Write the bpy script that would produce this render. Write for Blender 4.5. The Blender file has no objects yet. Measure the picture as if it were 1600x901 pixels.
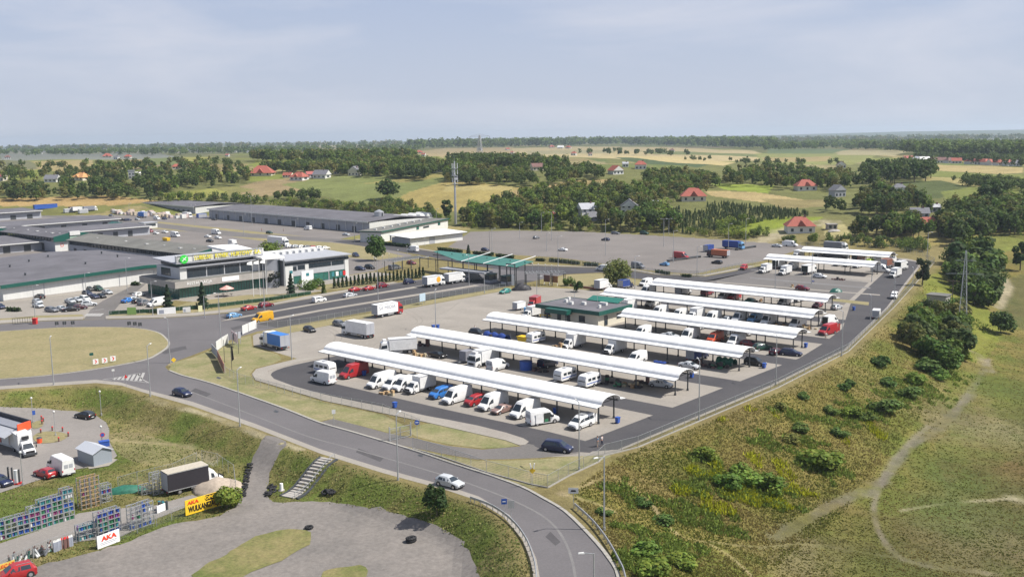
import bpy, bmesh, math, random
import numpy as np
from mathutils import Vector, Matrix, geometry, noise
random.seed(7); RNG = np.random.default_rng(7)
scn = bpy.context.scene
COL = scn.collection
# ---------------------------------------------------------------- camera
FPX, PITCH, ROLL, CAMH = 1555.6, math.radians(8.52), math.radians(0.75), 47.0   # photograph pixels (1600 x 901)
cd = bpy.data.cameras.new("camera"); cam = bpy.data.objects.new("camera", cd); COL.objects.link(cam)
cd.sensor_width = 36.0; cd.lens = 36.0 * FPX / 1600.0; cd.clip_start = 1.0; cd.clip_end = 60000.0
cam.matrix_world = Matrix.Translation((0, 0, CAMH)) @ Matrix.Rotation(math.pi/2 - PITCH, 4, 'X') @ Matrix.Rotation(-ROLL, 4, 'Z')
scn.camera = cam
# ---------------------------------------------------------------- sky, sun, exposure
SUN_EL, SUN_AZ = math.radians(52), math.radians(-5)      # azimuth counted from +X
world = bpy.data.worlds.new("World"); scn.world = world; world.use_nodes = True
wn, wl = world.node_tree.nodes, world.node_tree.links
bg = wn["Background"]
sky = wn.new("ShaderNodeTexSky"); sky.sky_type = 'NISHITA'; sky.sun_disc = False
sky.sun_elevation = SUN_EL; sky.sun_rotation = math.pi/2 - SUN_AZ
sky.air_density = 1.0; sky.dust_density = 2.2; sky.ozone_density = 1.6; sky.altitude = 200
tc = wn.new("ShaderNodeTexCoord")
sep = wn.new("ShaderNodeSeparateXYZ"); wl.new(tc.outputs["Generated"], sep.inputs[0])
grad = wn.new("ShaderNodeValToRGB"); grad.color_ramp.elements[0].position = 0.0; grad.color_ramp.elements[0].color = (5.7, 6.15, 7.2, 1); grad.color_ramp.elements[1].position = 0.16; grad.color_ramp.elements[1].color = (4.8, 5.5, 7.6, 1)
wl.new(sep.outputs["Z"], grad.inputs[0])                          # pale summer air low in the sky
low = wn.new("ShaderNodeMapRange"); low.inputs[1].default_value = 0.0; low.inputs[2].default_value = 0.5; low.inputs[3].default_value = 0.92; low.inputs[4].default_value = 0.15; wl.new(sep.outputs["Z"], low.inputs[0])
haz = wn.new("ShaderNodeMix"); haz.data_type = 'RGBA'; wl.new(low.outputs[0], haz.inputs[0]); wl.new(sky.outputs[0], haz.inputs[6]); wl.new(grad.outputs[0], haz.inputs[7])
mp = wn.new("ShaderNodeMapping"); mp.inputs["Scale"].default_value = (2.6, 2.0, 13.0); mp.inputs["Rotation"].default_value = (0.0, 0.25, 0.3); mp.inputs["Location"].default_value = (1.7, 0.4, 0.3); wl.new(tc.outputs["Generated"], mp.inputs[0])
cn = wn.new("ShaderNodeTexNoise"); cn.inputs["Scale"].default_value = 1.0; cn.inputs["Detail"].default_value = 8; cn.inputs["Roughness"].default_value = 0.55; cn.inputs["Distortion"].default_value = 0.35; wl.new(mp.outputs[0], cn.inputs["Vector"])
cr = wn.new("ShaderNodeMapRange"); cr.inputs[1].default_value = 0.46; cr.inputs[2].default_value = 0.72; cr.inputs[3].default_value = 0.0; cr.inputs[4].default_value = 0.8; wl.new(cn.outputs["Fac"], cr.inputs[0])
cmix = wn.new("ShaderNodeMix"); cmix.data_type = 'RGBA'; cmix.inputs[7].default_value = (6.9, 7.0, 7.7, 1)
wl.new(cr.outputs[0], cmix.inputs[0]); wl.new(haz.outputs[2], cmix.inputs[6]); wl.new(cmix.outputs[2], bg.inputs[0]); bg.inputs[1].default_value = 0.078
sd = bpy.data.lights.new("sun", 'SUN'); sd.energy = 5.0; sd.angle = math.radians(0.53); sd.color = (1.0, 0.955, 0.88)
sun = bpy.data.objects.new("sun", sd); COL.objects.link(sun)
SUNV = Vector((math.cos(SUN_EL)*math.cos(SUN_AZ), math.cos(SUN_EL)*math.sin(SUN_AZ), math.sin(SUN_EL)))
sun.rotation_euler = SUNV.to_track_quat('Z', 'Y').to_euler()
vs = scn.view_settings; vs.view_transform = 'Standard'; vs.look = 'None'; vs.exposure = 0.45; vs.gamma = 1.0; vs.use_curve_mapping = False

# ---------------------------------------------------------------- frames of reference
CP, SP = math.cos(PITCH), math.sin(PITCH); CR, SR = math.cos(ROLL), math.sin(ROLL)
def ray(x, y):
    dx = x - 800.0; dy = 450.5 - y
    lx = dx*CR + dy*SR; ly = -dx*SR + dy*CR
    return lx, FPX*CP + ly*SP, ly*CP - FPX*SP
A = (0.755, -0.656); B = (0.656, 0.755); ANG = math.atan2(A[1], A[0])      # market grid: s along the canopies, t across them
def ST(s, t): return (s*A[0] + t*B[0], s*A[1] + t*B[1])
def toST(X, Y): return (X*A[0] + Y*A[1], X*B[0] + Y*B[1])
def flat(x, y, z=0.0):
    a, b, c = ray(x, y); k = (z - CAMH)/c
    return (a*k, b*k)
# ---------------------------------------------------------------- terrain
def seg_dist(X, Y, pts):
    d = np.full(X.shape, 1e9)
    for (x0, y0), (x1, y1) in zip(pts[:-1], pts[1:]):
        vx, vy = x1-x0, y1-y0; L = vx*vx + vy*vy + 1e-9
        k = np.clip(((X-x0)*vx + (Y-y0)*vy)/L, 0, 1)
        d = np.minimum(d, np.hypot(X-x0-k*vx, Y-y0-k*vy))
    return d
def in_poly(X, Y, pts):
    r = np.zeros(X.shape, bool); n = len(pts)
    for i in range(n):
        x0, y0 = pts[i]; x1, y1 = pts[(i+1) % n]
        if y0 == y1: continue
        c = ((y0 > Y) != (y1 > Y)) & (X < (x1-x0)*(Y-y0)/(y1-y0) + x0)
        r ^= c
    return r
def sst(x, a, b):
    k = np.clip((x-a)/(b-a), 0, 1); return k*k*(3-2*k)
SOUTH = [flat(*p) for p in [(-260,620),(0,609),(60,605),(150,599),(190,603),(225,614),(300,635),(400,670),(500,709),(600,740),(700,767),(745,782),(788,808),(816,842),(828,872),(834,905),(838,1010)]]
SOUTH_POLY = SOUTH + [(SOUTH[-1][0]-2, 20), (-400, 20), (-400, SOUTH[0][1])]
RIGHT = [flat(*p) for p in [(990,1010),(977,905),(960,872),(930,831),(890,791),(872,771)]] + [flat(*p) for p in [(945,712),(1000,700),(1100,655),(1220,605),(1330,550),(1400,480),(1462,410)]] + [ST(-150, 520)]
RIGHT_POLY = [(RIGHT[0][0]+2, 20)] + RIGHT + [(900, 900), (900, 20)]
ONU = [-400, 0, 200, 400, 640, 740, 950, 1200, 1440, 1600, 2000]
ONR = [800, 760, 720, 660, 600, 545, 500, 455, 425, 425, 425]
RZX = [0, 40, 100, 200, 350, 700, 1500, 2500, 4500, 8500, 14000]
RZY = [0, 4, 11, 18, 24, 26, 22, 22, 25, 34, 40]
def hgt(X, Y):
    X = np.asarray(X, float); Y = np.asarray(Y, float)
    r = np.hypot(X, Y); u = 800 + FPX*X/np.maximum(Y, 1.0); u = np.clip(u, -900, 2500)
    rr = r - np.interp(u, ONU, ONR)
    sc = np.interp(u, [900, 1250, 1600], [1.0, 0.72, 0.72])
    e = np.interp(rr, RZX, RZY)*sc
    w = sst(rr, 60, 500)
    e = e + w*(1.6*np.sin(X/83+1.1)*np.sin(Y/97) + 2.2*np.sin(X/210+Y/330) + 1.2*np.sin(X/47-Y/61))*np.clip(900/np.maximum(r, 1), 0.3, 1)
    e = e + sst(r, 6500, 11000)*sst(u, 850, 1450)*44 + sst(r, 7000, 11000)*(5*np.sin(X/700)+3*np.sin(X/310+1))
    dR = np.where(in_poly(X, Y, RIGHT_POLY), seg_dist(X, Y, RIGHT), 0)
    drop = np.interp(dR, [0, 1.0, 4, 12, 24, 34, 70, 130], [0, 0, .5, 3.0, 6.4, 7.2, 8.0, 8.6])*(1 - sst(r, 330, 430))
    dL = np.where(in_poly(X, Y, SOUTH_POLY), seg_dist(X, Y, SOUTH), 0)
    return e - drop - 3.0*sst(dL, 0.6, 8.5)
def hz(x, y): return float(hgt(np.array([x]), np.array([y]))[0])
_ts = np.concatenate([np.linspace(40, 600, 500), np.geomspace(602, 14000, 600)])
def gp(x, y):
    """the ground point seen at photograph pixel (x, y)"""
    a, b, c = ray(x, y); n = math.hypot(a, b); a, b, c = a/n, b/n, c/n
    z = CAMH + c*_ts; g = hgt(a*_ts, b*_ts)
    k = np.argmax(z <= g)
    if z[k] > g[k]: k = len(_ts)-1
    lo, hi = _ts[max(k-1, 0)], _ts[k]
    for _ in range(14):
        m = (lo+hi)/2
        if CAMH + c*m <= hz(a*m, b*m): hi = m
        else: lo = m
    return (a*hi, b*hi, hz(a*hi, b*hi))
def top_at(p, y):
    """height above p of the point that appears at picture row y over it"""
    lo, hi = 0.0, 80.0
    for _ in range(40):
        m = (lo+hi)/2
        z = p[2]+m-CAMH; d = p[1]*CP - z*SP; uu = (p[1]*SP + z*CP)/d*FPX; lx = p[0]/d*FPX
        yy = 450.5 - (lx*SR + uu*CR)
        if yy > y: lo = m
        else: hi = m
    return lo
# ---------------------------------------------------------------- materials
MATS = {}
def _new(name):
    m = bpy.data.materials.new(name); m.use_nodes = True; MATS[name] = m
    return m, m.node_tree.nodes, m.node_tree.links, m.node_tree.nodes["Principled BSDF"]
def mat(name, col, rough=0.6, metal=0.0, vary=0.12, scale=3.0, bump=0.0, bscale=None, spec=0.4, coat=0.0, stretch=None, seam=None):
    """plain surface whose colour drifts a little with procedural noise"""
    if name in MATS: return MATS[name]
    m, n, l, b = _new(name)
    b.inputs["Roughness"].default_value = rough; b.inputs["Metallic"].default_value = metal
    b.inputs["Specular IOR Level"].default_value = spec; b.inputs["Coat Weight"].default_value = coat
    t = n.new("ShaderNodeTexCoord"); no = n.new("ShaderNodeTexNoise"); no.inputs["Scale"].default_value = scale; no.inputs["Detail"].default_value = 5; no.inputs["Roughness"].default_value = 0.65
    src = t.outputs["Object"]
    if stretch:
        mpn = n.new("ShaderNodeMapping"); mpn.inputs["Scale"].default_value = stretch; l.new(src, mpn.inputs[0]); src = mpn.outputs[0]
    l.new(src, no.inputs["Vector"])
    mr = n.new("ShaderNodeMapRange"); mr.inputs[1].default_value = 0.3; mr.inputs[2].default_value = 0.7; mr.inputs[3].default_value = 1-vary; mr.inputs[4].default_value = 1+vary
    l.new(no.outputs["Fac"], mr.inputs[0])
    mx = n.new("ShaderNodeMix"); mx.data_type = 'RGBA'; mx.blend_type = 'MULTIPLY'; mx.inputs[0].default_value = 1.0
    mx.inputs[6].default_value = (*col, 1); l.new(mr.outputs[0], mx.inputs[7]); out = mx.outputs[2]
    if seam:
        bk = n.new("ShaderNodeTexBrick"); bk.offset = 0.0; bk.inputs["Scale"].default_value = 1.0; bk.inputs["Brick Width"].default_value = seam[0]; bk.inputs["Row Height"].default_value = seam[1]; bk.inputs["Mortar Size"].default_value = seam[3]; q = seam[2]
        bk.inputs["Color1"].default_value = (1, 1, 1, 1); bk.inputs["Color2"].default_value = (1-q*.4,)*3+(1,); bk.inputs["Mortar"].default_value = (1-q,)*3+(1,); l.new(t.outputs["Object"], bk.inputs["Vector"])
        mz = n.new("ShaderNodeMix"); mz.data_type = 'RGBA'; mz.blend_type = 'MULTIPLY'; mz.inputs[0].default_value = 1.0; l.new(out, mz.inputs[6]); l.new(bk.outputs["Color"], mz.inputs[7]); out = mz.outputs[2]
    l.new(out, b.inputs["Base Color"])
    if bump:
        bp = n.new("ShaderNodeBump"); bp.inputs["Strength"].default_value = bump; bp.inputs["Distance"].default_value = 0.05
        n2 = n.new("ShaderNodeTexNoise"); n2.inputs["Scale"].default_value = bscale or scale*4; n2.inputs["Detail"].default_value = 4
        l.new(t.outputs["Object"], n2.inputs["Vector"]); l.new(n2.outputs["Fac"], bp.inputs["Height"]); l.new(bp.outputs[0], b.inputs["Normal"])
    return m
def paving(name, c1, c2, big=0.06, fine=2.2, stain=0.25, joint=0.0, jw=(4.0, 4.0), rough=0.9):
    """ground surfacing: two tones mixed by large stains, wear streaks and fine grain"""
    m, n, l, b = _new(name); b.inputs["Roughness"].default_value = rough; b.inputs["Specular IOR Level"].default_value = 0.25
    t = n.new("ShaderNodeTexCoord")
    n1 = n.new("ShaderNodeTexNoise"); n1.inputs["Scale"].default_value = big; n1.inputs["Detail"].default_value = 8; n1.inputs["Roughness"].default_value = 0.7
    n2 = n.new("ShaderNodeTexNoise"); n2.inputs["Scale"].default_value = fine; n2.inputs["Detail"].default_value = 4; n2.inputs["Roughness"].default_value = 0.8
    l.new(t.outputs["Object"], n1.inputs["Vector"]); l.new(t.outputs["Object"], n2.inputs["Vector"])
    r1 = n.new("ShaderNodeMapRange"); r1.inputs[1].default_value = 0.35; r1.inputs[2].default_value = 0.65; l.new(n1.outputs["Fac"], r1.inputs[0])
    mx = n.new("ShaderNodeMix"); mx.data_type = 'RGBA'; mx.inputs[6].default_value = (*c1, 1); mx.inputs[7].default_value = (*c2, 1); l.new(r1.outputs[0], mx.inputs[0])
    r2 = n.new("ShaderNodeMapRange"); r2.inputs[1].default_value = 0.25; r2.inputs[2].default_value = 0.75; r2.inputs[3].default_value = 1-stain; r2.inputs[4].default_value = 1+stain; l.new(n2.outputs["Fac"], r2.inputs[0])
    my = n.new("ShaderNodeMix"); my.data_type = 'RGBA'; my.blend_type = 'MULTIPLY'; my.inputs[0].default_value = 1.0; l.new(mx.outputs[2], my.inputs[6]); l.new(r2.outputs[0], my.inputs[7])
    out = my.outputs[2]
    if joint:
        mpn = n.new("ShaderNodeMapping"); mpn.inputs["Rotation"].default_value = (0, 0, -ANG); l.new(t.outputs["Object"], mpn.inputs[0])
        bk = n.new("ShaderNodeTexBrick"); bk.inputs["Scale"].default_value = 1.0; bk.inputs["Brick Width"].default_value = jw[0]; bk.inputs["Row Height"].default_value = jw[1]; bk.inputs["Mortar Size"].default_value = 0.06
        bk.inputs["Color1"].default_value = (1, 1, 1, 1); bk.inputs["Color2"].default_value = (0.9, 0.9, 0.9, 1); bk.inputs["Mortar"].default_value = (1-joint, 1-joint, 1-joint, 1); bk.offset = 0.0
        l.new(mpn.outputs[0], bk.inputs["Vector"])
        mz = n.new("ShaderNodeMix"); mz.data_type = 'RGBA'; mz.blend_type = 'MULTIPLY'; mz.inputs[0].default_value = 1.0; l.new(out, mz.inputs[6]); l.new(bk.outputs["Color"], mz.inputs[7]); out = mz.outputs[2]
    l.new(out, b.inputs["Base Color"])
    bp = n.new("ShaderNodeBump"); bp.inputs["Strength"].default_value = 0.25; bp.inputs["Distance"].default_value = 0.04; l.new(n2.outputs["Fac"], bp.inputs["Height"]); l.new(bp.outputs[0], b.inputs["Normal"])
    return m
def attr_mat(name, rough=0.95, vary=0.35, scales=(0.35, 2.5), bump=0.6, translucent=0.0, attr="Col", spec=0.15, objrand=0.0):
    """colour from a point attribute, broken up by noise at two scales"""
    m, n, l, b = _new(name); b.inputs["Roughness"].default_value = rough; b.inputs["Specular IOR Level"].default_value = spec
    at = n.new("ShaderNodeAttribute"); at.attribute_name = attr
    t = n.new("ShaderNodeTexCoord"); out = at.outputs["Color"]
    for k, sc in enumerate(scales):
        no = n.new("ShaderNodeTexNoise"); no.inputs["Scale"].default_value = sc; no.inputs["Detail"].default_value = 6; no.inputs["Roughness"].default_value = 0.72
        l.new(t.outputs["Object"], no.inputs["Vector"])
        r2 = n.new("ShaderNodeMapRange"); r2.inputs[1].default_value = 0.3; r2.inputs[2].default_value = 0.7; r2.inputs[3].default_value = 1-vary; r2.inputs[4].default_value = 1+vary; l.new(no.outputs["Fac"], r2.inputs[0])
        my = n.new("ShaderNodeMix"); my.data_type = 'RGBA'; my.blend_type = 'MULTIPLY'; my.inputs[0].default_value = 1.0; l.new(out, my.inputs[6]); l.new(r2.outputs[0], my.inputs[7]); out = my.outputs[2]
    if objrand:
        oi = n.new("ShaderNodeObjectInfo"); hs = n.new("ShaderNodeHueSaturation")
        r3 = n.new("ShaderNodeMapRange"); r3.inputs[3].default_value = 1-objrand; r3.inputs[4].default_value = 1+objrand; l.new(oi.outputs["Random"], r3.inputs[0]); l.new(r3.outputs[0], hs.inputs["Value"])
        r4 = n.new("ShaderNodeMapRange"); r4.inputs[3].default_value = 0.505; r4.inputs[4].default_value = 0.47; l.new(oi.outputs["Random"], r4.inputs[0]); l.new(r4.outputs[0], hs.inputs["Hue"])
        l.new(out, hs.inputs["Color"]); out = hs.outputs["Color"]
    l.new(out, b.inputs["Base Color"])
    if bump:
        bp = n.new("ShaderNodeBump"); bp.inputs["Strength"].default_value = bump; bp.inputs["Distance"].default_value = 0.35; l.new(no.outputs["Fac"], bp.inputs["Height"]); l.new(bp.outputs[0], b.inputs["Normal"])
    if translucent:
        tr = n.new("ShaderNodeBsdfTranslucent"); l.new(out, tr.inputs["Color"]); ms = n.new("ShaderNodeMixShader"); ms.inputs[0].default_value = translucent
        l.new(b.outputs[0], ms.inputs[1]); l.new(tr.outputs[0], ms.inputs[2]); l.new(ms.outputs[0], n["Material Output"].inputs[0])
    return m
def paint_mat():
    """sprayed metal; the colour is the object's own"""
    m, n, l, b = _new("vehicle_paint"); oi = n.new("ShaderNodeObjectInfo")
    t = n.new("ShaderNodeTexCoord"); no = n.new("ShaderNodeTexNoise"); no.inputs["Scale"].default_value = 2.0; no.inputs["Detail"].default_value = 5
    l.new(t.outputs["Object"], no.inputs["Vector"])
    r2 = n.new("ShaderNodeMapRange"); r2.inputs[1].default_value = 0.3; r2.inputs[2].default_value = 0.7; r2.inputs[3].default_value = 0.88; r2.inputs[4].default_value = 1.04; l.new(no.outputs["Fac"], r2.inputs[0])
    my = n.new("ShaderNodeMix"); my.data_type = 'RGBA'; my.blend_type = 'MULTIPLY'; my.inputs[0].default_value = 1.0; l.new(oi.outputs["Color"], my.inputs[6]); l.new(r2.outputs[0], my.inputs[7])
    l.new(my.outputs[2], b.inputs["Base Color"]); b.inputs["Roughness"].default_value = 0.38; b.inputs["Coat Weight"].default_value = 0.35; b.inputs["Coat Roughness"].default_value = 0.12
    return m
def mesh_wire_mat(name, col, cell=0.30, wire=0.09):
    """woven wire: real holes between the strands"""
    m, n, l, b = _new(name); b.inputs["Base Color"].default_value = (*col, 1); b.inputs["Roughness"].default_value = 0.5; b.inputs["Metallic"].default_value = 0.3
    uv = n.new("ShaderNodeUVMap"); bk = n.new("ShaderNodeTexBrick"); bk.offset = 0.0
    bk.inputs["Scale"].default_value = 1.0; bk.inputs["Brick Width"].default_value = cell; bk.inputs["Row Height"].default_value = cell; bk.inputs["Mortar Size"].default_value = cell*wire; bk.inputs["Mortar Smooth"].default_value = 0
    bk.inputs["Color1"].default_value = (0, 0, 0, 1); bk.inputs["Color2"].default_value = (0, 0, 0, 1); bk.inputs["Mortar"].default_value = (1, 1, 1, 1)
    l.new(uv.outputs[0], bk.inputs["Vector"]); l.new(bk.outputs["Color"], b.inputs["Alpha"])
    return m
WHITE = mat("white_paint", (.78, .78, .77), .5, vary=.06, scale=.6); ROOFW = mat("white_sheet_roof", (.77, .77, .76), .55, vary=.10, scale=.5, stretch=(2.5, .35, 1), seam=(2.1, 40, .10, .04))
STEEL = mat("galvanised_steel", (.46, .47, .48), .45, .6, vary=.12); DSTEEL = mat("dark_steel", (.07, .075, .08), .5, .3); BLACK = mat("black_rubber", (.02, .02, .022), .75, vary=.2)
GLASS = mat("window_glass", (.03, .04, .05), .08, 0, vary=.15, scale=.8, spec=.7); RIM = mat("wheel_rim", (.5, .5, .52), .35, .7)
GREENG = mat("green_glazing", (.025, .13, .105), .12, 0, vary=.35, scale=.35, spec=.7); GREENP = mat("green_panel", (.012, .085, .065), .4, vary=.12)
ROOFD = mat("dark_felt_roof", (.118, .114, .127), .9, vary=.24, scale=.12, bump=.15, bscale=2, seam=(1.2, 14, .22, .05)); ROOFG = mat("grey_felt_roof", (.155, .152, .138), .9, vary=.2, scale=.12, seam=(1.2, 14, .2, .05))
WALLW = mat("white_cladding", (.60, .60, .58), .6, vary=.08, scale=.5, stretch=(6, 6, .4)); WALLG = mat("grey_cladding", (.34, .35, .38), .6, vary=.07, scale=.5)
CONC = mat("concrete", (.33, .31, .285), .9, vary=.14, scale=.8, bump=.2); ORANGE = mat("orange_red_fascia", (.75, .09, .03), .45, vary=.06); REDP = mat("red_plastic", (.55, .03, .03), .45)
LAMPR = mat("red_lamp_lens", (.45, .02, .02), .2); LAMPW = mat("clear_lamp_lens", (.72, .74, .76), .12, spec=.8); YELLOW = mat("yellow_board", (.80, .52, .03), .5, vary=.06)
BLUEP = mat("blue_plastic", (.03, .09, .36), .45); WOOD = mat("bare_wood", (.34, .22, .12), .85, vary=.25, scale=6); CARD = mat("cardboard", (.45, .31, .17), .9, vary=.18)
TARPB = mat("blue_tarpaulin", (.02, .05, .22), .6, vary=.25, scale=1.5, bump=.5); TARPK = mat("black_tarpaulin", (.018, .017, .022), .55, vary=.3, scale=2, bump=.6); TARPG = mat("green_tarpaulin", (.02, .12, .08), .6, vary=.3)
KERB = mat("kerb_concrete", (.30, .285, .255), .9, vary=.16, scale=1.5); RTILE = mat("red_roof_tiles", (.30, .085, .06), .8, vary=.2, scale=1.2, bump=.4); GTILE = mat("grey_roof_tiles", (.15, .15, .165), .8, vary=.2, scale=1.2)
BTILE = mat("brown_roof_tiles", (.16, .085, .075), .8, vary=.2, scale=1.2); OTILE = mat("orange_roof_tiles", (.50, .25, .10), .8, vary=.2, scale=1.2)
CREAM = mat("cream_render", (.60, .56, .46), .85, vary=.08); BARK = mat("bark", (.11, .085, .06), .95, vary=.3, scale=4); LIME = mat("yellow_green_sheet", (.42, .55, .05), .5)
TEAL = mat("teal_sheet", (.02, .15, .11), .35, vary=.12, scale=.4); PAINT = paint_mat(); WIRE = mesh_wire_mat("wire_mesh", (.16, .19, .17), .25, .045); FINEWIRE = mesh_wire_mat("fine_wire_mesh", (.22, .25, .24), .2, .05)
GREENPL = mat("green_plastic", (.04, .18, .09), .45); PINKPL = mat("magenta_plastic", (.24, .05, .15), .45); LBLUE = mat("light_blue_plastic", (.10, .30, .55), .4); TURQ = mat("turquoise_plastic", (.04, .20, .23), .45)
SIGNR = mat("red_lettering", (.70, .05, .02), .5); SIGNY = mat("yellow_lettering", (.62, .55, .03), .5); SIGNG = mat("green_emblem", (.04, .55, .06), .5); SIGNK = mat("black_lettering", (.02, .015, .015), .5); SIGNB = mat("blue_lettering", (.05, .10, .35), .5); SIGNGR = mat("grey_lettering", (.28, .30, .36), .5)
# ---------------------------------------------------------------- mesh building
class MB:
    """collects simple shapes and links them as one mesh"""
    def __init__(s): s.v = []; s.f = []; s.mi = []; s.cur = 0; s.uv = {}
    def add(s, vs, fs):
        o = len(s.v); s.v += [tuple(p) for p in vs]; s.f += [tuple(i+o for i in q) for q in fs]; s.mi += [s.cur]*len(fs); return s
    def box(s, x0, x1, y0, y1, z0, z1):
        return s.add([(x0,y0,z0),(x1,y0,z0),(x1,y1,z0),(x0,y1,z0),(x0,y0,z1),(x1,y0,z1),(x1,y1,z1),(x0,y1,z1)], [(3,2,1,0),(4,5,6,7),(0,1,5,4),(1,2,6,5),(2,3,7,6),(3,0,4,7)])
    def cbox(s, c, d): return s.box(c[0]-d[0]/2, c[0]+d[0]/2, c[1]-d[1]/2, c[1]+d[1]/2, c[2]-d[2]/2, c[2]+d[2]/2)
    def bar(s, p, q, r, n=4, r2=None):
        p, q = Vector(p), Vector(q); d = (q-p).normalized(); u = d.orthogonal().normalized() if abs(d.z) > .99 or n > 4 else Vector((0,0,1)).cross(d).normalized(); w = d.cross(u)
        r2 = r if r2 is None else r2; o = math.pi/n if n == 4 else 0; k = 1.4142 if n == 4 else 1
        ring = lambda c, R: [c + (u*math.cos(2*math.pi*i/n+o) + w*math.sin(2*math.pi*i/n+o))*R*k for i in range(n)]
        return s.add(ring(p, r) + ring(q, r2), [(i, (i+1) % n, n+(i+1) % n, n+i) for i in range(n)] + [tuple(range(n))[::-1], tuple(range(n, 2*n))])
    def prism(s, poly, z0, z1):
        n = len(poly); a = sum(poly[i][0]*poly[(i+1) % n][1]-poly[(i+1) % n][0]*poly[i][1] for i in range(n))
        if a < 0: poly = poly[::-1]
        return s.add([(x, y, z0) for x, y in poly] + [(x, y, z1) for x, y in poly], [tuple(range(n))[::-1], tuple(range(n, 2*n))] + [(i, (i+1) % n, n+(i+1) % n, n+i) for i in range(n)])
    def xprism(s, prof, x0, x1):
        """profile in (y, z) pushed along x"""
        n = len(prof); a = sum(prof[i][0]*prof[(i+1) % n][1]-prof[(i+1) % n][0]*prof[i][1] for i in range(n))
        if a < 0: prof = prof[::-1]
        return s.add([(x0, y, z) for y, z in prof] + [(x1, y, z) for y, z in prof], [tuple(range(n))[::-1], tuple(range(n, 2*n))] + [(i, (i+1) % n, n+(i+1) % n, n+i) for i in range(n)])
    def quad(s, a, b, c, d): return s.add([a, b, c, d], [(0, 1, 2, 3)])
    def plate(s, a, b, c, d, th=.03):
        """quad with thickness"""
        n = ((Vector(b)-Vector(a)).cross(Vector(d)-Vector(a))).normalized()*th
        P = [Vector(p) for p in (a, b, c, d)]
        return s.add([p-n/2 for p in P] + [p+n/2 for p in P], [(3,2,1,0),(4,5,6,7),(0,1,5,4),(1,2,6,5),(2,3,7,6),(3,0,4,7)])
    def ball(s, c, r, n=8, m=5, sz=1.0):
        vs = [(c[0], c[1], c[2]+r*sz)]; fs = []
        for j in range(1, m):
            th = math.pi*j/m
            vs += [(c[0]+r*math.sin(th)*math.cos(2*math.pi*i/n), c[1]+r*math.sin(th)*math.sin(2*math.pi*i/n), c[2]+r*sz*math.cos(th)) for i in range(n)]
        vs.append((c[0], c[1], c[2]-r*sz)); L = len(vs)-1
        for i in range(n): fs.append((0, 1+i, 1+(i+1) % n)); fs.append((L, 1+(m-2)*n+(i+1) % n, 1+(m-2)*n+i))
        for j in range(m-2):
            for i in range(n): fs.append((1+j*n+i, 1+(j+1)*n+i, 1+(j+1)*n+(i+1) % n, 1+j*n+(i+1) % n))
        return s.add(vs, fs)
    def mesh(s, name, *mats, smooth=0):
        me = bpy.data.meshes.new(name); me.from_pydata(s.v, [], s.f); 
        for m in mats: me.materials.append(m)
        if len(mats) > 1: me.polygons.foreach_set("material_index", s.mi)
        if smooth:
            me.polygons.foreach_set("use_smooth", [True]*len(me.polygons)); me.set_sharp_from_angle(angle=math.radians(smooth))
        me.update(); return me
def put(name, me, parent=None, loc=None, rz=0.0, color=None, scale=None):
    o = bpy.data.objects.new(name, me); COL.objects.link(o)
    if parent: o.parent = parent
    if loc is not None: o.location = loc
    if rz: o.rotation_euler = (0, 0, rz)
    if color: o.color = (*color, 1)
    if scale is not None: o.scale = scale if hasattr(scale, '__len__') else (scale,)*3
    return o
def tag(o, label, cat, group=None):
    o["label"] = label; o["category"] = cat
    if group: o["group"] = group
    return o
def root(name, loc, rz, label, cat, group=None):
    o = bpy.data.objects.new(name, None); COL.objects.link(o); o.location = loc; o.rotation_euler = (0, 0, rz); o.empty_display_size = .5
    return tag(o, label, cat, group)
def struct(o, kind="structure"): o["kind"] = kind; return o
def strip_mesh(name, pts, z0, z1, m):
    """upright sheet of wire along a line of (x, y, zground), with metric UVs"""
    me = bpy.data.meshes.new(name); vs = []; fs = []; uv = []; L = 0
    for i, p in enumerate(pts):
        if i: L += math.hypot(p[0]-pts[i-1][0], p[1]-pts[i-1][1])
        vs += [(p[0], p[1], p[2]+z0), (p[0], p[1], p[2]+z1)]; uv += [(L, z0), (L, z1)]
    for i in range(len(pts)-1): fs.append((2*i, 2*i+2, 2*i+3, 2*i+1))
    me.from_pydata(vs, [], fs); me.materials.append(m)
    ul = me.uv_layers.new(name="UVMap")
    for lp in me.loops: ul.data[lp.index].uv = uv[lp.vertex_index]
    return me
def text(body, size, m, parent, loc, rot, name="lettering", align='CENTER', ext=.02, bold=0.0, sx=1.0):
    c = bpy.data.curves.new(name, 'FONT'); c.body = body; c.size = size; c.extrude = ext; c.align_x = align; c.align_y = 'CENTER'; c.offset = bold; c.resolution_u = 3
    t = bpy.data.objects.new(name, c); me = bpy.data.meshes.new_from_object(t); bpy.data.objects.remove(t); bpy.data.curves.remove(c)
    me.materials.clear(); me.materials.append(m); o = put(name, me, parent); o.location = loc; o.rotation_euler = rot; o.scale = (sx, 1, 1)
    return o
def smooth_line(pts, k=4, closed=False):
    out = []; n = len(pts); P = [Vector((p[0], p[1])) for p in pts]
    rng = range(n if closed else n-1)
    for i in rng:
        p0 = P[(i-1) % n] if closed or i > 0 else P[i]; p1 = P[i]; p2 = P[(i+1) % n]; p3 = P[(i+2) % n] if closed or i+2 < n else P[(i+1) % n]
        for j in range(k):
            t = j/k
            q = .5*((2*p1) + (p2-p0)*t + (2*p0-5*p1+4*p2-p3)*t*t + (3*p1-p0-3*p2+p3)*t**3)
            out.append((q.x, q.y))
    if not closed: out.append((P[-1].x, P[-1].y))
    return out
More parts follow.
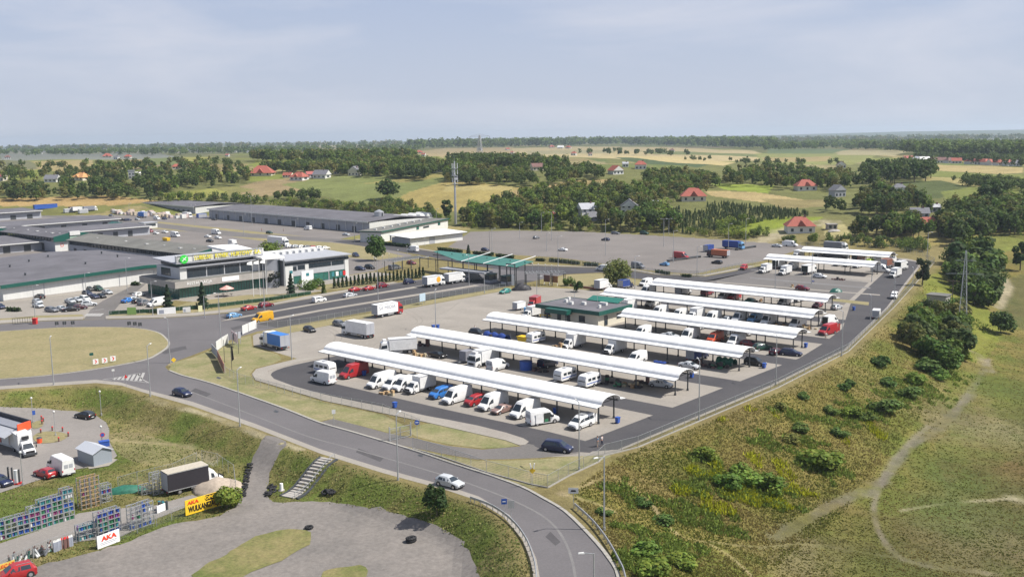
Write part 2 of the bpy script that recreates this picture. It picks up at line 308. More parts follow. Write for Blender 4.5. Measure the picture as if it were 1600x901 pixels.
# ================================================================ the land
DRY = (.21, .175, .085); GRASS = (.125, .135, .042); LUSH = (.085, .12, .03); STRAW = (.31, .25, .13); YG = (.18, .20, .05); DIRT = (.26, .225, .17); SAND = (.38, .33, .25)
TRACKS = []
def land():
    na, nr = 760, 860
    az = np.radians(np.linspace(-41, 41, na)); rs = np.concatenate([np.linspace(30, 95, 20), np.linspace(96, 330, 330), np.geomspace(331.5, 14000, nr-350)])
    R, T = np.meshgrid(rs, az, indexing='ij'); X = (R*np.sin(T)).ravel(); Y = (R*np.cos(T)).ravel()
    Z = hgt(X, Y)
    ST_s = X*A[0]+Y*A[1]; ST_t = X*B[0]+Y*B[1]
    C = np.empty((len(X), 3)); r = np.hypot(X, Y)
    def nz(sc, seed=0):
        k = 0
        for a, f in ((1, 1), (.6, 2.1), (.4, 4.3), (.3, 8.7)):
            k = k + a*np.sin(X*sc*f*.93+Y*sc*f*.37+seed)*np.sin(Y*sc*f*.88-X*sc*f*.41+seed*1.7+1.3*np.sin(X*sc*f*.31+seed))
        return k
    C[:] = DRY
    def mix(col, w): 
        w = np.clip(w, 0, 1)[:, None]; C[:] = C*(1-w)+np.array(col)*w
    far = sst(r, 430, 560)
    mix((.145, .15, .058), far)                                   # hill country: pasture by default
    mix(STRAW, far*(nz(.006, 2) > .75)*.8); mix(YG, far*(nz(.007, 5) > .8)*.7)
    dR = np.where(in_poly(X, Y, RIGHT_POLY), seg_dist(X, Y, RIGHT), 0); dL = np.where(in_poly(X, Y, SOUTH_POLY), seg_dist(X, Y, SOUTH), 0)
    n1 = nz(.16, 1); n2 = nz(.05, 3); n3 = nz(.4, 4)
    wr = sst(dR, .5, 4)*(1-far)
    mix((.185, .155, .05), wr); mix((.115, .135, .028), wr*sst(n1+.8*n2, -.5, 1.1)*.8); mix((.20, .155, .07), wr*sst(-n1-n3*.5, .4, 1.6)*.55); mix((.11, .14, .03), wr*sst(n3+n1*.5, .5, 1.5)*.5)
    mix((.108, .09, .042), wr*sst(dR, 28, 45)*.8); mix((.078, .095, .027), wr*sst(dR, 30, 45)*sst(n2+.4*n1, -.1, .9)*.8); mix((.21, .17, .105), wr*sst(dR, 40, 60)*sst(n1*.8+n3*.4-n2*.4, .9, 1.9)*.55)
    wl_ = sst(dL, .8, 3)*(1-far)
    mix((.17, .155, .06), wl_); mix((.095, .14, .026), wl_*sst(n1+.5*n2+.5*sst(X, -45, -5), -.4, .8)*.8); mix((.25, .205, .115), wl_*sst(-n1-.5*n3, .3, 1.4)*.75)
    u = 800 + FPX*X/np.maximum(Y, 1)
    def field(px, col, w=1.0, wig=0.0):
        P = [gp(*p)[:2] for p in px]; P = smooth_line(P, 3, True) if wig else P
        xs = [p[0] for p in P]; ys = [p[1] for p in P]
        m = (X > min(xs)) & (X < max(xs)) & (Y > min(ys)) & (Y < max(ys)); idx = np.nonzero(m)[0]
        k = idx[in_poly(X[idx], Y[idx], P)]
        C[k] = C[k]*(1-w) + np.array(col)*w
    def track(px, col, wd, w=.9, z=None):
        P = smooth_line([gp(*p)[:2] for p in px], 4); TRACKS.append((P, wd*.55)); xs = [p[0] for p in P]; ys = [p[1] for p in P]
        m = (X > min(xs)-8) & (X < max(xs)+8) & (Y > min(ys)-8) & (Y < max(ys)+8); k = np.nonzero(m)[0]
        d = seg_dist(X[k], Y[k], P) + .22*wd*np.clip(n1[k], -1, 1)
        q = (np.clip(1-(d-wd*.4)/(wd*.6), 0, 1)*w*np.clip(.72+.45*n3[k]+.25*n1[k], .1, 1))[:, None]; C[k] = C[k]*(1-q)+np.array(col)*q
    # fields on the hills, nearest last
    fr = random.Random(21)
    for k in range(90):
        x, y, w, h, sk = fr.uniform(-60, 1650), fr.uniform(226, 262), fr.uniform(40, 150), fr.uniform(.8, 2.6), fr.uniform(-20, 20); y -= (x-800)*.012; h *= 1+(y-226)/18
        field([(x, y), (x+w, y-.6), (x+w+sk, y+h), (x+sk, y+h+.4)], fr.choice([STRAW, (.24,.19,.10), YG, (.10,.13,.045), (.28,.24,.14), (.13,.16,.05), (.20,.16,.10)]), .85)
    field([(0,231),(420,229),(420,238),(0,241)], (.20,.19,.15)); field([(380,228),(640,226),(640,231),(430,234)], (.34,.29,.20)); field([(0,240),(250,240),(320,246),(250,250),(0,250)], (.20,.21,.20))
    field([(50,252),(146,250),(146,262),(100,270),(62,264)], STRAW); field([(0,251),(48,252),(60,264),(0,266)], (.15,.15,.09)); field([(0,266),(62,265),(75,280),(0,282)], YG)
    field([(230,248),(300,245),(300,256),(240,258)], (.14,.17,.07)); field([(270,246),(330,245),(330,252),(290,252)], (.26,.25,.08))
    field([(630,238),(700,232),(800,230),(830,240),(780,252),(690,247)], (.34,.27,.16)); field([(480,243),(640,238),(690,246),(640,252),(560,250),(470,254)], YG)
    field([(400,250),(470,246),(500,252),(520,262),(440,266),(395,262)], YG); field([(690,244),(760,250),(760,258),(700,256)], (.17,.19,.05))
    field([(800,232),(900,229),(1060,231),(1180,236),(1200,246),(1160,252),(1000,250),(880,246),(800,247)], (.40,.33,.20)); field([(960,246),(1050,247),(1120,254),(1090,262),(1000,255)], (.075,.105,.05)); field([(940,244),(1060,245),(1150,254),(1130,259),(1020,250)], (.44,.36,.20))
    field([(820,236),(960,235),(960,239),(830,242)], (.30,.27,.17)); field([(1000,236),(1200,242),(1190,246),(1010,240)], (.16,.18,.08)); field([(1180,240),(1380,236),(1360,250),(1330,258),(1200,256)], (.22,.23,.09)); field([(1190,246),(1300,244),(1290,252),(1200,253)], STRAW); field([(1300,234),(1420,236),(1400,244),(1310,242)], (.34,.30,.19)); field([(1200,232),(1330,233),(1300,240),(1200,240)], (.12,.16,.08))
    field([(1440,256),(1600,262),(1600,270),(1560,272),(1450,266)], (.36,.29,.15)); field([(1450,266),(1560,273),(1600,272),(1600,284),(1450,276)], (.17,.19,.055)); field([(1440,276),(1540,282),(1540,292),(1440,286)], (.30,.26,.12))
    field([(1405,284),(1470,282),(1510,292),(1470,310),(1420,312)], (.085,.105,.04)); field([(1470,300),(1520,292),(1600,296),(1600,312),(1480,312)], (.16,.18,.05)); field([(1490,312),(1600,308),(1600,335),(1510,330)], (.075,.095,.04))
    field([(340,302),(400,284),(455,276),(525,288),(470,298),(420,306),(380,310)], (.26,.20,.12)); field([(440,288),(520,276),(600,272),(690,270),(705,282),(640,302),(600,322),(550,316),(500,306)], (.165,.185,.07))
    field([(600,322),(640,300),(700,282),(770,288),(820,294),(790,306),(720,330),(650,336)], (.31,.25,.10)); field([(560,288),(690,270),(700,276),(640,284)], (.26,.23,.09)); field([(700,288),(800,291),(800,297),(690,300)], (.36,.30,.14)); field([(300,300),(360,290),(400,296),(340,312)], (.20,.19,.075)); field([(380,276),(470,270),(475,276),(390,284)], YG)
    field([(790,300),(880,284),(960,280),(920,292),(840,304),(800,308)], (.33,.25,.13)); field([(938,304),(985,290),(1015,284),(1010,294),(960,308)], (.24,.31,.05)); field([(1100,298),(1180,300),(1290,316),(1270,322),(1190,316),(1110,306)], (.36,.28,.15)); field([(1110,286),(1210,290),(1200,302),(1130,296)], (.22,.27,.05))
    field([(1185,310),(1290,312),(1300,322),(1220,326)], (.24,.20,.10)); field([(1120,348),(1210,340),(1290,338),(1230,366),(1150,368)], (.20,.24,.035)); track([(1190,377),(1215,366),(1240,356),(1290,347)], SAND, 9)
    field([(1285,350),(1320,350),(1330,368),(1290,372)], (.34,.30,.16)); field([(1300,374),(1350,370),(1478,369),(1478,384),(1400,388),(1310,384)], (.28,.23,.09))
    field([(-120,308),(180,306),(250,314),(170,322),(0,322),(-120,322)], (.36,.25,.12)); field([(-120,322),(0,322),(150,322),(230,316),(150,334),(0,340),(-120,340)], (.16,.16,.055)); field([(240,306),(330,294),(360,300),(300,312)], (.24,.24,.07))
    # right-hand meadow: paths, tracks, lighter weeds
    for px, c, w in [([(1500,370),(1590,372),(1600,390),(1530,392)], YG, .8), ([(1440,440),(1480,430),(1560,500),(1540,560),(1480,540)], (.17,.19,.035), .7), ([(1570,440),(1640,430),(1660,520),(1570,500)], (.10,.10,.045), .7)]: field(px, c, w, 1)
    track([(1540,418),(1568,436),(1572,455),(1560,480)], SAND, 2.6); track([(1505,545),(1530,555),(1545,580)], DIRT, 1.6)
    track([(1545,560),(1525,600),(1490,640),(1440,675),(1395,720),(1375,760),(1365,800),(1385,850),(1430,880),(1540,895)], (.215,.188,.155), .85, .85); track([(1520,612),(1470,668),(1420,700),(1385,745),(1355,775)], (.175,.155,.135), 1.2, .8)
    track([(1380,752),(1320,780),(1260,810),(1215,840)], (.16,.14,.12), 2.0, .7); track([(1408,797),(1480,786),(1560,780),(1660,772)], (.36,.31,.23), .6); track([(1590,778),(1640,790)], SAND, 2.6); track([(1110,846),(1250,850),(1400,870),(1560,898)], (.17,.15,.10), .6, .6)
    track([(872,770),(905,762),(950,745),(985,760),(1020,790),(1060,835),(1110,850),(1160,885),(1185,915)], (.30,.24,.15), .6, .8); track([(880,772),(940,790),(960,800)], (.33,.27,.175), .9, .8)
    field([(1280,720),(1340,690),(1380,700),(1330,745)], (.17,.16,.05), .5, 1); field([(1460,690),(1560,660),(1600,700),(1520,740)], (.12,.14,.04), .5, 1)
    def blob(x, y, R, col, w):
        p = gp(x, y); q = w*np.exp(-((np.hypot(X-p[0], (Y-p[1])*.8)+R*.35*n1+R*.2*n3)/R)**2)[:, None]; C[:] = C*(1-q)+np.array(col)*q
    for a in [(1545,665,9,(.27,.23,.15),.55), (1500,740,8,(.075,.13,.028),.7), (1580,730,7,(.15,.095,.045),.6), (1420,830,8,(.14,.10,.05),.6), (1540,840,9,(.25,.21,.13),.45), (1465,800,6,(.08,.125,.03),.6), (1580,610,10,(.085,.12,.03),.6), (1300,860,9,(.085,.11,.03),.5), (1240,880,6,(.24,.20,.13),.5), (1480,650,8,(.10,.10,.05),.5), (1150,640,7,(.22,.17,.075),.6), (1330,580,8,(.23,.18,.08),.6), (1400,530,8,(.22,.17,.075),.6), (1010,735,5,(.22,.175,.08),.5)]: blob(*a)
    # kerb-side bare soil and the lighter worn verge of the road
    track([(262,566),(330,592),(420,622),(500,646),(560,662)], (.40,.34,.24), 1.4, .8); track([(232,622),(330,650),(420,684),(470,702)], (.42,.37,.28), 1.0, .7); track([(170,688),(270,694),(300,700)], (.36,.31,.20), 1.3, .6)
    field([(300,704),(345,712),(335,728),(310,716)], (.36,.33,.28), .6)
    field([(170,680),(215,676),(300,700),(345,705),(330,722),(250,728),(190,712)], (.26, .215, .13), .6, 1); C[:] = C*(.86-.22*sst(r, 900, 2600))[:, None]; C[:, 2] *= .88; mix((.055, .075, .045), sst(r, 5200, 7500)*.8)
    me = bpy.data.meshes.new("ground"); nv = len(X); nrr = len(rs)
    me.vertices.add(nv); me.vertices.foreach_set("co", np.stack([X, Y, Z], 1).astype(np.float32).ravel())
    i, j = np.meshgrid(np.arange(nrr-1), np.arange(na-1), indexing='ij'); q = (i*na+j).ravel()
    F = np.stack([q, q+na, q+na+1, q+1], 1)[:, ::-1].astype(np.int32); nf = len(F)
    me.loops.add(nf*4); me.loops.foreach_set("vertex_index", F.ravel()); me.polygons.add(nf); me.polygons.foreach_set("loop_start", np.arange(0, nf*4, 4, dtype=np.int32))
    me.polygons.foreach_set("use_smooth", np.ones(nf, bool)); me.update(); me.validate()
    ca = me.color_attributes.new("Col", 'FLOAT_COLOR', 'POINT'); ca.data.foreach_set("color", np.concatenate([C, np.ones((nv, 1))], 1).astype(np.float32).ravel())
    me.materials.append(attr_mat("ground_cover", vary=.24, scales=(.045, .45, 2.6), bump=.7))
    struct(put("ground", me)); 
land()
# ---------------------------------------------------------------- laid surfaces
NOGRASS = []
def sheet(name, P, m, off=.008, drape=False, grid=3.0, kind="structure", parent=None):
    if drape and "island" not in name: NOGRASS.append(P)
    if not drape:
        tri = geometry.tessellate_polygon([[Vector((x, y, 0)) for x, y in P]])
        vs = [(x, y, off) for x, y in P]; fs = [t for t in tri]
    else:
        Q = []
        for (x0, y0), (x1, y1) in zip(P, P[1:]+P[:1]):
            n = max(1, int(math.hypot(x1-x0, y1-y0)/grid)); Q += [(x0+(x1-x0)*k/n, y0+(y1-y0)*k/n) for k in range(n)]
        if name in ('grass_island', 'gravel_lot'): Q = [(x+.55*noise.noise(Vector((x*.35, y*.35, 3)))+.5*noise.noise(Vector((x*1.1, y*1.1, 0))), y+.55*noise.noise(Vector((x*.35, y*.35, 9)))+.5*noise.noise(Vector((x*1.1, y*1.1, 5)))) for x, y in Q]
        xs = [p[0] for p in Q]; ys = [p[1] for p in Q]
        gx, gy = np.meshgrid(np.arange(min(xs), max(xs), grid), np.arange(min(ys), max(ys), grid)); gx = gx.ravel(); gy = gy.ravel()
        k = in_poly(gx, gy, Q) & (seg_dist(gx, gy, Q+Q[:1]) > grid*.4); pts = Q + list(zip(gx[k], gy[k]))
        vo, eo, fo, *_ = geometry.delaunay_2d_cdt([Vector(p) for p in pts], [], [list(range(len(Q)))], 1, 1e-4)
        xy = np.array([(v.x, v.y) for v in vo]); zz = hgt(xy[:, 0], xy[:, 1])+off
        vs = [(a, b, c) for (a, b), c in zip(xy, zz)]; fs = [tuple(f) for f in fo]
    me = bpy.data.meshes.new(name); me.from_pydata(vs, [], fs)
    for p in me.polygons:
        if p.normal.z < 0: p.flip()
    me.materials.append(m); me.update()
    return struct(put(name, me, parent), kind)
def PX(pts, k=0, closed=True):
    P = [flat(*p) for p in pts]
    return smooth_line(P, k, closed) if k else P
def GP(pts, k=0):
    P = [gp(*p)[:2] for p in pts]; return smooth_line(P, k, True) if k else P
def ribbon(P, w, side=0.0):
    L, Rr = [], []
    for i, p in enumerate(P):
        a = Vector(P[max(i-1, 0)]); b = Vector(P[min(i+1, len(P)-1)]); d = (b-a).normalized(); n = Vector((-d.y, d.x))
        c = Vector(p)+n*side; L.append(tuple(c+n*w/2)); Rr.append(tuple(c-n*w/2))
    return L + Rr[::-1]
def slab(name, P, m, h=.12, z0=-.05, parent=None):
    b = MB(); b.prism(P, z0, h); me = b.mesh(name, m); 
    return struct(put(name, me, parent))
ASPH = paving("road_asphalt", (0.132, 0.124, 0.128), (0.108, 0.102, 0.105), .05, 3.0, .16); ASPHD = paving("dark_asphalt", (0.0544, 0.0528, 0.0576), (0.0704, 0.0672, 0.0704), .07, 2.4, .2); ASPHG = paving("worn_grey_asphalt", (0.145, 0.134, 0.128), (0.119, 0.112, 0.106), .06, 2.0, .2)
PAVE = paving("concrete_paving", (0.29, 0.264, 0.232), (0.243, 0.222, 0.195), .055, 1.5, .14, joint=.10, jw=(6, 5)); PAVE2 = paving("block_pavement", (0.29, 0.268, 0.235), (0.25, 0.227, 0.2), .1, 2.5, .15)
GRAVEL = paving("grey_gravel", (0.205, 0.185, 0.168), (0.15, 0.138, 0.128), .075, 1.6, .28); PARK = paving("lower_paving", (0.234, 0.216, 0.2), (0.198, 0.182, 0.169), .08, 2.0, .15); LOTM = paving("far_lot_asphalt", (0.195, 0.176, 0.163), (0.161, 0.146, 0.137), .03, 1.2, .16, joint=.08, jw=(12, 12))
VERGE = attr_like = paving("dry_lawn", (.255, .215, .115), (.195, .175, .085), .12, 1.6, .3, rough=.95); VERGEG = paving("green_verge", (.145, .155, .06), (.26, .22, .125), .16, 1.8, .35, rough=.95)
ISLG = paving("island_grass", (0.102, 0.12, 0.0336), (0.204, 0.174, 0.078), .22, 2.2, .4, rough=.95); LINE = paving("road_paint", (0.36, 0.352, 0.336), (0.288, 0.28, 0.272), .3, 4, .2); LINEW = paving("worn_road_paint", (0.18, 0.174, 0.17), (0.148, 0.142, 0.142), .3, 3, .2)
PSOUTH = [(-260,612),(0,603),(60,599),(150,593),(188,597),(225,608),(300,627),(400,662),(500,701),(600,732),(700,759),(748,775),(796,804),(824,840),(838,872),(844,905),(848,1010)]
PRIGHT = [(976,1010),(966,905),(950,872),(921,837),(882,799),(847,778),(815,761),(760,741),(712,726),(650,705),(604,691),(550,675),(498,660),(450,641),(400,623),(330,599),(285,587),(264,579)]
corner = [(258,573),(264,568),(278,563),(300,555),(335,541),(365,529),(385,523),(401,518)]
TOP = [(-260,540),(-120,522),(-60,512),(0,506),(60,502),(130,499.5),(173,499),(250,497),(300,494),(358,489)]
road = PX(PSOUTH[1:]) + PX(PRIGHT) + PX(corner) + [ST(-209.8, 146), ST(-209.8, 160), ST(-210, 240), ST(-212, 272), ST(-243, 280), ST(-245, 224), ST(-242, 186), ST(-240, 156)] + PX(TOP[::-1]) + PX([(-260,612)])
sheet("road", road, ASPH, .006)
shoulder = PX(PSOUTH) + PX([(838,1010),(834,905),(828,872),(816,842),(788,808),(745,781),(700,766),(600,739),(500,708),(400,669),(300,634),(225,613),(190,602),(150,598),(60,604),(0,608),(-260,619)])
sheet("road_shoulder", shoulder, PAVE2, .014)
slab("kerb", ribbon(smooth_line(PX(PRIGHT, 0), 3), .45, -.1), KERB, .13)
sheet("entrance_lane", [ST(-239.5, 160), ST(-241.5, 186), ST(-243.5, 224), ST(-242, 250), ST(-233.6, 250), ST(-233.6, 213), ST(-233, 182), ST(-231.2, 149), ST(-236, 150)], ASPHD, .012)
sheet("exit_lane", [ST(-230, 149), ST(-231.5, 182), ST(-232, 212), ST(-231, 252), ST(-221.5, 252), ST(-221.5, 235), ST(-222.5, 201), ST(-222.8, 173), ST(-222, 151)], ASPHD, .012)
sheet("exit_lane", [ST(-219.5, 150), ST(-221, 173), ST(-220, 201), ST(-217, 236), ST(-216, 254), ST(-210.3, 254), ST(-210.3, 150)], ASPHD, .012)
slab("median", [ST(-230.2, 146.5), ST(-231.6, 150), ST(-233.2, 182), ST(-234, 212), ST(-233.5, 238), ST(-231.2, 238), ST(-231.6, 212), ST(-231.6, 182), ST(-229.8, 149)], PAVE2)
slab("median", [ST(-219.4, 147), ST(-222.2, 151), ST(-222.9, 173), ST(-222.2, 201), ST(-220.4, 235), ST(-218, 235), ST(-219.6, 201), ST(-220.9, 173), ST(-219.6, 151)], PAVE2)
isl = smooth_line(PX([(-230,545),(-120,524),(0,518),(60,514),(115,511.5),(202,512),(245,518.5),(262,530),(265,540),(250,552),(225,563),(150,577),(75,587),(0,593),(-120,600),(-210,590),(-240,568)]), 5, True)
slab("roundabout_kerb", isl, KERB, .13); sheet("roundabout_island", [tuple(Vector(p)*.0 + Vector(p)+(Vector((-135, 232))-Vector(p)).normalized()*.5) for p in isl], VERGE, .17)
# far kerb of the ring, pavement before the car park and office
slab("pavement", PX([(-120,515),(0,500.5),(60,497),(130,494.5)]) + PX([(130,499),(60,501.6),(0,505.4),(-120,521)]), PAVE2)
slab("pavement", PX([(165,494),(250,492),(300,489),(352,484)]) + [ST(-243.4, 172), ST(-246, 186), ST(-247.5, 224), ST(-245.3, 224), ST(-242.3, 186), ST(-240.4, 157)] + PX([(300,493.5),(250,496.5),(165,498.6)]), PAVE2)
# the car park, office forecourt and lawns
sheet("car_park", [ST(-318, 100), ST(-315, 190), ST(-274, 160), ST(-262, 141), ST(-257, 141), ST(-267, 122), ST(-272, 128), ST(-284, 111), ST(-292, 98)], PAVE, .004)
sheet("car_park_drive", PX([(131,499),(141,484),(160,470),(196,452),(216,440),(232,440),(214,455),(186,476),(168,499)]), ASPHG, .010)
sheet("forecourt", [ST(-273, 158), ST(-273, 238), ST(-262, 238), ST(-262, 204), ST(-255, 197), ST(-251.5, 199), ST(-251.5, 193), ST(-257, 185), ST(-264, 178), ST(-266, 160)], PAVE, .006)
sheet("office_lawn", [ST(-266, 158), ST(-264.5, 177), ST(-257, 184), ST(-251, 192), ST(-248, 189), ST(-246.5, 174), ST(-251, 158), ST(-258, 147)], VERGE, .011)
sheet("office_lawn", [ST(-261.5, 204), ST(-261.5, 240), ST(-249, 240), ST(-249.5, 202), ST(-254.6, 198.6)], VERGE, .009)
sheet("car_park_verge", PX([(0,498),(60,493),(128,491),(131,494),(60,496.6),(0,500)]), VERGE, .02); sheet("car_park_verge", PX([(170,492),(250,488),(330,482),(420,472),(486,460),(486,463),(352,483.5),(300,488.5),(250,491.5),(170,493.6)]), VERGE, .02)
# wholesale yard behind the office
sheet("wholesale_yard", [ST(-322, 185), ST(-345, 150), ST(-560, 150), ST(-760, 240), ST(-765, 350), ST(-590, 372), ST(-395, 345), ST(-380, 310), ST(-300, 283), ST(-275, 240), ST(-274, 224)], LOTM, .003)
sheet("yard_road", [ST(-760, 296), ST(-560, 298), ST(-442, 288), ST(-375, 298), ST(-372, 311), ST(-440, 301), ST(-560, 311), ST(-760, 310)], ASPHG, .012)
sheet("yard_verge", [ST(-560, 312), ST(-442, 303), ST(-405, 309), ST(-440, 310), ST(-560, 318)], VERGE, .016); sheet("yard_verge", [ST(-350, 296), ST(-372, 297), ST(-440, 287), ST(-400, 282), ST(-330, 262), ST(-300, 262), ST(-300, 278)], VERGE, .010)
sheet("yard_verge", [ST(-560, 296), ST(-500, 293), ST(-480, 289), ST(-560, 289)], VERGE, .016)
# the back road and the great parking lot
sheet("back_road", [ST(-372, 312), ST(-300, 296), ST(-270, 288), ST(-244, 282), ST(-205, 296), ST(-187, 290), ST(-170, 296), ST(-168, 330), ST(-163, 330), ST(-163, 290), ST(-166, 281), ST(-186, 278), ST(-205, 284), ST(-213, 272), ST(-245, 270), ST(-270, 276), ST(-300, 286), ST(-374, 300)], ASPHD, .010)
sheet("parking_lot", PX([(735,362),(800,360),(860,361),(950,362),(1050,366),(1150,373),(1250,382),(1290,386),(1250,388),(1236,394),(1190,408),(1130,418),(1085,428),(1040,425),(985,419),(940,411),(870,402),(800,398),(740,392),(700,386)]), LOTM, .004)
slab("pavement", [ST(-372, 314.5), ST(-300, 298.5), ST(-270, 290.5), ST(-246, 285), ST(-205, 299), ST(-186, 293), ST(-173, 299), ST(-171, 330), ST(-169, 330), ST(-171, 297), ST(-187, 290.8), ST(-205, 296.8), ST(-245, 282.8), ST(-270, 288.6), ST(-300, 296.6), ST(-372, 312.4)], PAVE2, .1)
sheet("gate_lawn", [ST(-179, 250), ST(-191, 248.5), ST(-208.5, 256), ST(-210.5, 273), ST(-204.5, 282), ST(-186, 276.5), ST(-178, 275)], VERGE, .012)
sheet("lot_verge", [ST(-171, 299), ST(-172.6, 302), ST(-170, 352), ST(-166.5, 352), ST(-168.6, 330)], VERGEG, .012)
# the market yard
yard = PX([(393,585),(400,576),(427,569),(464,560),(437,552),(396,539),(395,524),(403,520.5),(450,520.5),(523,506.5),(582,494.5),(635,482.5),(799,452)]) + [ST(-206, 243), ST(-191, 247), ST(-179, 249), ST(-177, 275), ST(-166, 280), ST(-167, 330), ST(-168, 372), ST(-134, 384), ST(-127, 378), ST(-121.5, 363), ST(-110.3, 318), ST(-98.4, 271), ST(-85.6, 211), ST(-83.6, 171), ST(-83.6, 118)] + PX([(844,714),(823,689),(746,671),(667,659),(600,645),(506,625),(443,606),(399,593)])
sheet("market_paving", yard, PAVE, .006)
perim = [ST(-91, 118), ST(-90.6, 122.5), ST(-90.4, 140), ST(-90.2, 197), ST(-92.5, 214), ST(-96.5, 235), ST(-109, 270), ST(-117, 303), ST(-127, 345), ST(-133, 366), ST(-140, 375), ST(-136, 381), ST(-127.5, 376), ST(-122.3, 363), ST(-111.1, 318), ST(-99.2, 271), ST(-86.3, 211), ST(-84.3, 171), ST(-84.2, 121)] + PX([(905,706),(862,708),(836,697),(830,690)])
sheet("market_lane", perim, ASPHD, .014)
def lane(s0, s1, t0, t1, m=ASPHD, z=.018): return sheet("market_lane", [ST(s0, t0), ST(s1, t0), ST(s1, t1), ST(s0, t1)], m, z)
sheet("market_lane", smooth_line([ST(-90.6, 115.2), ST(-130, 114.4), ST(-158, 114.8), ST(-166, 116.5), ST(-170.5, 121), ST(-171.5, 130), ST(-170, 147), ST(-161, 147), ST(-161.5, 130), ST(-160, 121.8), ST(-152, 121), ST(-120, 121), ST(-90.6, 121.4)], 3, True), ASPHD, .016)
lane(-170, -90.3, 140.4, 146.6, z=.020); lane(-171, -90.1, 164.4, 171); lane(-168, -90, 189, 195.4); lane(-140, -92.5, 214, 220.6); lane(-168, -99, 239.5, 246)
sheet("striped_lot", [ST(-166, 268), ST(-110, 268), ST(-121, 314), ST(-163, 318)], ASPHG, .010)
sheet("painted_strip", PX([(1172,433),(1360,449),(1360,451),(1172,435)]), LINEW, .022); sheet("painted_strip", PX([(1120,440),(1375,460),(1375,461.6),(1120,441.4)]), PAVE2, .022); sheet("lot_verge", PX([(1300,466),(1358,472),(1357,477),(1300,470)]), VERGE, .022)
sheet("painted_strip", [ST(-166, 320), ST(-125, 316), ST(-125, 317), ST(-166, 321.2)], LINEW, .02)
# pavement round the market's south-west side, driveway with its gate, islands
slab("pavement", PX([(394,584),(401,577),(428,570),(466,561)]) + [ST(-171.5, 139), ST(-173, 128), ST(-171, 119)] + PX([(428,592),(460,604),(506,616.5),(560,628),(600,636),(667,650),(700,656),(746,665),(790,676),(818,685),(826,690),(820,695),(812,696),(790,688),(746,678),(700,667.5),(667,660),(600,646),(506,626),(443,607),(399,594)]), PAVE2, .1)
sheet("driveway", PX([(905,708),(844,715),(787,717),(742,717),(690,708),(640,698),(604,690),(550,674.5),(498,659.5),(520,654),(560,664),(605,676),(640,683),(700,696),(754,702),(812,697),(823,690),(840,690)]), ASPHG, .010)
sheet("verge_island", PX([(655,664),(670,661),(746,674),(812,695),(790,699),(754,700.5),(700,694),(650,682),(636,674)]), VERGEG, .03)
sheet("verge", PX([(264,577),(300,590),(400,621),(498,658),(518,653),(605,675),(640,668),(600,648),(506,628),(443,609),(399,596),(390,585),(398,575),(426,568),(440,561),(434,553),(394,541),(392,524),(380,526),(340,543),(300,558),(270,566)]), VERGEG, .004)
sheet("verge", PX([(610,692),(690,710),(742,719),(787,719),(844,717),(905,711),(945,706),(955,712),(862,756),(830,762),(760,738),(690,715)]), VERGEG, .004)
sheet("grass_strip", PX([(404,519.5),(450,509),(523,498),(582,489),(681,466),(799,448),(799,451.4),(681,473),(635,482),(582,494),(523,506),(450,520)]), VERGE, .012)
# markings
def mark(px, w, m=LINEW, k=4, z=.016): return sheet("road_marking", ribbon(smooth_line(PX(px, 0), k), w), m, z)
mark([(300,612),(400,650),(480,681),(560,703),(690,741),(760,765),(820,790),(860,815),(885,850),(899,901),(905,990)], .32)
hatch = [(160,592.5),(215,582.5),(216,585),(224,593),(232,597.5),(200,594)]
for k in range(7):
    x = 176 + k*7.2; h0 = 591.2-(k*1.35); mark([(x, 593.4+.25*k), (x+5.5, h0-1.2)], .55, LINE, 1)
mark([(160,592.6),(190,588),(215,582.8)], .2, LINE, 2); mark([(160,592.6),(200,594.2),(234,598)], .2, LINE, 2); mark([(215,582.8),(222,592),(234,598)], .2, LINE, 2)
for k in range(5): mark([(134+k*5.2, 493.6), (138+k*5.6, 489.4)], .9, LINE, 1)
mark([(132,487),(162,482.6)], .35, LINE, 1);
# lower car park, gas yard, gravel lot (on the slope's foot)
sheet("lower_car_park", GP([(-60,634),(0,635.5),(70,638),(116.5,642),(150,649),(166,660),(171,671),(170,688),(183,712),(170,724),(146,729),(109,735),(70,747),(36,758),(0,770),(-60,786)]), PARK, .07, True, 2.0)
sheet("gas_yard_paving", GP([(-40,860),(0,849),(62,828),(123,802),(160,796),(240,790),(300,773),(316,779),(284,795),(240,812),(215,826),(190,838),(125,846),(77,858),(27,874),(-40,896)]), PARK, .06, True, 2.0)
sheet("gravel_lot", GP([(40,960),(50,890),(110,872),(200,846),(270,818),(345,806),(376,776),(386,740),(396,712),(410,688),(420,681),(445,688),(440,705),(426,730),(416,760),(422,778),(440,786),(490,783),(560,791),(620,801),(680,821),(720,846),(742,872),(746,901),(752,970),(300,990)], 2), GRAVEL, .06, True, 1.2)
sheet("grass_island", GP([(300,900),(340,872),(400,840),(450,826),(487,832),(482,850),(440,876),(380,900),(340,912)], 3), ISLG, .11, True, 1.0); sheet("grass_island", GP([(498,898),(530,886),(572,887),(566,905),(520,912)], 3), ISLG, .11, True, 1.0)
sheet("planted_island", GP([(52,682),(66,675),(90,675),(106,680),(96,689),(70,693),(56,690)], 3), VERGE, .12, True, 1.5); sheet("planted_island", GP([(46,664),(58,658),(68,658),(66,666),(54,670)], 3), VERGE, .12, True, 1.5)
sheet("shed_apron", GP([(126,722),(170,716),(184,718),(170,728),(140,733)]), PAVE2, .10, True, 2.0)
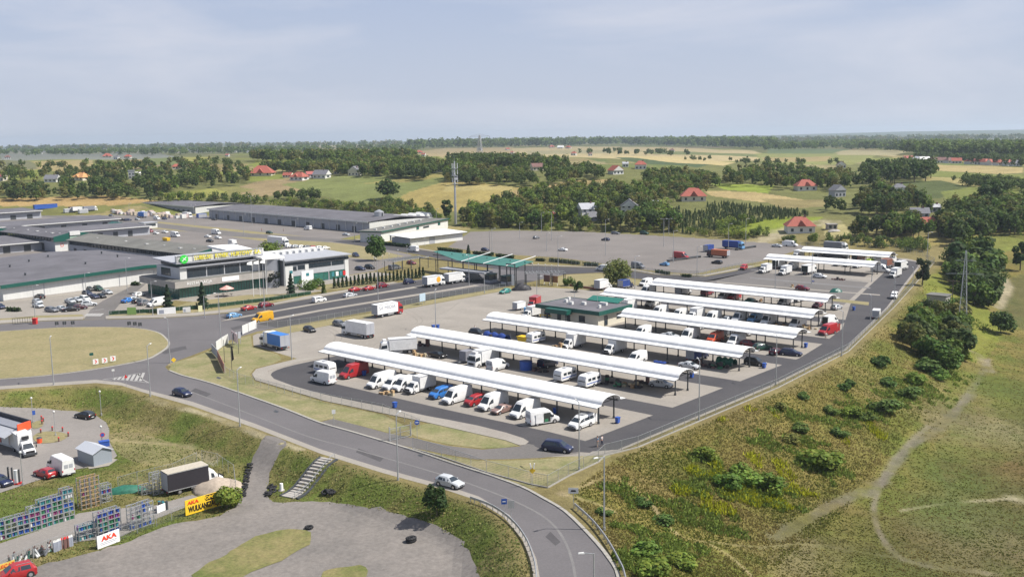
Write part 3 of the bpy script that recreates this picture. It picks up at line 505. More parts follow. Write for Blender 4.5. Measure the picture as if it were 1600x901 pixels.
# tyre marks on the forecourt, mended patches and drain covers in the road
TYM = paving("tyre_marks", (0.208, 0.19, 0.166), (0.244, 0.221, 0.195), .8, 3, .2); PATCH = paving("mended_asphalt", (0.068, 0.064, 0.0672), (0.084, 0.08, 0.0832), .3, 3, .2)
for px in ([(500,512),(515,517),(524,527),(515,538),(495,547)], [(508,510),(524,516),(534,527),(524,540),(505,551)], [(640,485),(652,492),(660,502),(640,512),(600,520)], [(634,488),(646,495),(652,503),(634,511),(596,518)], [(690,500),(640,516),(590,536),(560,545)], [(720,470),(690,490),(640,500)]): sheet("tyre_marks", ribbon(smooth_line(PX(px), 5), .3), TYM, .012)
for px in ([(305,606),(330,615),(322,620),(298,611)], [(560,700),(600,715),(594,721),(556,706)], [(690,742),(712,750),(706,755),(686,748)], [(250,548),(290,540),(292,545),(256,553)], [(360,512),(390,505),(396,508),(364,516)], [(860,830),(876,846),(868,852),(852,838)]): sheet("road_patch", PX(px), PATCH, .011)
for px in ([(430,640),(436,642.3),(433,645),(427,642.6)], [(655,709),(662,711),(659,713.6),(652,711.4)], [(340,588),(346,590),(343,592),(337,590)]): sheet("drain_cover", PX(px), DSTEEL, .014)
# ================================================================ buildings (local frame: x along the canopies, y across them)
class Bld:
    def __init__(s, name, st, label, cat, z=0.0, rz=ANG, group=None):
        x, y = ST(*st); s.st = st; s.z = z; s.r = root(name, (x, y, z), rz, label, cat, group)
    def part(s, name, mb, m, parent=None, smooth=0, label=None):
        o = put(name, mb.mesh(name, m, smooth=smooth), parent or s.r)
        if label: o["label"] = label
        return o
def windows(b, wall, wins, glass=GLASS, frame=DSTEEL, name="window"):
    """each window: a frame with its pane under it; wins = (axis, plane, u0, u1, z0, z1, outward sign)"""
    for ax, pl, u0, u1, z0, z1, sg in wins:
        f = MB(); t = .09
        def q(mb, a0, a1, c0, c1, d0, d1):
            p0, p1 = sorted((pl+sg*d0, pl+sg*d1))
            mb.box(p0, p1, a0, a1, c0, c1) if ax == 'x' else mb.box(a0, a1, p0, p1, c0, c1)
        q(f, u0, u1, z0, z0+t, 0, .09); q(f, u0, u1, z1-t, z1, 0, .09); q(f, u0, u0+t, z0+t, z1-t, 0, .09); q(f, u1-t, u1, z0+t, z1-t, 0, .09)
        n = int((u1-u0)/2.2)
        for k in range(1, n+1):
            uu = u0+(u1-u0)*k/(n+1); q(f, uu-.04, uu+.04, z0+t, z1-t, 0, .08)
        fo = b.part(name, f, frame); g = MB(); q(g, u0+.03, u1-.03, z0+.03, z1-.03, .012, .04); b.part("pane", g, glass, fo)
def roof_vents(b, pts, z):
    for x, y in pts:
        v = MB(); v.box(x-.6, x+.6, y-.5, y+.5, z, z+.5).box(x-.7, x+.7, y-.6, y+.6, z+.5, z+.62); b.part("roof_vent", v, WALLW)
def gable_roof(y0, y1, x0, x1, ze, zr, th=.28, over=.6):
    m = MB(); yc = (y0+y1)/2; k = (zr-ze)/((y1-y0)/2)
    m.xprism([(y0-over, ze-k*over), (yc, zr), (y1+over, ze-k*over), (y1+over, ze-k*over+th), (yc, zr+th), (y0-over, ze-k*over+th)], x0-over, x1+over); return m
# ---- the big white market hall, left
def market_hall():
    b = Bld("market_hall", (-314.5, 166), "huge low white hall with dark roof and green eaves band beside the car park", "hall")
    X0, X1, Y0, Y1 = -70, 0, -41, 25; he, hr = 5.0, 6.1
    w = MB(); w.prism([(X0, Y0), (X1, Y0), (X1, Y1), (X0, Y1)], 0, he); b.part("wall", w, WALLW)
    yc = 6
    r = MB(); r.xprism([(Y0-1, he-.15), (yc, hr), (Y1+1, he-.1), (Y1+1, he+.15), (yc, hr+.25), (Y0-1, he+.1)], X0-1, X1+1.1); b.part("roof", r, ROOFD)
    f = MB(); f.add([(X1+1.12, Y0-1, he-.95), (X1+1.12, yc, hr-.75), (X1+1.12, Y1+1, he-.9), (X1+1.12, Y1+1, he+.2), (X1+1.12, yc, hr+.3), (X1+1.12, Y0-1, he+.15),
                     (X1+1.3, Y0-1, he-.95), (X1+1.3, yc, hr-.75), (X1+1.3, Y1+1, he-.9), (X1+1.3, Y1+1, he+.2), (X1+1.3, yc, hr+.3), (X1+1.3, Y0-1, he+.15)],
                    [(0,1,4,5), (1,2,3,4), (11,10,7,6), (10,9,8,7), (5,4,10,11), (4,3,9,10), (6,7,1,0), (7,8,2,1), (0,5,11,6), (2,8,9,3)]); b.part("eaves_band", f, GREENP)
    for y in (-28.5, -16, -3.5, 9, 18):
        j = MB(); j.box(X1+.003, X1+.12, y-.08, y+.08, 0, he-.9); b.part("downpipe", j, WALLG)
    p = MB(); p.box(X1+.002, X1+.06, Y0, Y1, 0, .35); b.part("plinth", p, CONC)
    for x, y in ((-14, -28), (-22, -4), (-40, -22), (-48, -12), (-55, -2), (-34, 14), (-50, 16)):
        v = MB(); zz = he+.1+(hr-he)*(1-abs(y-yc)/45); v.bar((x, y, zz), (x, y, zz+.8), .3, 8).bar((x, y, zz+.8), (x, y, zz+1.0), .5, 8, .2); b.part("roof_vent", v, DSTEEL)
market_hall()
# ---- gabled wholesale halls whose green ends face the entrance
def gabled_hall(st, width, length, label, letter=None, lcol=None, roofm=ROOFG, full=True):
    b = Bld("wholesale_hall", st, label, "hall"); W = width; L = length; he, hr = 6.4, 8.3
    w = MB(); w.box(-L, 0, 0, W, 0, 4.4); b.part("wall", w, WALLG)
    for y0, y1 in ((0, W*.36), (W*.64, W)): g = MB(); g.box(.003, .18, y0, y1, 0, 4.5); b.part("gable_wall", g, WALLW)
    s = MB(); s.box(-L, .0, .35, W-.35, 4.4, he-.1); b.part("clerestory", s, GLASS)
    k = MB()
    for i in range(int(L/3)): k.box(-L+i*3, -L+i*3+.25, .2, .345, 4.4, he-.1); k.box(-L+i*3, -L+i*3+.25, W-.345, W-.2, 4.4, he-.1)
    b.part("mullions", k, DSTEEL)
    b.part("roof", gable_roof(0, W, -L, 0, he, hr, .25, 1.0), roofm)
    for a0, a1, z0, z1 in ((-.9, W*.36, he-.55, he-.55+1.35), (W*.64, W+.9, he-.55+1.35, he-.55)):
        e = MB(); e.add([(1.02, a0, 4.5), (1.02, a1, 4.5), (1.02, a1, z1+.9), (1.02, a0, z0+.9), (1.2, a0, 4.5), (1.2, a1, 4.5), (1.2, a1, z1+.9), (1.2, a0, z0+.9)], [(3,2,1,0), (4,5,6,7), (0,1,5,4), (1,2,6,5), (2,3,7,6), (3,0,4,7)]); b.part("green_gable", e, GREENP)
    p = MB(); p.box(0, 1.6, W*.365, W*.635, 6.9, 8.6); b.part("porch_roof", p, WALLW)
    e = MB(); e.box(0.1, 1.2, W*.37, W*.63, 0, 6.88); b.part("entrance_glazing", e, mat("pale_green_glass", (.30, .40, .33), .2, vary=.2))
    for q in range(4):
        y = W*(.40+.062*q); c = MB(); c.box(1.203, 1.3, y, y+.45, 2.6, 5.6); b.part("entrance_column", c, SIGNY)
    roof_vents(b, [(-L*x, W*y) for x, y in ((.08, .3), (.16, .22), (.2, .42), (.3, .3), (.42, .24), (.5, .4), (.6, .28), (.72, .35), (.85, .3))], he+.75)
    if letter: text(letter, 2.2, lcol, b.r, (.20, W*.18, 2.7), (math.pi/2, 0, math.pi/2), "gable_lettering")
    dr = MB(); dr.box(0, 2.5, -.05, -.002, 0.1, 3.2); dm = dr.mesh("loading_door", DSTEEL)
    for q in range(int(L/9)): put("loading_door", dm, b.r, (-L+4+q*9, 0, 0))
gabled_hall((-328, 198.5), 19.5, 98, "grey-roofed gabled hall with green end and yellow-posted glass porch behind the office")
gabled_hall((-443, 200), 17.5, 62, "dark-roofed gabled hall with green end and red letter on its white wall", "D", SIGNR, ROOFD)
gabled_hall((-500, 184), 22, 90, "gabled hall with green end and blue letters at the left edge of the view", "JF", SIGNB, ROOFD)
def shed(name, st, x0, x1, y0, y1, he, label, roofm=ROOFD, slope=.8, doors=(), over=1.0, wallm=WALLG, face='x', cat="shed", white_end=True):
    b = Bld(name, st, label, cat)
    w = MB(); w.box(x0, x1, y0, y1, 0, he); b.part("wall", w, wallm)
    r = MB(); yc = (y0+y1)/2; xc = (x0+x1)/2
    if face == 'x':       # long wall is the +x side
        r.add([(x0-over, y0-.4, he+.02+slope*.2), (x1+over*2, y0-.4, he+.02), (x1+over*2, y1+.4, he+.02), (x0-over, y1+.4, he+.02+slope*.2), (x0-over, y0-.4, he+.35+slope), (x1+over*2, y0-.4, he+.35), (x1+over*2, y1+.4, he+.35), (x0-over, y1+.4, he+.35+slope)], [(3,2,1,0), (4,5,6,7), (0,1,5,4), (1,2,6,5), (2,3,7,6), (3,0,4,7)])
    else:
        r.xprism([(y0-over*1.2, he+.02), (yc, he+slope), (y1+over, he+.02), (y1+over, he+.35), (yc, he+.33+slope), (y0-over*1.2, he+.35)], x0-.5, x1+.5)
    b.part("roof", r, roofm)
    e = MB()
    if face == 'x': e.box(x1+over*2+.002, x1+over*2+.12, y0-.4, y1+.4, he-.05, he+.36)
    else: e.box(x0-.5, x1+.5, y0-over*1.2-.12, y0-over*1.2-.002, he-.35, he+.42)
    b.part("gutter", e, WALLW)
    for u0, u1 in doors:
        d = MB()
        if face == 'x': d.box(x1+.003, x1+.08, u0, u1, .05, 2.9)
        else: d.box(u0, u1, y0-.08, y0-.003, .05, 2.9)
        b.part("door", d, DSTEEL)
    if white_end:
        d = MB(); 
        if face == 'x': d.box(x0, x1, y1+.003, y1+.1, 0, he)
        else: d.box(x1+.003, x1+.1, y0, y1, 0, he)
        b.part("end_wall", d, WALLW)
    return b
b = shed("storage_hall", (-392, 339.5), -168, 0, 0, 40, 5.6, "long white-edged hall with dark roof in the middle distance, left of the telecom mast", face='y', slope=1.5, doors=[(-160+i*14.5, -156.5+i*14.5) for i in range(11)], cat="hall")
b.r.rotation_euler[2] = ANG + math.radians(-4.2)
for q in range(22):
    c = MB(); c.box(-165+q*7.6, -164.7+q*7.6, -.3, -.004, 0, 5.5); b.part("wall_column", c, WALLW)
b = shed("storage_hall", (-592, 362), -108, 0, 0, 36, 5.2, "farthest long dark-roofed hall with many goods doors and stacked pallets before it", face='y', slope=1.3, doors=[(-105+i*7.2, -102+i*7.2) for i in range(14)], cat="hall")
b.r.rotation_euler[2] = ANG + math.radians(-5)
shed("delivery_shed", (-551, 205), -24, 0, -70, 82, 4.2, "long narrow dark-roofed shed with an orange lorry and white vans along it", doors=[(-60+i*12, -57+i*12) for i in range(12)])
shed("delivery_shed", (-661, 262), -26, 0, -70, 29, 4.6, "dark-roofed shed with a row of square dark windows behind the orange lorry's shed", doors=[(-64+i*10.5, -60.5+i*10.5) for i in range(9)])
shed("delivery_shed", (-456, 175), -34, 0, -60, 27, 3.8, "low dark flat-roofed shed wedged between the big white hall and the lettered halls", doors=[(-55+i*9, -52+i*9) for i in range(9)])
# yellow-walled extension roof running back from the hall with the red letter
shed("delivery_shed", (-485, 221), -20, 0, 0, 48, 4.4, "narrow dark shed roof running right from the red-lettered hall towards a white lorry", doors=[(4+i*8, 6.5+i*8) for i in range(5)])
# ---- cold store group
b = Bld("cold_store", (-350, 310), "white cold store with green-grey roof and two small green windows behind the hedge", "warehouse", 0, ANG+.36)
w = MB(); w.box(-11, 0, 0, 77, 0, 5.0); b.part("wall", w, WALLW)
r = MB(); r.xprism([(-.6, 5.02), (-.6, 5.3), (77.6, 5.3), (77.6, 5.02)], -12, .7); b.part("roof", r, ROOFG)
roof_vents(b, [(-6-.4*k, 6+9*k) for k in range(7)], 5.3)
e = MB(); e.box(.71, .8, -.6, 77.6, 4.75, 5.32); b.part("eaves_band", e, GREENP)
e = MB(); e.box(-11, .6, -.70, -.604, 4.75, 5.32); b.part("eaves_band", e, GREENP)
windows(b, None, [('x', 0, 38, 41, 2.6, 4.2, 1), ('x', 0, 64, 67, 2.6, 4.2, 1)], GREENG)
windows(b, None, [('x', 0, 46, 53, 2.6, 3.5, 1)])
for y in (9, 14, 17): 
    d = MB(); d.box(.003, .08, y, y+1.4, .05, 2.6); b.part("door", d, DSTEEL)
b = Bld("cold_store_annexe", (-326, 306), "low pale annexe with sloping white roof standing before the cold store", "warehouse")
w = MB(); w.box(-12, 0, 0, 34, 0, 3.6); b.part("wall", w, WALLW)
w = MB(); w.box(-12, 0, -.1, -.004, 0, 3.6); b.part("grey_wall", w, WALLG)
r = MB(); r.plate((-13, -1, 4.5), (1.2, -1, 3.8), (1.2, 36, 3.8), (-13, 36, 4.5), .25); b.part("roof", r, ROOFW)
d = MB(); d.box(.004, .09, 12, 15.5, .05, 3.2); b.part("roller_door", d, WALLG)
g = MB(); g.box(1.1, 1.3, -1, 36, 3.45, 3.66); b.part("gutter", g, DSTEEL)
b = Bld("transformer_kiosk", (-398, 384), "small white box kiosk at the foot of the telecom mast", "kiosk")
w = MB(); w.box(-4, 4, -3, 3, 0, 4.6); b.part("wall", w, WALLW); r = MB(); r.box(-4.3, 4.3, -3.3, 3.3, 4.6, 4.8); b.part("roof", r, WALLG); d = MB(); d.box(4.003, 4.06, -1, 1, .1, 2.6); b.part("door", d, WALLG)
b = Bld("silo", (-404, 357), "short grey metal silo at the corner of the long hall", "silo")
m = MB(); m.bar((0, 0, 0), (0, 0, 9.5), 2.6, 16).bar((0, 0, 9.5), (0, 0, 10.6), 2.6, 16, .4); b.part("tank", m, STEEL, smooth=30)
l = MB(); l.box(2.6, 2.9, -.3, .3, 0, 9); b.part("ladder", l, DSTEEL)
for k, (ds, dt) in enumerate(((-6, 4), (-9, 11), (-12, 18), (-15, 25), (-18, 32))):
    b = Bld("storage_tank", (-400+ds*.4, 361+dt), "white lying tank in the row behind the cold store roof", "tank", group="white tanks behind the cold store")
    m = MB(); m.bar((-5, 0, 4.6), (5, 0, 4.6), 2.2, 12).bar((5, 0, 4.6), (5.7, 0, 4.6), 2.2, 12, 1.2).bar((-5, 0, 4.6), (-5.7, 0, 4.6), 2.2, 12, 1.2); b.part("tank", m, WALLW, smooth=35)
    f = MB(); f.box(-3.4, -2.8, -1.8, 1.8, 0, 3); f.box(2.8, 3.4, -1.8, 1.8, 0, 3); b.part("saddle", f, CONC)
# ---- office with restaurant
PANEL = mat('pale_metal_panels', (.47, .48, .50), .45, vary=.06, scale=.5, seam=(1.5, 1.5, .12, .03))
def office():
    b = Bld("office_building", (-272, 160), "office with green glass floor, concrete band, yellow roof lettering and pale right wing", "building", 0, ANG-.055)
    # left wing: glazed ground floor, concrete band, set-back upper storey
    w = MB(); w.box(-22, -1.6, 0, 30, 0, 3.6); b.part("ground_floor_glazing", w, GREENG)
    mu = MB()
    for k in range(31): mu.box(-1.597, -1.50, k*.97, k*.97+.07, .3, 3.55)
    for k in range(20): mu.box(-21.5+k*1.02, -21.43+k*1.02, -.1, -.003, .3, 3.55)
    b.part("mullions", mu, DSTEEL)
    p = MB(); p.box(-1.6, -1.45, -.1, 30, 0, .3); b.part("plinth", p, CONC)
    c = MB(); c.box(-23, .4, -2.2, 33, 3.62, 5.6); b.part("concrete_band", c, CONC)
    d = MB(); d.box(-22.6, .0, -1.8, 32.6, 5.6, 5.75); b.part("terrace_roof", d, ROOFG)
    u = MB(); u.box(-18, -3.2, 1.4, 29.5, 5.76, 9.3); b.part("upper_storey", u, PANEL)
    u = MB(); u.box(-3.197, -3.05, 1.4, 3.6, 5.76, 9.3); u.box(-3.197, -3.05, 26.6, 29.5, 5.76, 9.3); b.part("white_pier", u, WALLW)
    windows(b, None, [('x', -3.2, 3.8, 10.2, 6.0, 8.8, 1), ('x', -3.2, 10.6, 16.4, 6.0, 8.8, 1), ('x', -3.2, 16.8, 22, 6.0, 8.8, 1), ('x', -3.2, 22.4, 26.4, 6.0, 8.8, 1)])
    windows(b, None, [('y', 1.4, -15, -9, 6.4, 8.8, -1)])
    e = MB(); e.box(-3.2, -2.3, 1.2, 29.8, 9.32, 9.55); b.part("sun_louvre", e, WALLG)
    a = MB(); a.box(-17, -4.6, 2.4, 29.2, 9.56, 10.5); b.part("attic_glazing", a, GLASS)
    r = MB(); r.plate((-19, .4, 11.4), (-3.0, .4, 10.7), (-3.0, 31, 10.7), (-19, 31, 11.4), .3); b.part("roof", r, WALLG)
    fr = MB(); fr.box(-3.3, -3.1, 1.0, 31, 10.9, 11.0); fr.box(-3.3, -3.1, 1.0, 31, 13.0, 13.1)
    for k in range(13): fr.bar((-3.2, 1.2+k*2.45, 10.9), (-3.2, 1.2+k*2.45, 13.05), .05)
    sg = b.part("roof_sign", fr, STEEL)
    bk = MB(); bk.box(-4.6, -3.4, .8, 31.2, 10.95, 12.9); b.part("sign_fascia", bk, WALLW)
    text("LUBELSKI  RYNEK  HURTOWY  S.A.", 1.75, SIGNY, sg, (-3.0, 18.2, 11.95), (math.pi/2, 0, math.pi/2), ext=.05, bold=.045, sx=.86)
    em = MB(); em.bar((-3.05, 3.0, 11.9), (-2.9, 3.0, 11.9), 1.35, 20); emo = put("emblem", em.mesh("emblem", SIGNG), sg)
    lf = MB(); lf.bar((-2.89, 2.3, 11.3), (-2.85, 3.7, 12.5), .14, 6); lf.bar((-2.89, 2.5, 12.3), (-2.85, 3.5, 11.5), .12, 6); put("emblem_leaf", lf.mesh("emblem_leaf", WHITE), sg)
    text("RESTAURACJA", 1.25, WHITE, b.r, (.43, 5.9, 4.7), (math.pi/2, 0, math.pi/2), "band_lettering", ext=.03, sx=1.05)
    bn = MB(); bn.box(.41, .5, 13.5, 19.5, 4.1, 5.5); bo = b.part("white_banner", bn, WHITE)
    # entrance tower with the tilted white slab roof
    t = MB(); t.prism([(-24, 30.5), (-1.0, 30.2), (1.0, 33.5), (-24, 37.5)], 0, 9.4); b.part("entrance_tower", t, WALLG)
    g = MB(); g.add([(1.02, 33.4, 0.2), (-3.0, 37.2, .2), (-3.0, 37.2, 9.2), (1.02, 33.4, 9.2)], [(0, 1, 2, 3)]); b.part("tower_glazing", g, GLASS)
    s = MB(); s.plate((-34, 28, 11.6), (.6, 28.0, 9.9), (.6, 36.5, 9.6), (-34, 38.5, 11.3), .7); b.part("slab_roof", s, ROOFW)
    l = MB(); l.bar((.8, 29.2, 0), (1.0, 29.4, 9.4), .16, 8); l.bar((1.4, 35.4, 0), (1.6, 35.5, 9.3), .16, 8); b.part("entrance_column", l, STEEL)
    # right wing
    w = MB(); w.box(-18, 0, 36.6, 62.5, 0, 8.4); b.part("right_wing", w, PANEL)
    w = MB(); w.box(.003, .14, 36.8, 39.8, 0, 7.6); w.box(.003, .14, 44.6, 46.0, 0, 7.6); w.box(.003, .14, 61, 62.5, 0, 8.3); b.part("white_pier", w, WALLW)
    windows(b, None, [('x', 0, 37.2, 41.3, 4.7, 6.1, 1), ('x', 0, 41.8, 44.5, 4.9, 6.3, 1), ('x', 0, 46.2, 55.2, 5.0, 6.5, 1), ('x', 0, 55.5, 60.6, 5.0, 6.5, 1)])
    windows(b, None, [('x', 0, 38, 44.5, .3, 2.9, 1), ('x', 0, 46.2, 54.0, .3, 3.1, 1), ('x', 0, 54.4, 60.8, .3, 3.2, 1)], GREENG)
    e = MB(); e.box(.003, .35, 36.7, 62.5, 6.75, 7.45); b.part("ribbon_glazing", e, GLASS)
    r = MB(); r.plate((-19, 36.2, 8.9), (1.2, 36.2, 8.3), (1.2, 63.2, 8.3), (-19, 63.2, 8.9), .32); b.part("roof", r, WALLG)
    cp = MB(); cp.box(-19.5, -18.2, 40, 62, 9.1, 9.7); b.part("parapet", cp, WALLW)
    for k in range(9):
        v = MB(); v.box(-14, -12.6, 39+k*2.6, 40.3+k*2.6, 8.85, 9.7); b.part("roof_unit", v, WALLW)
    for y, c in ((55.2, TURQ), (57, WHITE), (58.6, TURQ), (60, REDP)):
        q = MB(); q.box(.12, .17, y, y+1.1, 1.2, 2.7); b.part("window_poster", q, c)
    q = MB(); q.box(.15, .22, 38.4, 39.6, 4.0, 4.9); b.part("pharmacy_cross", q, TURQ)
office()
b = Bld("advertising_sign", (-262, 199.6), "tall white panel with small turquoise mark on the lawn by the office wing", "sign")
m = MB(); m.box(-.2, .2, -2.4, 2.4, .2, 5.4); b.part("panel", m, WHITE); m = MB(); m.box(.203, .24, -.6, .6, 3.7, 4.7); b.part("mark", m, TURQ); m = MB(); m.box(-.3, .3, -2.6, 2.6, 0, .2); b.part("base", m, CONC)
b = Bld("parasol", (-267, 172.5), "red and white parasol over the restaurant terrace", "parasol")
m = MB(); m.bar((0, 0, 2.35), (0, 0, 3.4), 2.3, 8, .1); b.part("canopy", m, mat("parasol_cloth", (.72, .38, .33), .8, vary=.4, scale=.5)); m = MB(); m.bar((0, 0, 0), (0, 0, 2.5), .05, 6); b.part("pole", m, STEEL)
for k, (dx_, dy_) in enumerate(((-1.2, -.6), (.9, .9))):
    b = Bld("terrace_table", (-267+dx_, 172.5+dy_), "dark terrace table under the red and white parasol", "table", group="terrace tables"); m = MB(); m.bar((0, 0, .70), (0, 0, .75), .5, 10); b.part("top", m, DSTEEL); m = MB(); m.bar((0, 0, 0), (0, 0, .7), .06, 6); b.part("leg", m, DSTEEL)
for k in range(3):
    b = Bld("flagpole", (-259.5, 177+k*2.4), "%s of three slender white flagpoles in front of the office entrance" % ["leftmost", "middle", "rightmost"][k], "flagpole", group="flagpoles")
    m = MB(); m.bar((0, 0, 0), (0, 0, 11.2), .09, 6, .05); b.part("pole", m, WHITE)
    m = MB(); m.add([(0, 0, 11.0), (0, -1.7, 10.7), (0, -1.9, 10.1), (0, -.1, 9.8), (.05, 0, 11.0), (.05, -1.7, 10.7), (.05, -1.9, 10.1), (.05, -.1, 9.8)], [(3,2,1,0), (4,5,6,7), (0,1,5,4), (1,2,6,5), (2,3,7,6), (3,0,4,7)]); b.part("flag", m, WHITE)
# ---- service building inside the market
b = Bld("service_building", (-163, 199), "single-storey service building with dark flat roof and green fascia between the canopies", "building")
w = MB(); w.box(0, 18.5, 0, 12.5, 0, 3.4); b.part("wall", w, CREAM)
r = MB(); r.box(-.8, 19.4, -.9, 13.4, 4.15, 4.25); b.part("roof", r, ROOFD)
f = MB(); f.box(-1, 19.6, -1.1, -.903, 3.35, 4.35); f.box(-1, 19.6, 13.403, 13.6, 3.35, 4.35); f.box(-1, -.803, -.9, 13.4, 3.35, 4.35); f.box(19.403, 19.6, -.9, 13.4, 3.35, 4.35); b.part("fascia", f, GREENP)
f = MB(); f.box(-.8, 19.4, -.9, 13.4, 3.3, 3.45); b.part("soffit", f, WALLW)
f = MB(); f.box(4, 11, -3.2, -1.103, 2.9, 4.0); b.part("porch_roof", f, GREENP)
f = MB(); f.box(4.3, 4.6, -3, -2.7, 0, 2.9); f.box(10.4, 10.7, -3, -2.7, 0, 2.9); b.part("porch_post", f, DSTEEL)
f = MB(); f.plate((6, 15, 5.2), (16, 15, 5.2), (16, 12, 4.4), (6, 12, 4.4), .15); b.part("roof_canopy", f, TEAL)
windows(b, None, [('y', 0, 12.5, 14.4, 1.0, 2.6, -1), ('y', 0, 1.2, 3.2, 1.0, 2.6, -1), ('x', 18.5, 2.6, 4.0, .2, 2.7, 1), ('x', 18.5, 8, 10, 1.2, 2.5, 1)])
for x in (5.5, 8.5): d = MB(); d.box(x, x+1.2, -.08, -.003, .05, 2.4); b.part("door", d, DSTEEL)
for x, y, w_ in ((3, 6, .8), (6, 4, 1.2), (9, 5.5, 1.2), (13, 8, 2.2), (15.5, 4, .5), (1.5, 9.5, .5)):
    v = MB(); v.box(x, x+w_, y, y+.8, 4.25, 5.0); b.part("roof_unit", v, WALLW)
for x, y in ((5, 8), (11, 10)): v = MB(); v.bar((x, y, 4.25), (x, y, 6.6), .05, 5); b.part("aerial", v, STEEL)
# ---- toll gate with its sloping green roofs
def gate():
    b = Bld("entrance_gate", (-232, 246), "wide entrance gate with sloping turquoise-green roof on dark posts over the road", "gate")
    r = MB(); r.plate((-24, 9, 7.2), (24.5, 4, 7.2), (24.5, -5, 6.2), (2, -3.5, 6.2), .12); r.plate((-24, 9, 7.2), (2, -3.5, 6.2), (-4, -3.0, 6.3), (-26, 7.4, 7.0), .12); b.part("roof", r, TEAL)
    for x in (-22, -14, -8, -1, 4.5, 10.5, 16, 23):
        p = MB(); p.bar((x, 3.5 - .1*x, 0), (x, 3.5-.1*x, 7.3), .16, 6); b.part("post", p, DSTEEL)
        p = MB(); p.bar((x, -3.2, 0), (x, -3.2, 6.15), .14, 6); b.part("post", p, DSTEEL)
    t = MB(); t.box(-22, 24, -3.3, -3.1, 5.75, 6.05); t.box(-22, 24, 3.2, 3.5, 6.3, 6.6); b.part("truss", t, DSTEEL)
    for x in (3, 13, 23): p = MB(); p.bar((x-2, -6, 6.6), (x+2.2, 4, 9.0), .14, 5); b.part("strut", p, WHITE)
    c = MB(); c.box(-9, 12, -6.5, -2.5, 3.2, 3.7); b.part("lower_canopy", c, WALLG)
    for x, ok in ((0.4, 1), (11.2, 1), (18.6, 0)):
        k = MB(); k.box(x-1.2, x+1.2, -4.5, -.8, 0, 2.7); ko = b.part("ticket_booth", k, GLASS)
        q = MB(); q.box(x-1.35, x+1.35, -4.7, -.6, 2.7, 2.95); put("booth_roof", q.mesh("booth_roof", GREENP), ko); q = MB(); q.box(x-1.25, x+1.25, -4.55, -.75, .0, .9); put("booth_base", q.mesh("booth_base", WALLG), ko)
    w = MB(); w.box(22.6, 23.9, -5.2, -5.05, .2, 3.6); b.part("notice_board", w, WHITE)
    for x in (20.5, 24.0): p = MB(); p.bar((x, -5.1, 0), (x, -5.1, 7.2), .18, 6); b.part("post", p, DSTEEL)
    q = MB(); q.box(20.3, 24.2, -5.25, -4.95, 6.9, 7.2); b.part("lintel", q, DSTEEL)
gate()
def pergola(st, rz, n, w, dep, label):
    x, y = ST(*st); r = root("pergola", (x, y, 0), rz, label, "pergola")
    for k in range(n):
        for yy in (0, dep):
            p = MB(); p.bar((k*w, yy, 0), (k*w, yy, 4.0), .13, 6); put("post", p.mesh("post", DSTEEL), r)
    p = MB(); p.box(-.3, (n-1)*w+.3, -.1, .1, 4.0, 4.25); p.box(-.3, (n-1)*w+.3, dep-.1, dep+.1, 4.0, 4.25); put("beam", p.mesh("beam", STEEL), r)
    p = MB()
    for k in range(int((n-1)*w/1.2)): p.box(k*1.2, k*1.2+.12, -.5, dep+.5, 4.252, 4.4)
    put("slats", p.mesh("slats", STEEL), r)
pergola((-205, 243), ANG+math.radians(45), 4, 4.2, 4, "grey slatted pergola on dark posts right of the entrance gate")
pergola((-265, 240), ANG+math.radians(90), 5, 4.4, 4.5, "grey slatted pergola on dark posts left of the gate, beyond the thujas")
b = Bld("lawn_wall", (-194, 252), "low reddish brick wall curving along the lawn behind the service building", "wall")
m = MB()
P = [(0, 0), (5, -1.2), (10, -1.6), (15, -.4), (19, 2)]
for (a0, b0), (a1, b1) in zip(P[:-1], P[1:]): m.bar((a0, b0, .3), (a1, b1, .3), .3)
b.part("masonry", m, mat("brown_brick", (.22, .09, .06), .9, vary=.2)); m = MB()
for (a0, b0), (a1, b1) in zip(P[:-1], P[1:]): m.bar((a0, b0, .66), (a1, b1, .66), .05)
b.part("coping", m, CONC)
b = Bld("advertising_board", (-203, 249.5), "pair of brown and dark advertising boards on the lawn by the gate", "sign")
for x, c in ((0, BTILE), (3.2, mat("brown_board", (.25, .12, .05), .6))): m = MB(); m.box(x, x+2.6, -.05, .05, 1.0, 3.2); b.part("board", m, c); m = MB(); m.box(x+.1, x+.2, -.06, .06, 0, 1); m.box(x+2.4, x+2.5, -.06, .06, 0, 1); b.part("legs", m, WHITE)
b = Bld("log_cabin", (-517, 268), "small dark log cabin with green roof standing alone in the wholesale yard", "cabin")
w = MB(); w.box(-4.5, 4.5, -6, 6, 0, 2.6); b.part("wall", w, mat("dark_logs", (.12, .07, .05), .9, stretch=(1, 1, 12))); b.part("roof", gable_roof(-6, 6, -4.5, 4.5, 2.6, 5.2, .2, .8), GREENP)
w = MB(); w.add([(4.52, -6, 2.6), (4.52, 6, 2.6), (4.52, 0, 5.0)], [(0, 1, 2)]); b.part("gable", w, BTILE); d = MB(); d.box(4.503, 4.56, -.6, .6, .05, 2.1); b.part("door", d, WOOD)
b = Bld("kiosk", (-524, 290), "small grey-roofed white kiosk just behind the log cabin", "kiosk"); w = MB(); w.box(-3, 3, -4, 4, 0, 3.0); b.part("wall", w, WALLW); w = MB(); w.box(-3.3, 3.3, -4.3, 4.3, 3.0, 3.3); b.part("roof", w, WALLG); w = MB(); w.box(3.003, 3.06, -3, 3, 1.2, 2.5); b.part("window", w, GLASS)
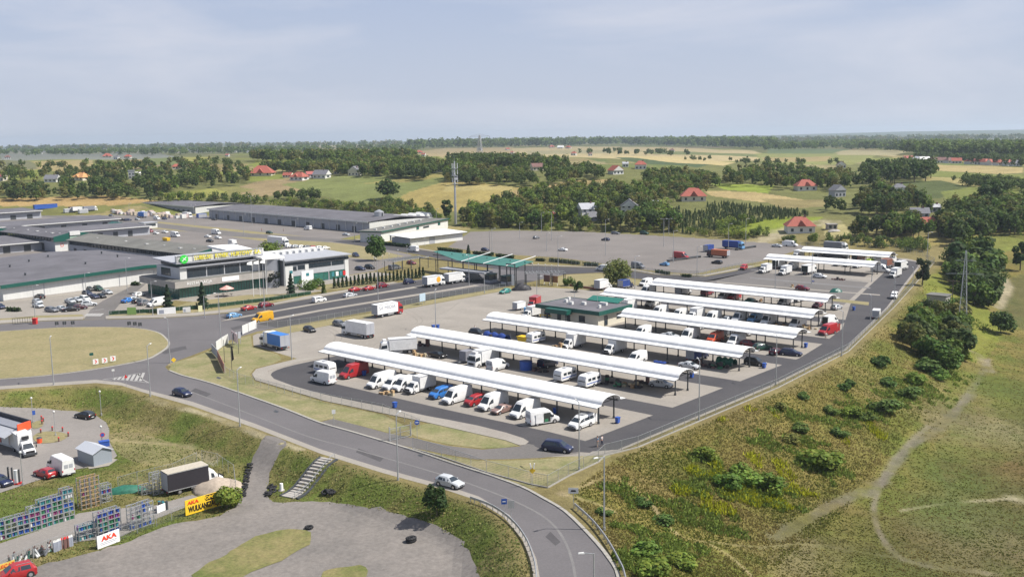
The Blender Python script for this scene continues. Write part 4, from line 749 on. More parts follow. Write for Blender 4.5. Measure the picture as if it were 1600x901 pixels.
# ---- telecom mast
mp_ = gp(712, 350); b_ = root("telecom_mast", mp_, 0, "tall grey telecom mast with dishes and panel antennas near the top", "mast")
m = MB(); m.bar((0, 0, 0), (0, 0, 35), .75, 10, .4); put("pole", m.mesh("pole", STEEL, smooth=40), b_)
for z in (22.5, 27, 31): m = MB(); m.bar((0, 0, z), (0, 0, z+.15), 1.9, 12); put("platform", m.mesh("platform", STEEL), b_)
for k in range(9):
    a = k*2*math.pi/3+.4; z = (23.5, 28, 31.5)[k//3]; m = MB(); m.cbox((1.7*math.cos(a), 1.7*math.sin(a), z+1.1), (.4, .4, 2.6)); put("panel_antenna", m.mesh("panel_antenna", WHITE), b_)
for k in range(4):
    a = k*1.4-1; z = 25.4+.8*k; m = MB(); m.bar((.8*math.cos(a), .8*math.sin(a), z), (1.5*math.cos(a), 1.5*math.sin(a), z), .75, 12); put("dish", m.mesh("dish", WALLG), b_)
m = MB(); m.bar((0, 0, 35), (0, 0, 37.5), .06, 5); put("aerial", m.mesh("aerial", STEEL), b_)
# ---- lattice power pylon on the slope
def pylon(p, H, wid, label, arms, sc=1.0):
    r = root("power_pylon", p, ANG+.4, label, "pylon"); w = lambda z: wid*(1-z/H)+.25*sc
    for sx in (-1, 1):
        for sy in (-1, 1): m = MB(); m.bar((sx*w(0), sy*w(0), 0), (sx*w(H), sy*w(H), H), .09*sc); put("leg", m.mesh("leg", STEEL), r)
    m = MB(); n = 11; zs = [H*(1-(1-i/n)**1.15) for i in range(n+1)]
    for z0, z1 in zip(zs[:-1], zs[1:]):
        a, c = w(z0), w(z1)
        for s in (-1, 1):
            m.bar((-a, s*a, z0), (c, s*c, z1), .035*sc); m.bar((a, s*a, z0), (-c, s*c, z1), .035*sc); m.bar((s*a, -a, z0), (s*c, c, z1), .035*sc); m.bar((s*a, a, z0), (s*c, -c, z1), .035*sc)
            m.bar((-c, s*c, z1), (c, s*c, z1), .03*sc)
    put("lattice", m.mesh("lattice", STEEL), r)
    for z, L in arms:
        m = MB(); m.bar((-L, 0, z), (L, 0, z), .07*sc); m.bar((-L, 0, z), (0, 0, z+1.2*sc), .04*sc); m.bar((L, 0, z), (0, 0, z+1.2*sc), .04*sc); ao = put("cross_arm", m.mesh("cross_arm", STEEL), r)
        for x in (-L, L): k = MB(); k.bar((x, 0, z-1.2*sc), (x, 0, z-.1), .09*sc, 6); put("insulator", k.mesh("insulator", DSTEEL), ao)
    return r
pp = gp(1503, 516); pylon(pp, top_at(pp, 391), 1.0, "slender steel lattice pylon standing among bushes below the market fence", [(top_at(pp, 428), 4.6), (top_at(pp, 407), 2.6)], .42)
pp = gp(750, 243); pylon(pp, top_at(pp, 211), 3.2, "tall lattice pylon on the skyline above the tan fields", [(top_at(pp, 213), 14), (top_at(pp, 221), 10)], 2.6)
pp = gp(1466, 480); r_ = root("transformer_hut", pp, ANG, "small grey concrete hut with timber post among bushes on the slope", "hut")
m = MB(); m.box(-2.6, 2.6, -2.2, 2.2, -1, 3.6); put("wall", m.mesh("wall", CONC), r_); m = MB(); m.box(-2.9, 2.9, -2.5, 2.5, 3.6, 3.85); put("roof", m.mesh("roof", ROOFG), r_); m = MB(); m.bar((3.1, 2, -1), (3.1, 2, 8.0), .13, 6); m.box(1.4, 4.8, 1.9, 2.1, 7.5, 7.75); put("timber_post", m.mesh("timber_post", BARK), r_)
# ================================================================ canopies
def canopy(s0, s1, tc, label, hw=4.15, ground=0):
    L = s1-s0; b = Bld("market_canopy", (s0, tc), label, "canopy", group=None)
    prof = [(-hw, 3.30), (-2.75, 3.48)] + [(-2.7*math.cos(a), 3.52+1.12*math.sin(a)) for a in [math.pi*k/12 for k in range(0, 13)]] + [(2.75, 3.48), (hw, 3.30)]
    m = MB(); th = .10
    P = prof + [(y, z-th) for y, z in prof[::-1]]; n = len(prof); N = 2*n; nx = max(2, int(L/6)); vs = []; fs = []
    for i in range(nx+1): vs += [(L*i/nx, y, z) for y, z in P]
    for i in range(nx):
        for j in range(N): fs.append((i*N+j, i*N+(j+1) % N, (i+1)*N+(j+1) % N, (i+1)*N+j))
    fs += [tuple(range(N)), tuple(range(nx*N, nx*N+N))[::-1]]
    m.add(vs, [f[::-1] for f in fs]); ro = b.part("roof", m, ROOFW, smooth=32)
    for side in (-1, 1):
        e = MB(); e.box(-.02, L+.02, side*hw-.06, side*hw+.06, 3.12, 3.27); put("gutter", e.mesh("gutter", STEEL), ro)
        e = MB(); e.box(0, L, side*2.2-.1, side*2.2+.1, 3.18, 3.36); b.part("beam", e, DSTEEL)
    bays = max(4, round(L/9.0)); xs = [1.0+(L-2.0)*k/bays for k in range(bays+1)]
    pm = MB(); pm.bar((0, 0, 0), (0, 0, 3.2), .14, 6).bar((0, 0, 0), (0, 0, .35), .22, 6); pme = pm.mesh("post", DSTEEL)
    fm = MB(); pts = [(-2.2*math.cos(a), 3.36+1.0*math.sin(a)) for a in [math.pi*k/8 for k in range(9)]]
    for (y0, z0), (y1, z1) in zip(pts[:-1], pts[1:]): fm.bar((0, y0, z0), (0, y1, z1), .07)
    fm.bar((0, -hw+.1, 3.15), (0, -2.2, 3.2), .06); fm.bar((0, hw-.1, 3.15), (0, 2.2, 3.2), .06); fm.bar((0, -2.2, 3.36), (0, 2.2, 3.36), .05); fme = fm.mesh("arch_rib", DSTEEL)
    for x in xs:
        for y in (-2.2, 2.2): put("post", pme, b.r, (x, y, 0))
        put("arch_rib", fme, b.r, (x, 0, 0))
    return b
canopy(-166, -93.6, 132.6, "nearest long white arched market canopy, row of white vans before it")
canopy(-164.5, -93.5, 156.4, "second white arched canopy from the front, two caravans parked before it")
canopy(-163.5, -93.6, 180.9, "third white arched canopy from the front, blue tarpaulin at its left end")
canopy(-140.3, -93.6, 205.6, "shorter white arched canopy starting beside the green-edged service building", 4.6)
canopy(-164.0, -101.0, 231, "fifth white arched canopy, red van parked at its right end", 4.7)
canopy(-163.4, -108.0, 255.4, "sixth white arched canopy, last of the big block before the striped lot", 4.8)
canopy(-165, -125.2, 332.5, "white canopy beyond the striped lot with two white box vans at its left end", 5.0)
canopy(-165, -131, 362, "farthest white canopy, at the hedge with red and brown lorries under it", 5.0)
# ================================================================ vehicles: nose along +x, wheels on z = 0
def loft(st, open_ends=False):
    """stations (x, z bottom, z belt, z top, half width low, half width belt, half width top)"""
    m = MB(); rings = []
    for x, zb, zl, zt, w0, w1, w2 in st:
        e = min(.10, (zt-zl)*.25); r = [(-w0, zb), (-w1, zb+(zl-zb)*.35), (-w1, zl), (-w2, zt-e), (-w2+e*1.4, zt), (w2-e*1.4, zt), (w2, zt-e), (w1, zl), (w1, zb+(zl-zb)*.35), (w0, zb)]
        rings.append([(x, y, z) for y, z in r])
    for r in rings: m.v += r
    N = 10
    for i in range(len(rings)-1):
        for j in range(N): m.f.append((i*N+j, (i+1)*N+j, (i+1)*N+(j+1) % N, i*N+(j+1) % N)); m.mi.append(0)
    m.f.append(tuple(range(N))); m.f.append(tuple(range((len(rings)-1)*N, len(rings)*N))[::-1]); m.mi += [0, 0]
    m.rings = rings; return m
def lp(a, b, t): return tuple(a[i]+(b[i]-a[i])*t for i in range(3))
def side_pane(body, x0, x1, f0, f1, side, off=.012, sl0=0, sl1=0):
    """pane on the upper side between belt and roof, x0..x1 in metres"""
    R = body.rings; b, t = (2, 3) if side < 0 else (7, 6)
    def at(x, f):
        for i in range(len(R)-1):
            xa, xb = R[i][0][0], R[i+1][0][0]
            if min(xa, xb) <= x <= max(xa, xb) and xa != xb:
                k = (x-xa)/(xb-xa); return lp(lp(R[i][b], R[i][t], f), lp(R[i+1][b], R[i+1][t], f), k)
        return lp(R[0][b], R[0][t], f)
    P = [at(x0, f0), at(x1, f0), at(x1-sl1, f1), at(x0+sl0, f1)]; m = MB(); o = side*off
    Q = [(p[0], p[1]+o, p[2]) for p in P]; m.add(P+Q, [(0,1,2,3), (7,6,5,4), (0,4,5,1), (1,5,6,2), (2,6,7,3), (3,7,4,0)] if side < 0 else [(3,2,1,0), (4,5,6,7), (1,5,4,0), (2,6,5,1), (3,7,6,2), (0,4,7,3)])
    return m
def screen(body, i, j, f0=.08, f1=.94, inset=.10, off=.012):
    """front or rear screen on the upper surface between stations i (low) and j (high)"""
    R = body.rings; L0, R0, L1, R1 = R[i][4], R[i][5], R[j][4], R[j][5]
    a, b = lp(L0, L1, f0), lp(R0, R1, f0); c, d = lp(R0, R1, f1), lp(L0, L1, f1)
    a, b = lp(a, b, inset*.5-.06), lp(b, a, inset*.5-.06); c, d = lp(c, d, inset*.5), lp(d, c, inset*.5)
    m = MB(); n = (Vector(b)-Vector(a)).cross(Vector(d)-Vector(a)).normalized()
    if n.z < 0 : n = -n
    P = [Vector(p) for p in (a, b, c, d)]; m.add([p+n*.002 for p in P]+[p+n*off for p in P], [(0,1,2,3), (7,6,5,4), (0,4,5,1), (1,5,6,2), (2,6,7,3), (3,7,4,0)]); return m
_w = {}
def wheel_mesh(r, w):
    k = (r, w)
    if k not in _w:
        t = MB(); t.bar((0, -w/2, 0), (0, w/2, 0), r, 14); a = t.mesh("wheel", BLACK, smooth=40)
        h = MB(); h.bar((0, -w/2-.012, 0), (0, w/2+.012, 0), r*.62, 10); _w[k] = (a, h.mesh("rim", RIM))
    return _w[k]
class Proto:
    def __init__(s): s.p = []
    def add(s, name, mb, m, parent=-1, paint=False, smooth=0, loc=None):
        me = mb if isinstance(mb, bpy.types.Mesh) else mb.mesh(name, m, smooth=smooth); s.p.append((name, me, parent, paint, loc)); return len(s.p)-1
    def wheels(s, xs, y, r=.33, w=.22):
        a, h = wheel_mesh(r, w)
        for x in xs:
            for sy in (-1, 1): k = s.add("wheel", a, None, loc=(x, sy*(y-w/2+.02), r)); s.add("rim", h, None, k)
    def lights(s, xf, yf, zf, xr, yr, zr, hs=(.10, .28, .16), rs=(.06, .14, .3)):
        for sy in (-1, 1):
            m = MB(); m.cbox((0, 0, 0), hs); s.add("headlight", m.mesh("headlight", LAMPW), None, loc=(xf, sy*yf, zf)); m = MB(); m.cbox((0, 0, 0), rs); s.add("tail_light", m.mesh("tail_light", LAMPR), None, loc=(xr, sy*yr, zr))
    def arches(s, xs, y, r):
        for x in xs:
            for sy in (-1, 1): m = MB(); m.bar((x, sy*(y-.05), r), (x, sy*(y+.006), r), r*1.22, 14); s.add("wheel_arch", m, BLACK)
PLATEM = mat("number_plate", (.7, .7, .68), .5)
def van(L=5.9, H=2.6, W=2.0, hood=.85, glazed=False, rack=False, opendoor=False, rear_open=False):
    P = Proto(); h = L/2; w = W/2
    st = [(h, .42, .60, .78, w*.80, w*.84, w*.76), (h-.12, .30, .66, .98, w*.93, w*.96, w*.86), (h-hood, .28, 1.05, 1.24, w*.97, w, w*.92), (h-hood-.85, .28, 1.20, H*.86, w*.97, w, w*.84), (h-hood-1.25, .28, 1.20, H*.97, w*.97, w, w*.84), (-h+.6, .28, 1.20, H, w*.97, w, w*.85), (-h+.05, .30, 1.20, H-.04, w*.97, w, w*.85), (-h, .34, 1.20, H-.12, w*.95, w*.98, w*.83)]
    b = loft(st); k = P.add("body", b, PAINT, -1, True, 28)
    P.add("windscreen", screen(b, 2, 3, .05, .93), GLASS, k)
    for s in (-1, 1):
        P.add("side_window", side_pane(b, h-hood-1.5, h-hood-.35, .06, .60*2.6/H, s, sl1=.55), GLASS, k)
        if glazed:
            P.add("side_window", side_pane(b, h-hood-2.9, h-hood-1.62, .06, .62*2.3/H, s), GLASS, k); P.add("side_window", side_pane(b, -h+.35, h-hood-3.0, .06, .62*2.3/H, s), GLASS, k)
        m = MB(); m.cbox((h-hood-.55, s*(w+.12), 1.45), (.12, .22, .32)); P.add("mirror", m, DSTEEL)
        m = MB(); m.box(-h*.55, h*.48, s*w*.985-.012, s*w*.985+.012, .52, .60); P.add("side_moulding", m, DSTEEL)
    m = MB(); m.box(h-.10, h+.05, -w*.86, w*.86, .30, .56); P.add("bumper", m, DSTEEL); m = MB(); m.box(-h-.06, -h+.05, -w*.9, w*.9, .32, .5); P.add("bumper", m, DSTEEL)
    m = MB(); m.box(h+.0, h+.03, -w*.5, w*.5, .62, .76); P.add("grille", m, BLACK); m = MB(); m.box(-h-.075, -h-.06, -.26, .26, .36, .46); P.add("number_plate", m, PLATEM)
    for s in (-1, 1): m = MB(); m.box(-h-.012, -h+.001, min(s*.06, s*w*.66), max(s*.06, s*w*.66), 1.35, min(H-.45, 1.95)); P.add("rear_window", m, GLASS if glazed else WALLG)
    xs = (h-1.05, -h+1.25); P.arches(xs, w, .34); P.wheels(xs, w, .34, .24); P.lights(h-.09, w*.68, .78, -h, w*.90, 1.0)
    if rack: m = MB(); m.box(-h+.4, h-2.4, -w*.6, w*.6, H+.03, H+.08); P.add("roof_rack", m, STEEL)
    if opendoor:
        m = MB(); m.box(-.35, .95, -w-.012, -w-.002, .45, 2.0); P.add("opening_shade", m, mat("load_space_shade", (.03, .035, .03), .9)); m = MB(); m.box(-1.9, -.5, -w-.09, -w-.03, .42, 2.1); P.add("sliding_door", m, PAINT, -1, True); m = MB(); m.box(-.2, .5, -w-.03, -w-.013, .5, 1.0); P.add("crate", m, GREENPL)  # dark plate on the closed side paints the shade inside the open door
    if rear_open:
        m = MB(); m.box(-h-.014, -h-.002, -w*.82, w*.82, .55, H-.3); P.add("opening_shade", m, mat("load_space_shade", (.03, .035, .03), .9))  # shade of the open back, painted as a dark plate
        for s in (-1, 1): m = MB(); m.box(-h-.85, -h-.02, s*w-.03, s*w+.03, .5, H-.25); P.add("rear_door", m, PAINT, -1, True)
    return P
def car(L=4.2, H=1.46, W=1.74, kind="hatch"):
    P = Proto(); h = L/2; w = W/2
    bz = {"hatch": .92, "estate": .92, "sedan": .90, "mpv": 1.0, "suv": 1.05}[kind]; hood = {"mpv": .95, "suv": 1.15}.get(kind, 1.1)
    st = [(h, .40, .52, .62, w*.72, w*.76, w*.62), (h-.14, .24, .58, .74, w*.90, w*.92, w*.80), (h-hood, .22, bz-.10, bz+.02, w*.94, w, w*.88), (h-hood-.75, .22, bz, H*.93, w*.94, w, w*.74), (h-hood-1.1, .22, bz, H, w*.94, w, w*.74)]
    if kind == "sedan": st += [(-h+1.55, .22, bz, H-.03, w*.94, w, w*.74), (-h+.75, .22, bz-.02, bz+.10, w*.94, w, w*.86), (-h+.10, .24, bz-.1, bz+.04, w*.92, w*.96, w*.84), (-h, .36, bz-.25, bz-.08, w*.86, w*.88, w*.78)]
    elif kind == "hatch": st += [(-h+.62, .22, bz, H-.04, w*.94, w, w*.73), (-h+.15, .22, bz, bz+.14, w*.93, w*.97, w*.80), (-h+.05, .26, bz-.1, bz+.02, w*.92, w*.95, w*.82), (-h, .36, bz-.25, bz-.1, w*.86, w*.88, w*.78)]
    else: st += [(-h+.55, .22, bz, H-.03, w*.94, w, w*.73), (-h+.16, .22, bz, bz+.12, w*.93, w*.97, w*.82), (-h+.03, .26, bz-.1, bz+.0, w*.92, w*.95, w*.83), (-h, .36, bz-.25, bz-.1, w*.86, w*.88, w*.78)]
    b = loft(st); k = P.add("body", b, PAINT, -1, True, 28)
    P.add("windscreen", screen(b, 2, 3, .04, .95), GLASS, k)
    ri = {"sedan": (6, 5), "hatch": (6, 5)}.get(kind, (6, 5)); P.add("rear_window", screen(b, ri[0], ri[1], .10, .90), GLASS, k)
    tail = {"sedan": 1.5, "hatch": .62, "estate": .55, "mpv": .55, "suv": .6}[kind]
    for s in (-1, 1):
        P.add("side_window", side_pane(b, h-hood-1.55, h-hood-.30, .08, .88, s, sl1=.45), GLASS, k); P.add("side_window", side_pane(b, -h+tail, h-hood-1.65, .08, .88, s, sl0=.12), GLASS, k)
        m = MB(); m.cbox((h-hood-.45, s*(w+.07), bz+.08), (.1, .16, .13)); P.add("mirror", m, PAINT, -1, True)
        if kind in ("suv", "estate"): m = MB(); m.box(-h+.6, h-hood-1.2, s*w*.62-.02, s*w*.62+.02, H+.01, H+.05); P.add("roof_rail", m, STEEL)
    m = MB(); m.box(h-.16, h+.02, -w*.74, w*.74, .24, .40); P.add("bumper", m, BLACK); m = MB(); m.box(-h-.03, -h+.1, -w*.8, w*.8, .26, .40); P.add("bumper", m, BLACK)
    m = MB(); m.box(h-.01, h+.02, -w*.4, w*.4, .46, .56); P.add("grille", m, BLACK); m = MB(); m.box(-h-.045, -h-.03, -.26, .26, .44, .55); P.add("number_plate", m, PLATEM)
    xs = (h-.82, -h+.75); r = .36 if kind == "suv" else .31; P.arches(xs, w, r); P.wheels(xs, w, r, .2); P.lights(h-.12, w*.66, .66, -h+.03, w*.78, .78, (.14, .26, .13), (.10, .18, .2))
    return P
def lorry(L=8.2, H=3.5, W=2.45, box=None, cabcol=True, bonnet=False, curtain=False, boxm=PAINT, boxpaint=True, axles=2, cabH=None, extra=None, tail_open=False):
    """cab plus box body"""
    P = Proto(); h = L/2; w = W/2; cl = 1.9 if not bonnet else 2.3; ch = cabH or min(H-.25, 2.9)
    if bonnet: cst = [(h, .45, .62, .80, w*.70, w*.74, w*.66), (h-.12, .34, .68, 1.0, w*.80, w*.82, w*.74), (h-.75, .32, 1.05, 1.25, w*.83, w*.85, w*.80), (h-1.5, .32, 1.2, ch*.92, w*.83, w*.85, w*.72), (h-1.8, .32, 1.2, ch, w*.83, w*.85, w*.72), (h-cl, .32, 1.2, ch, w*.83, w*.85, w*.72)]; scr = (2, 3)
    else: cst = [(h, .45, 1.2, 1.32, w*.88, w*.90, w*.86), (h-.10, .40, 1.35, 1.5, w*.95, w*.96, w*.90), (h-.32, .40, 1.5, ch*.92, w*.95, w*.96, w*.86), (h-.62, .40, 1.5, ch, w*.95, w*.96, w*.86), (h-cl, .40, 1.5, ch, w*.95, w*.96, w*.86)]; scr = (1, 2)
    c = loft(cst); k = P.add("cab", c, PAINT, -1, True, 28); P.add("windscreen", screen(c, scr[0], scr[1], .05, .9, .06), GLASS, k)
    for s in (-1, 1):
        P.add("side_window", side_pane(c, h-cl+.35, cst[scr[1]][0]+.1, .04, .62, s, sl1=.15), GLASS, k); m = MB(); m.cbox((h-.35 if not bonnet else h-1.0, s*(w+.10), 1.9 if not bonnet else 1.5), (.1, .16, .5)); P.add("mirror", m, BLACK, k)
    m = MB(); m.box(h-.1, h+.06, -w*.9, w*.9, .35, .72); P.add("bumper", m, WALLW if not bonnet else DSTEEL)
    m = MB(); m.box(h-.01, h+.045, -w*.6, w*.6, .78, 1.15); P.add("grille", m, BLACK)
    x0, x1 = -h, h-cl-.12; zb = .95 if not bonnet else .72
    bx = MB(); bx.box(x0, x1, -w, w, zb, H); bk = P.add("box_body", bx, boxm, -1, boxpaint)
    tr = MB()
    for y in (-w, w): tr.box(x0, x1, y-.03, y+.03, H-.09, H+.02); tr.box(x0, x1, y-.03, y+.03, zb-.02, zb+.10)
    P.add("edge_trim", tr, STEEL, bk)
    dr = MB(); 
    for s in (-1, 1): dr.box(x0-.04, x0-.003, min(s*.02, s*(w-.06)), max(s*.02, s*(w-.06)), zb+.05, H-.08)
    if tail_open: dr = MB(); dr.box(x0-.03, x0-.003, -w+.1, w-.1, zb+.08, H-.12)
    P.add("rear_door", dr, mat("load_space_shade", (.03, .035, .03), .9) if tail_open else WALLG, bk)  # with tail_open, no door: a dark plate paints the shaded load space
    if not bonnet and H > ch+.3: m = MB(); m.box(h-1.5, h-.75, -w*.55, w*.55, ch+.01, min(ch+.5, H)); P.add("wind_deflector", m, PAINT, k, True)
    ch_ = MB(); ch_.box(x0+.1, h-cl, -w*.38, w*.38, .5, zb-.02); P.add("chassis", ch_, DSTEEL); m = MB(); m.box(x0-.05, x0+.08, -w*.92, w*.92, .45, .6); P.add("rear_bumper", m, DSTEEL)
    for s in (-1, 1): m = MB(); m.box(-h*.2, h*.25, s*w*.93-.03, s*w*.93+.03, .45, .85); P.add("side_guard", m, STEEL)
    r = .46 if not bonnet else .35; xs = [h-1.15 if not bonnet else h-.95, -h+1.7]
    if axles == 3: xs.append(-h+.6)
    P.wheels(xs, w*.97, r, .3); P.lights(h+.02, w*.7, .62, x0-.06, w*.7, .62, (.06, .3, .16), (.06, .26, .12))
    return P
def caravan(L=5.0):
    P = Proto(); h = L/2; w = 1.05
    st = [(h, .6, 1.25, 1.9, w*.9, w*.94, w*.88), (h-.25, .42, 1.25, 2.35, w, w, w*.92), (h-.8, .42, 1.25, 2.5, w, w, w*.94), (-h+.7, .42, 1.25, 2.5, w, w, w*.94), (-h+.2, .42, 1.25, 2.38, w, w, w*.92), (-h, .6, 1.25, 1.9, w*.9, w*.94, w*.88)]
    b = loft(st); k = P.add("body", b, PAINT, -1, True, 30)
    for s in (-1, 1):
        P.add("window", side_pane(b, h-1.7, h-.75, .1, .55, s), GLASS, k); P.add("window", side_pane(b, -.6, .5, .1, .55, s), GLASS, k); P.add("window", side_pane(b, -h+.5, -h+1.4, .1, .55, s), GLASS, k)
        m = MB(); m.box(-h+.25, h-.3, s*w-.012, s*w+.012, .85, 1.02); P.add("stripe", m, BLUEP, k)
    for x, sg in ((h, 1), (-h, -1)): m = MB(); m.add([(x-sg*.03, -.75, 1.35), (x-sg*.03, .75, 1.35), (x-sg*.16, .7, 1.95), (x-sg*.16, -.7, 1.95), (x+sg*.03, -.75, 1.35), (x+sg*.03, .75, 1.35), (x-sg*.1, .7, 1.95), (x-sg*.1, -.7, 1.95)], [(3,2,1,0), (4,5,6,7), (0,1,5,4), (1,2,6,5), (2,3,7,6), (3,0,4,7)]); P.add("end_window", m, GLASS, k)
    m = MB(); m.box(-.4, .5, -.35, .35, 2.5, 2.62); P.add("roof_hatch", m, WALLG, k); m = MB(); m.bar((h, 0, .45), (h+1.1, 0, .45), .05); P.add("drawbar", m, STEEL); P.arches((-.1,), w, .32); P.wheels((-.1,), w, .32, .2)
    return P
def trailer(L=3.6, H=2.3, W=1.8, m_=PAINT, paint=True, two=False):
    P = Proto(); h = L/2; w = W/2; b = MB(); b.box(-h, h, -w, w, .55, H); k = P.add("box_body", b, m_, -1, paint)
    t = MB()
    for y in (-w, w): t.box(-h, h, y-.02, y+.02, H-.08, H+.015); t.box(-h, h, y-.02, y+.02, .54, .64)
    P.add("edge_trim", t, STEEL, k); d = MB(); d.box(-h-.03, -h-.003, -w+.06, w-.06, .62, H-.1); P.add("rear_door", d, WALLG, k); d = MB(); d.bar((h, 0, .5), (h+1.3, 0, .45), .06); P.add("drawbar", d, STEEL); P.wheels((-.1,) if not two else (.4, -.5), w+.06, .32, .2)
    for s in (-1, 1): m = MB(); m.box(-h-.05, -h, s*w*.8-.1, s*w*.8+.1, .42, .54); P.add("tail_light", m, LAMPR)
    return P
PROTOS = {}
def proto(key):
    if key not in PROTOS:
        PROTOS[key] = {"van": lambda: van(), "van_high": lambda: van(6.4, 2.75), "van_low": lambda: van(5.0, 1.98, 1.86, .75, True), "van_mid": lambda: van(5.3, 2.35, 1.95, .8), "van_rack": lambda: van(5.2, 2.1, 1.95, .8, True, True, False, True), "van_side": lambda: van(5.6, 2.55, 2.0, .85, False, False, True), "van_open": lambda: van(5.8, 2.55, 2.0, .85, False, False, False, True), "minivan": lambda: van(4.4, 1.85, 1.75, .7, True),
            "hatch": lambda: car(), "small": lambda: car(3.7, 1.45, 1.62), "sedan": lambda: car(4.5, 1.43, 1.75, "sedan"), "estate": lambda: car(4.6, 1.48, 1.76, "estate"), "mpv": lambda: car(4.7, 1.70, 1.82, "mpv"), "suv": lambda: car(4.5, 1.74, 1.84, "suv"),
            "boxvan": lambda: lorry(6.6, 3.05, 2.15, bonnet=True, cabH=2.2), "boxvan_high": lambda: lorry(7.0, 3.3, 2.25, bonnet=True, cabH=2.3), "lorry": lambda: lorry(), "lorry_long": lambda: lorry(9.6, 3.75, 2.5, axles=3), "lorry_open": lambda: lorry(7.2, 3.3, 2.4, tail_open=True), "caravan": lambda: caravan(), "trailer": lambda: trailer(), "semi": lambda: lorry(13.5, 3.9, 2.5, axles=3),
            "lorry_blue": lambda: lorry(9.2, 3.6, 2.5, boxm=mat("blue_box_side", (.03, .17, .52), .45, vary=.06), boxpaint=False), "lorry_canvas": lambda: lorry(9.4, 3.5, 2.5, boxm=mat("blue_canvas", (.025, .06, .26), .6, bump=.2), boxpaint=False), "lorry_orange": lambda: lorry(9.0, 3.1, 2.5, boxm=mat("orange_boards", (.42, .13, .06), .7, vary=.15, stretch=(.2, .2, 8)), boxpaint=False), "lorry_curtain": lambda: lorry(8.6, 3.35, 2.4, bonnet=True, cabH=2.5, boxm=mat("black_curtain", (.025, .022, .028), .6), boxpaint=False), "lorry_grey": lambda: lorry(9.6, 3.5, 2.5, boxm=mat("grey_canvas", (.20, .21, .25), .6), boxpaint=False), "lorry_brown": lambda: lorry(7.0, 3.3, 2.4, boxm=mat("brown_box", (.20, .075, .045), .6), boxpaint=False), "lorry_redcab": lambda: lorry(9.4, 3.6, 2.5, boxm=WHITE, boxpaint=False),
            "semi_orange": lambda: lorry(10, 3.5, 2.5, boxm=mat("orange_canvas", (.6, .24, .05), .6), boxpaint=False), "trailer_blue": lambda: trailer(5.0, 2.8, 2.2, TARPB, False, True), "trailer_grey": lambda: trailer(3.6, 2.6, 1.9, mat("grey_box", (.22, .22, .25), .6), False), "pickup_blue": lambda: lorry(6.2, 2.9, 2.1, bonnet=True, cabH=2.2, boxm=TARPB, boxpaint=False)}[key]()
    return PROTOS[key]
WHT = (.74, .74, .73); SIL = (.46, .48, .50); DBL = (.012, .018, .06); BLK = (.012, .012, .014); GRY = (.16, .165, .18); RED = (.36, .018, .022); DRED = (.18, .012, .025); BLU = (.03, .17, .50); LBL = (.13, .30, .52); YEL = (.62, .33, .01); TEA = (.02, .22, .19); GRN = (.015, .06, .04); ORG = (.55, .075, .02); BRN = (.24, .15, .13); MAR = (.06, .012, .022)
HD = {'r': ANG, 'l': ANG+math.pi, 'u': ANG+math.pi/2, 'd': ANG-math.pi/2}
NM = {"van": "van", "boxv": "box_van", "lorr": "lorry", "cara": "caravan", "trai": "trailer", "semi": "lorry", "pick": "pickup_truck", "mini": "minivan"}
def vehicle(key, colr, px, hd, label, group=None, tiny=False, dz=0.0):
    p = gp(*px)
    if isinstance(hd, tuple):
        a, b = gp(*hd[0]), gp(*hd[1]); ang = math.atan2(b[1]-a[1], b[0]-a[0])
    elif isinstance(hd, str): ang = HD[hd[0]] + math.radians(float(hd[1:] or 0))
    P = proto(key); nm = next((v for k, v in NM.items() if key.startswith(k)), "car")
    r = root(nm, (p[0], p[1], p[2]+.02+dz), ang, label, nm.replace('_', ' '), group); made = []
    for i, (name, me, par, paint, loc) in enumerate(P.p):
        if tiny and name in ("rim", "mirror", "bumper", "grille", "number_plate", "side_moulding", "side_guard", "edge_trim", "wheel_arch", "headlight", "tail_light", "rear_bumper", "roof_rail"): made.append(None); continue
        o = put(name, me, made[par] if par >= 0 else r, loc, color=colr if paint else None); made.append(o)
    r["parts"] = 1; del r["parts"]; r.hide_render = False
    return r, made
V = vehicle
def named(v, name): return next(o for o in v[1] if o and o.name.split('.')[0] == name)
FR = "vehicles before the front canopy"
# front row, left to right
V("van", WHT, (505,598), 'l', "white high-roof van parked broadside at the left end of the front row", FR)
V("caravan", WHT, (508,583), 'l', "white caravan just behind the broadside van at the left of the front canopy", FR)
V("van_high", RED, (553,588), 'd', "red high-roof van half in the shade of the front canopy", FR)
V("van_high", WHT, (596,603), 'd', "white van first right of the gap beside the red high-roof van", FR)
V("van_mid", WHT, (616,607), 'd4', "white van with a cardboard pallet before its nose", FR)
V("van", WHT, (634,608), 'd', "white van between the cardboard pallet and the white box van", FR)
V("boxvan", WHT, (656,611), 'd', "white box van with raised box and roof cooler, left of the blue minibus", FR)
V("van_low", BLU, (689,620), 'd', "bright blue glazed minibus in the front row", FR)
V("van_high", WHT, (714,627), 'd', "long white high-roof van between the blue minibus and the red minivan", FR)
V("minivan", RED, (742,632), 'd', "small red minivan between two white vans in the front row", FR)
V("van_high", WHT, (770,637), 'd', "tall blunt white van right of the small red minivan", FR)
V("sedan", BRN, (784,644), 'd', "dusty brown saloon beside the tall blunt white van", FR)
V("van_high", WHT, (820,649), 'd', "white van right of the brown saloon in the front row", FR)
V("van_side", WHT, (848,661), ((828,664),(870,657)), "white van standing crosswise with its side door slid open", FR)
V("van_rack", WHT, (908,667), 'd', "white glazed minibus with open back doors at the right end of the front row", FR)
V("mpv", DBL, (871,704), ((852,702),(892,707)), "dark navy people carrier turning at the front corner of the market")
V("hatch", SIL, (703,759), ((682,753),(725,764)), "silver hatchback driving down the main road")
V("hatch", DBL, (285,618), ((272,615),(299,621)), "dark blue hatchback coming out of the roundabout junction")
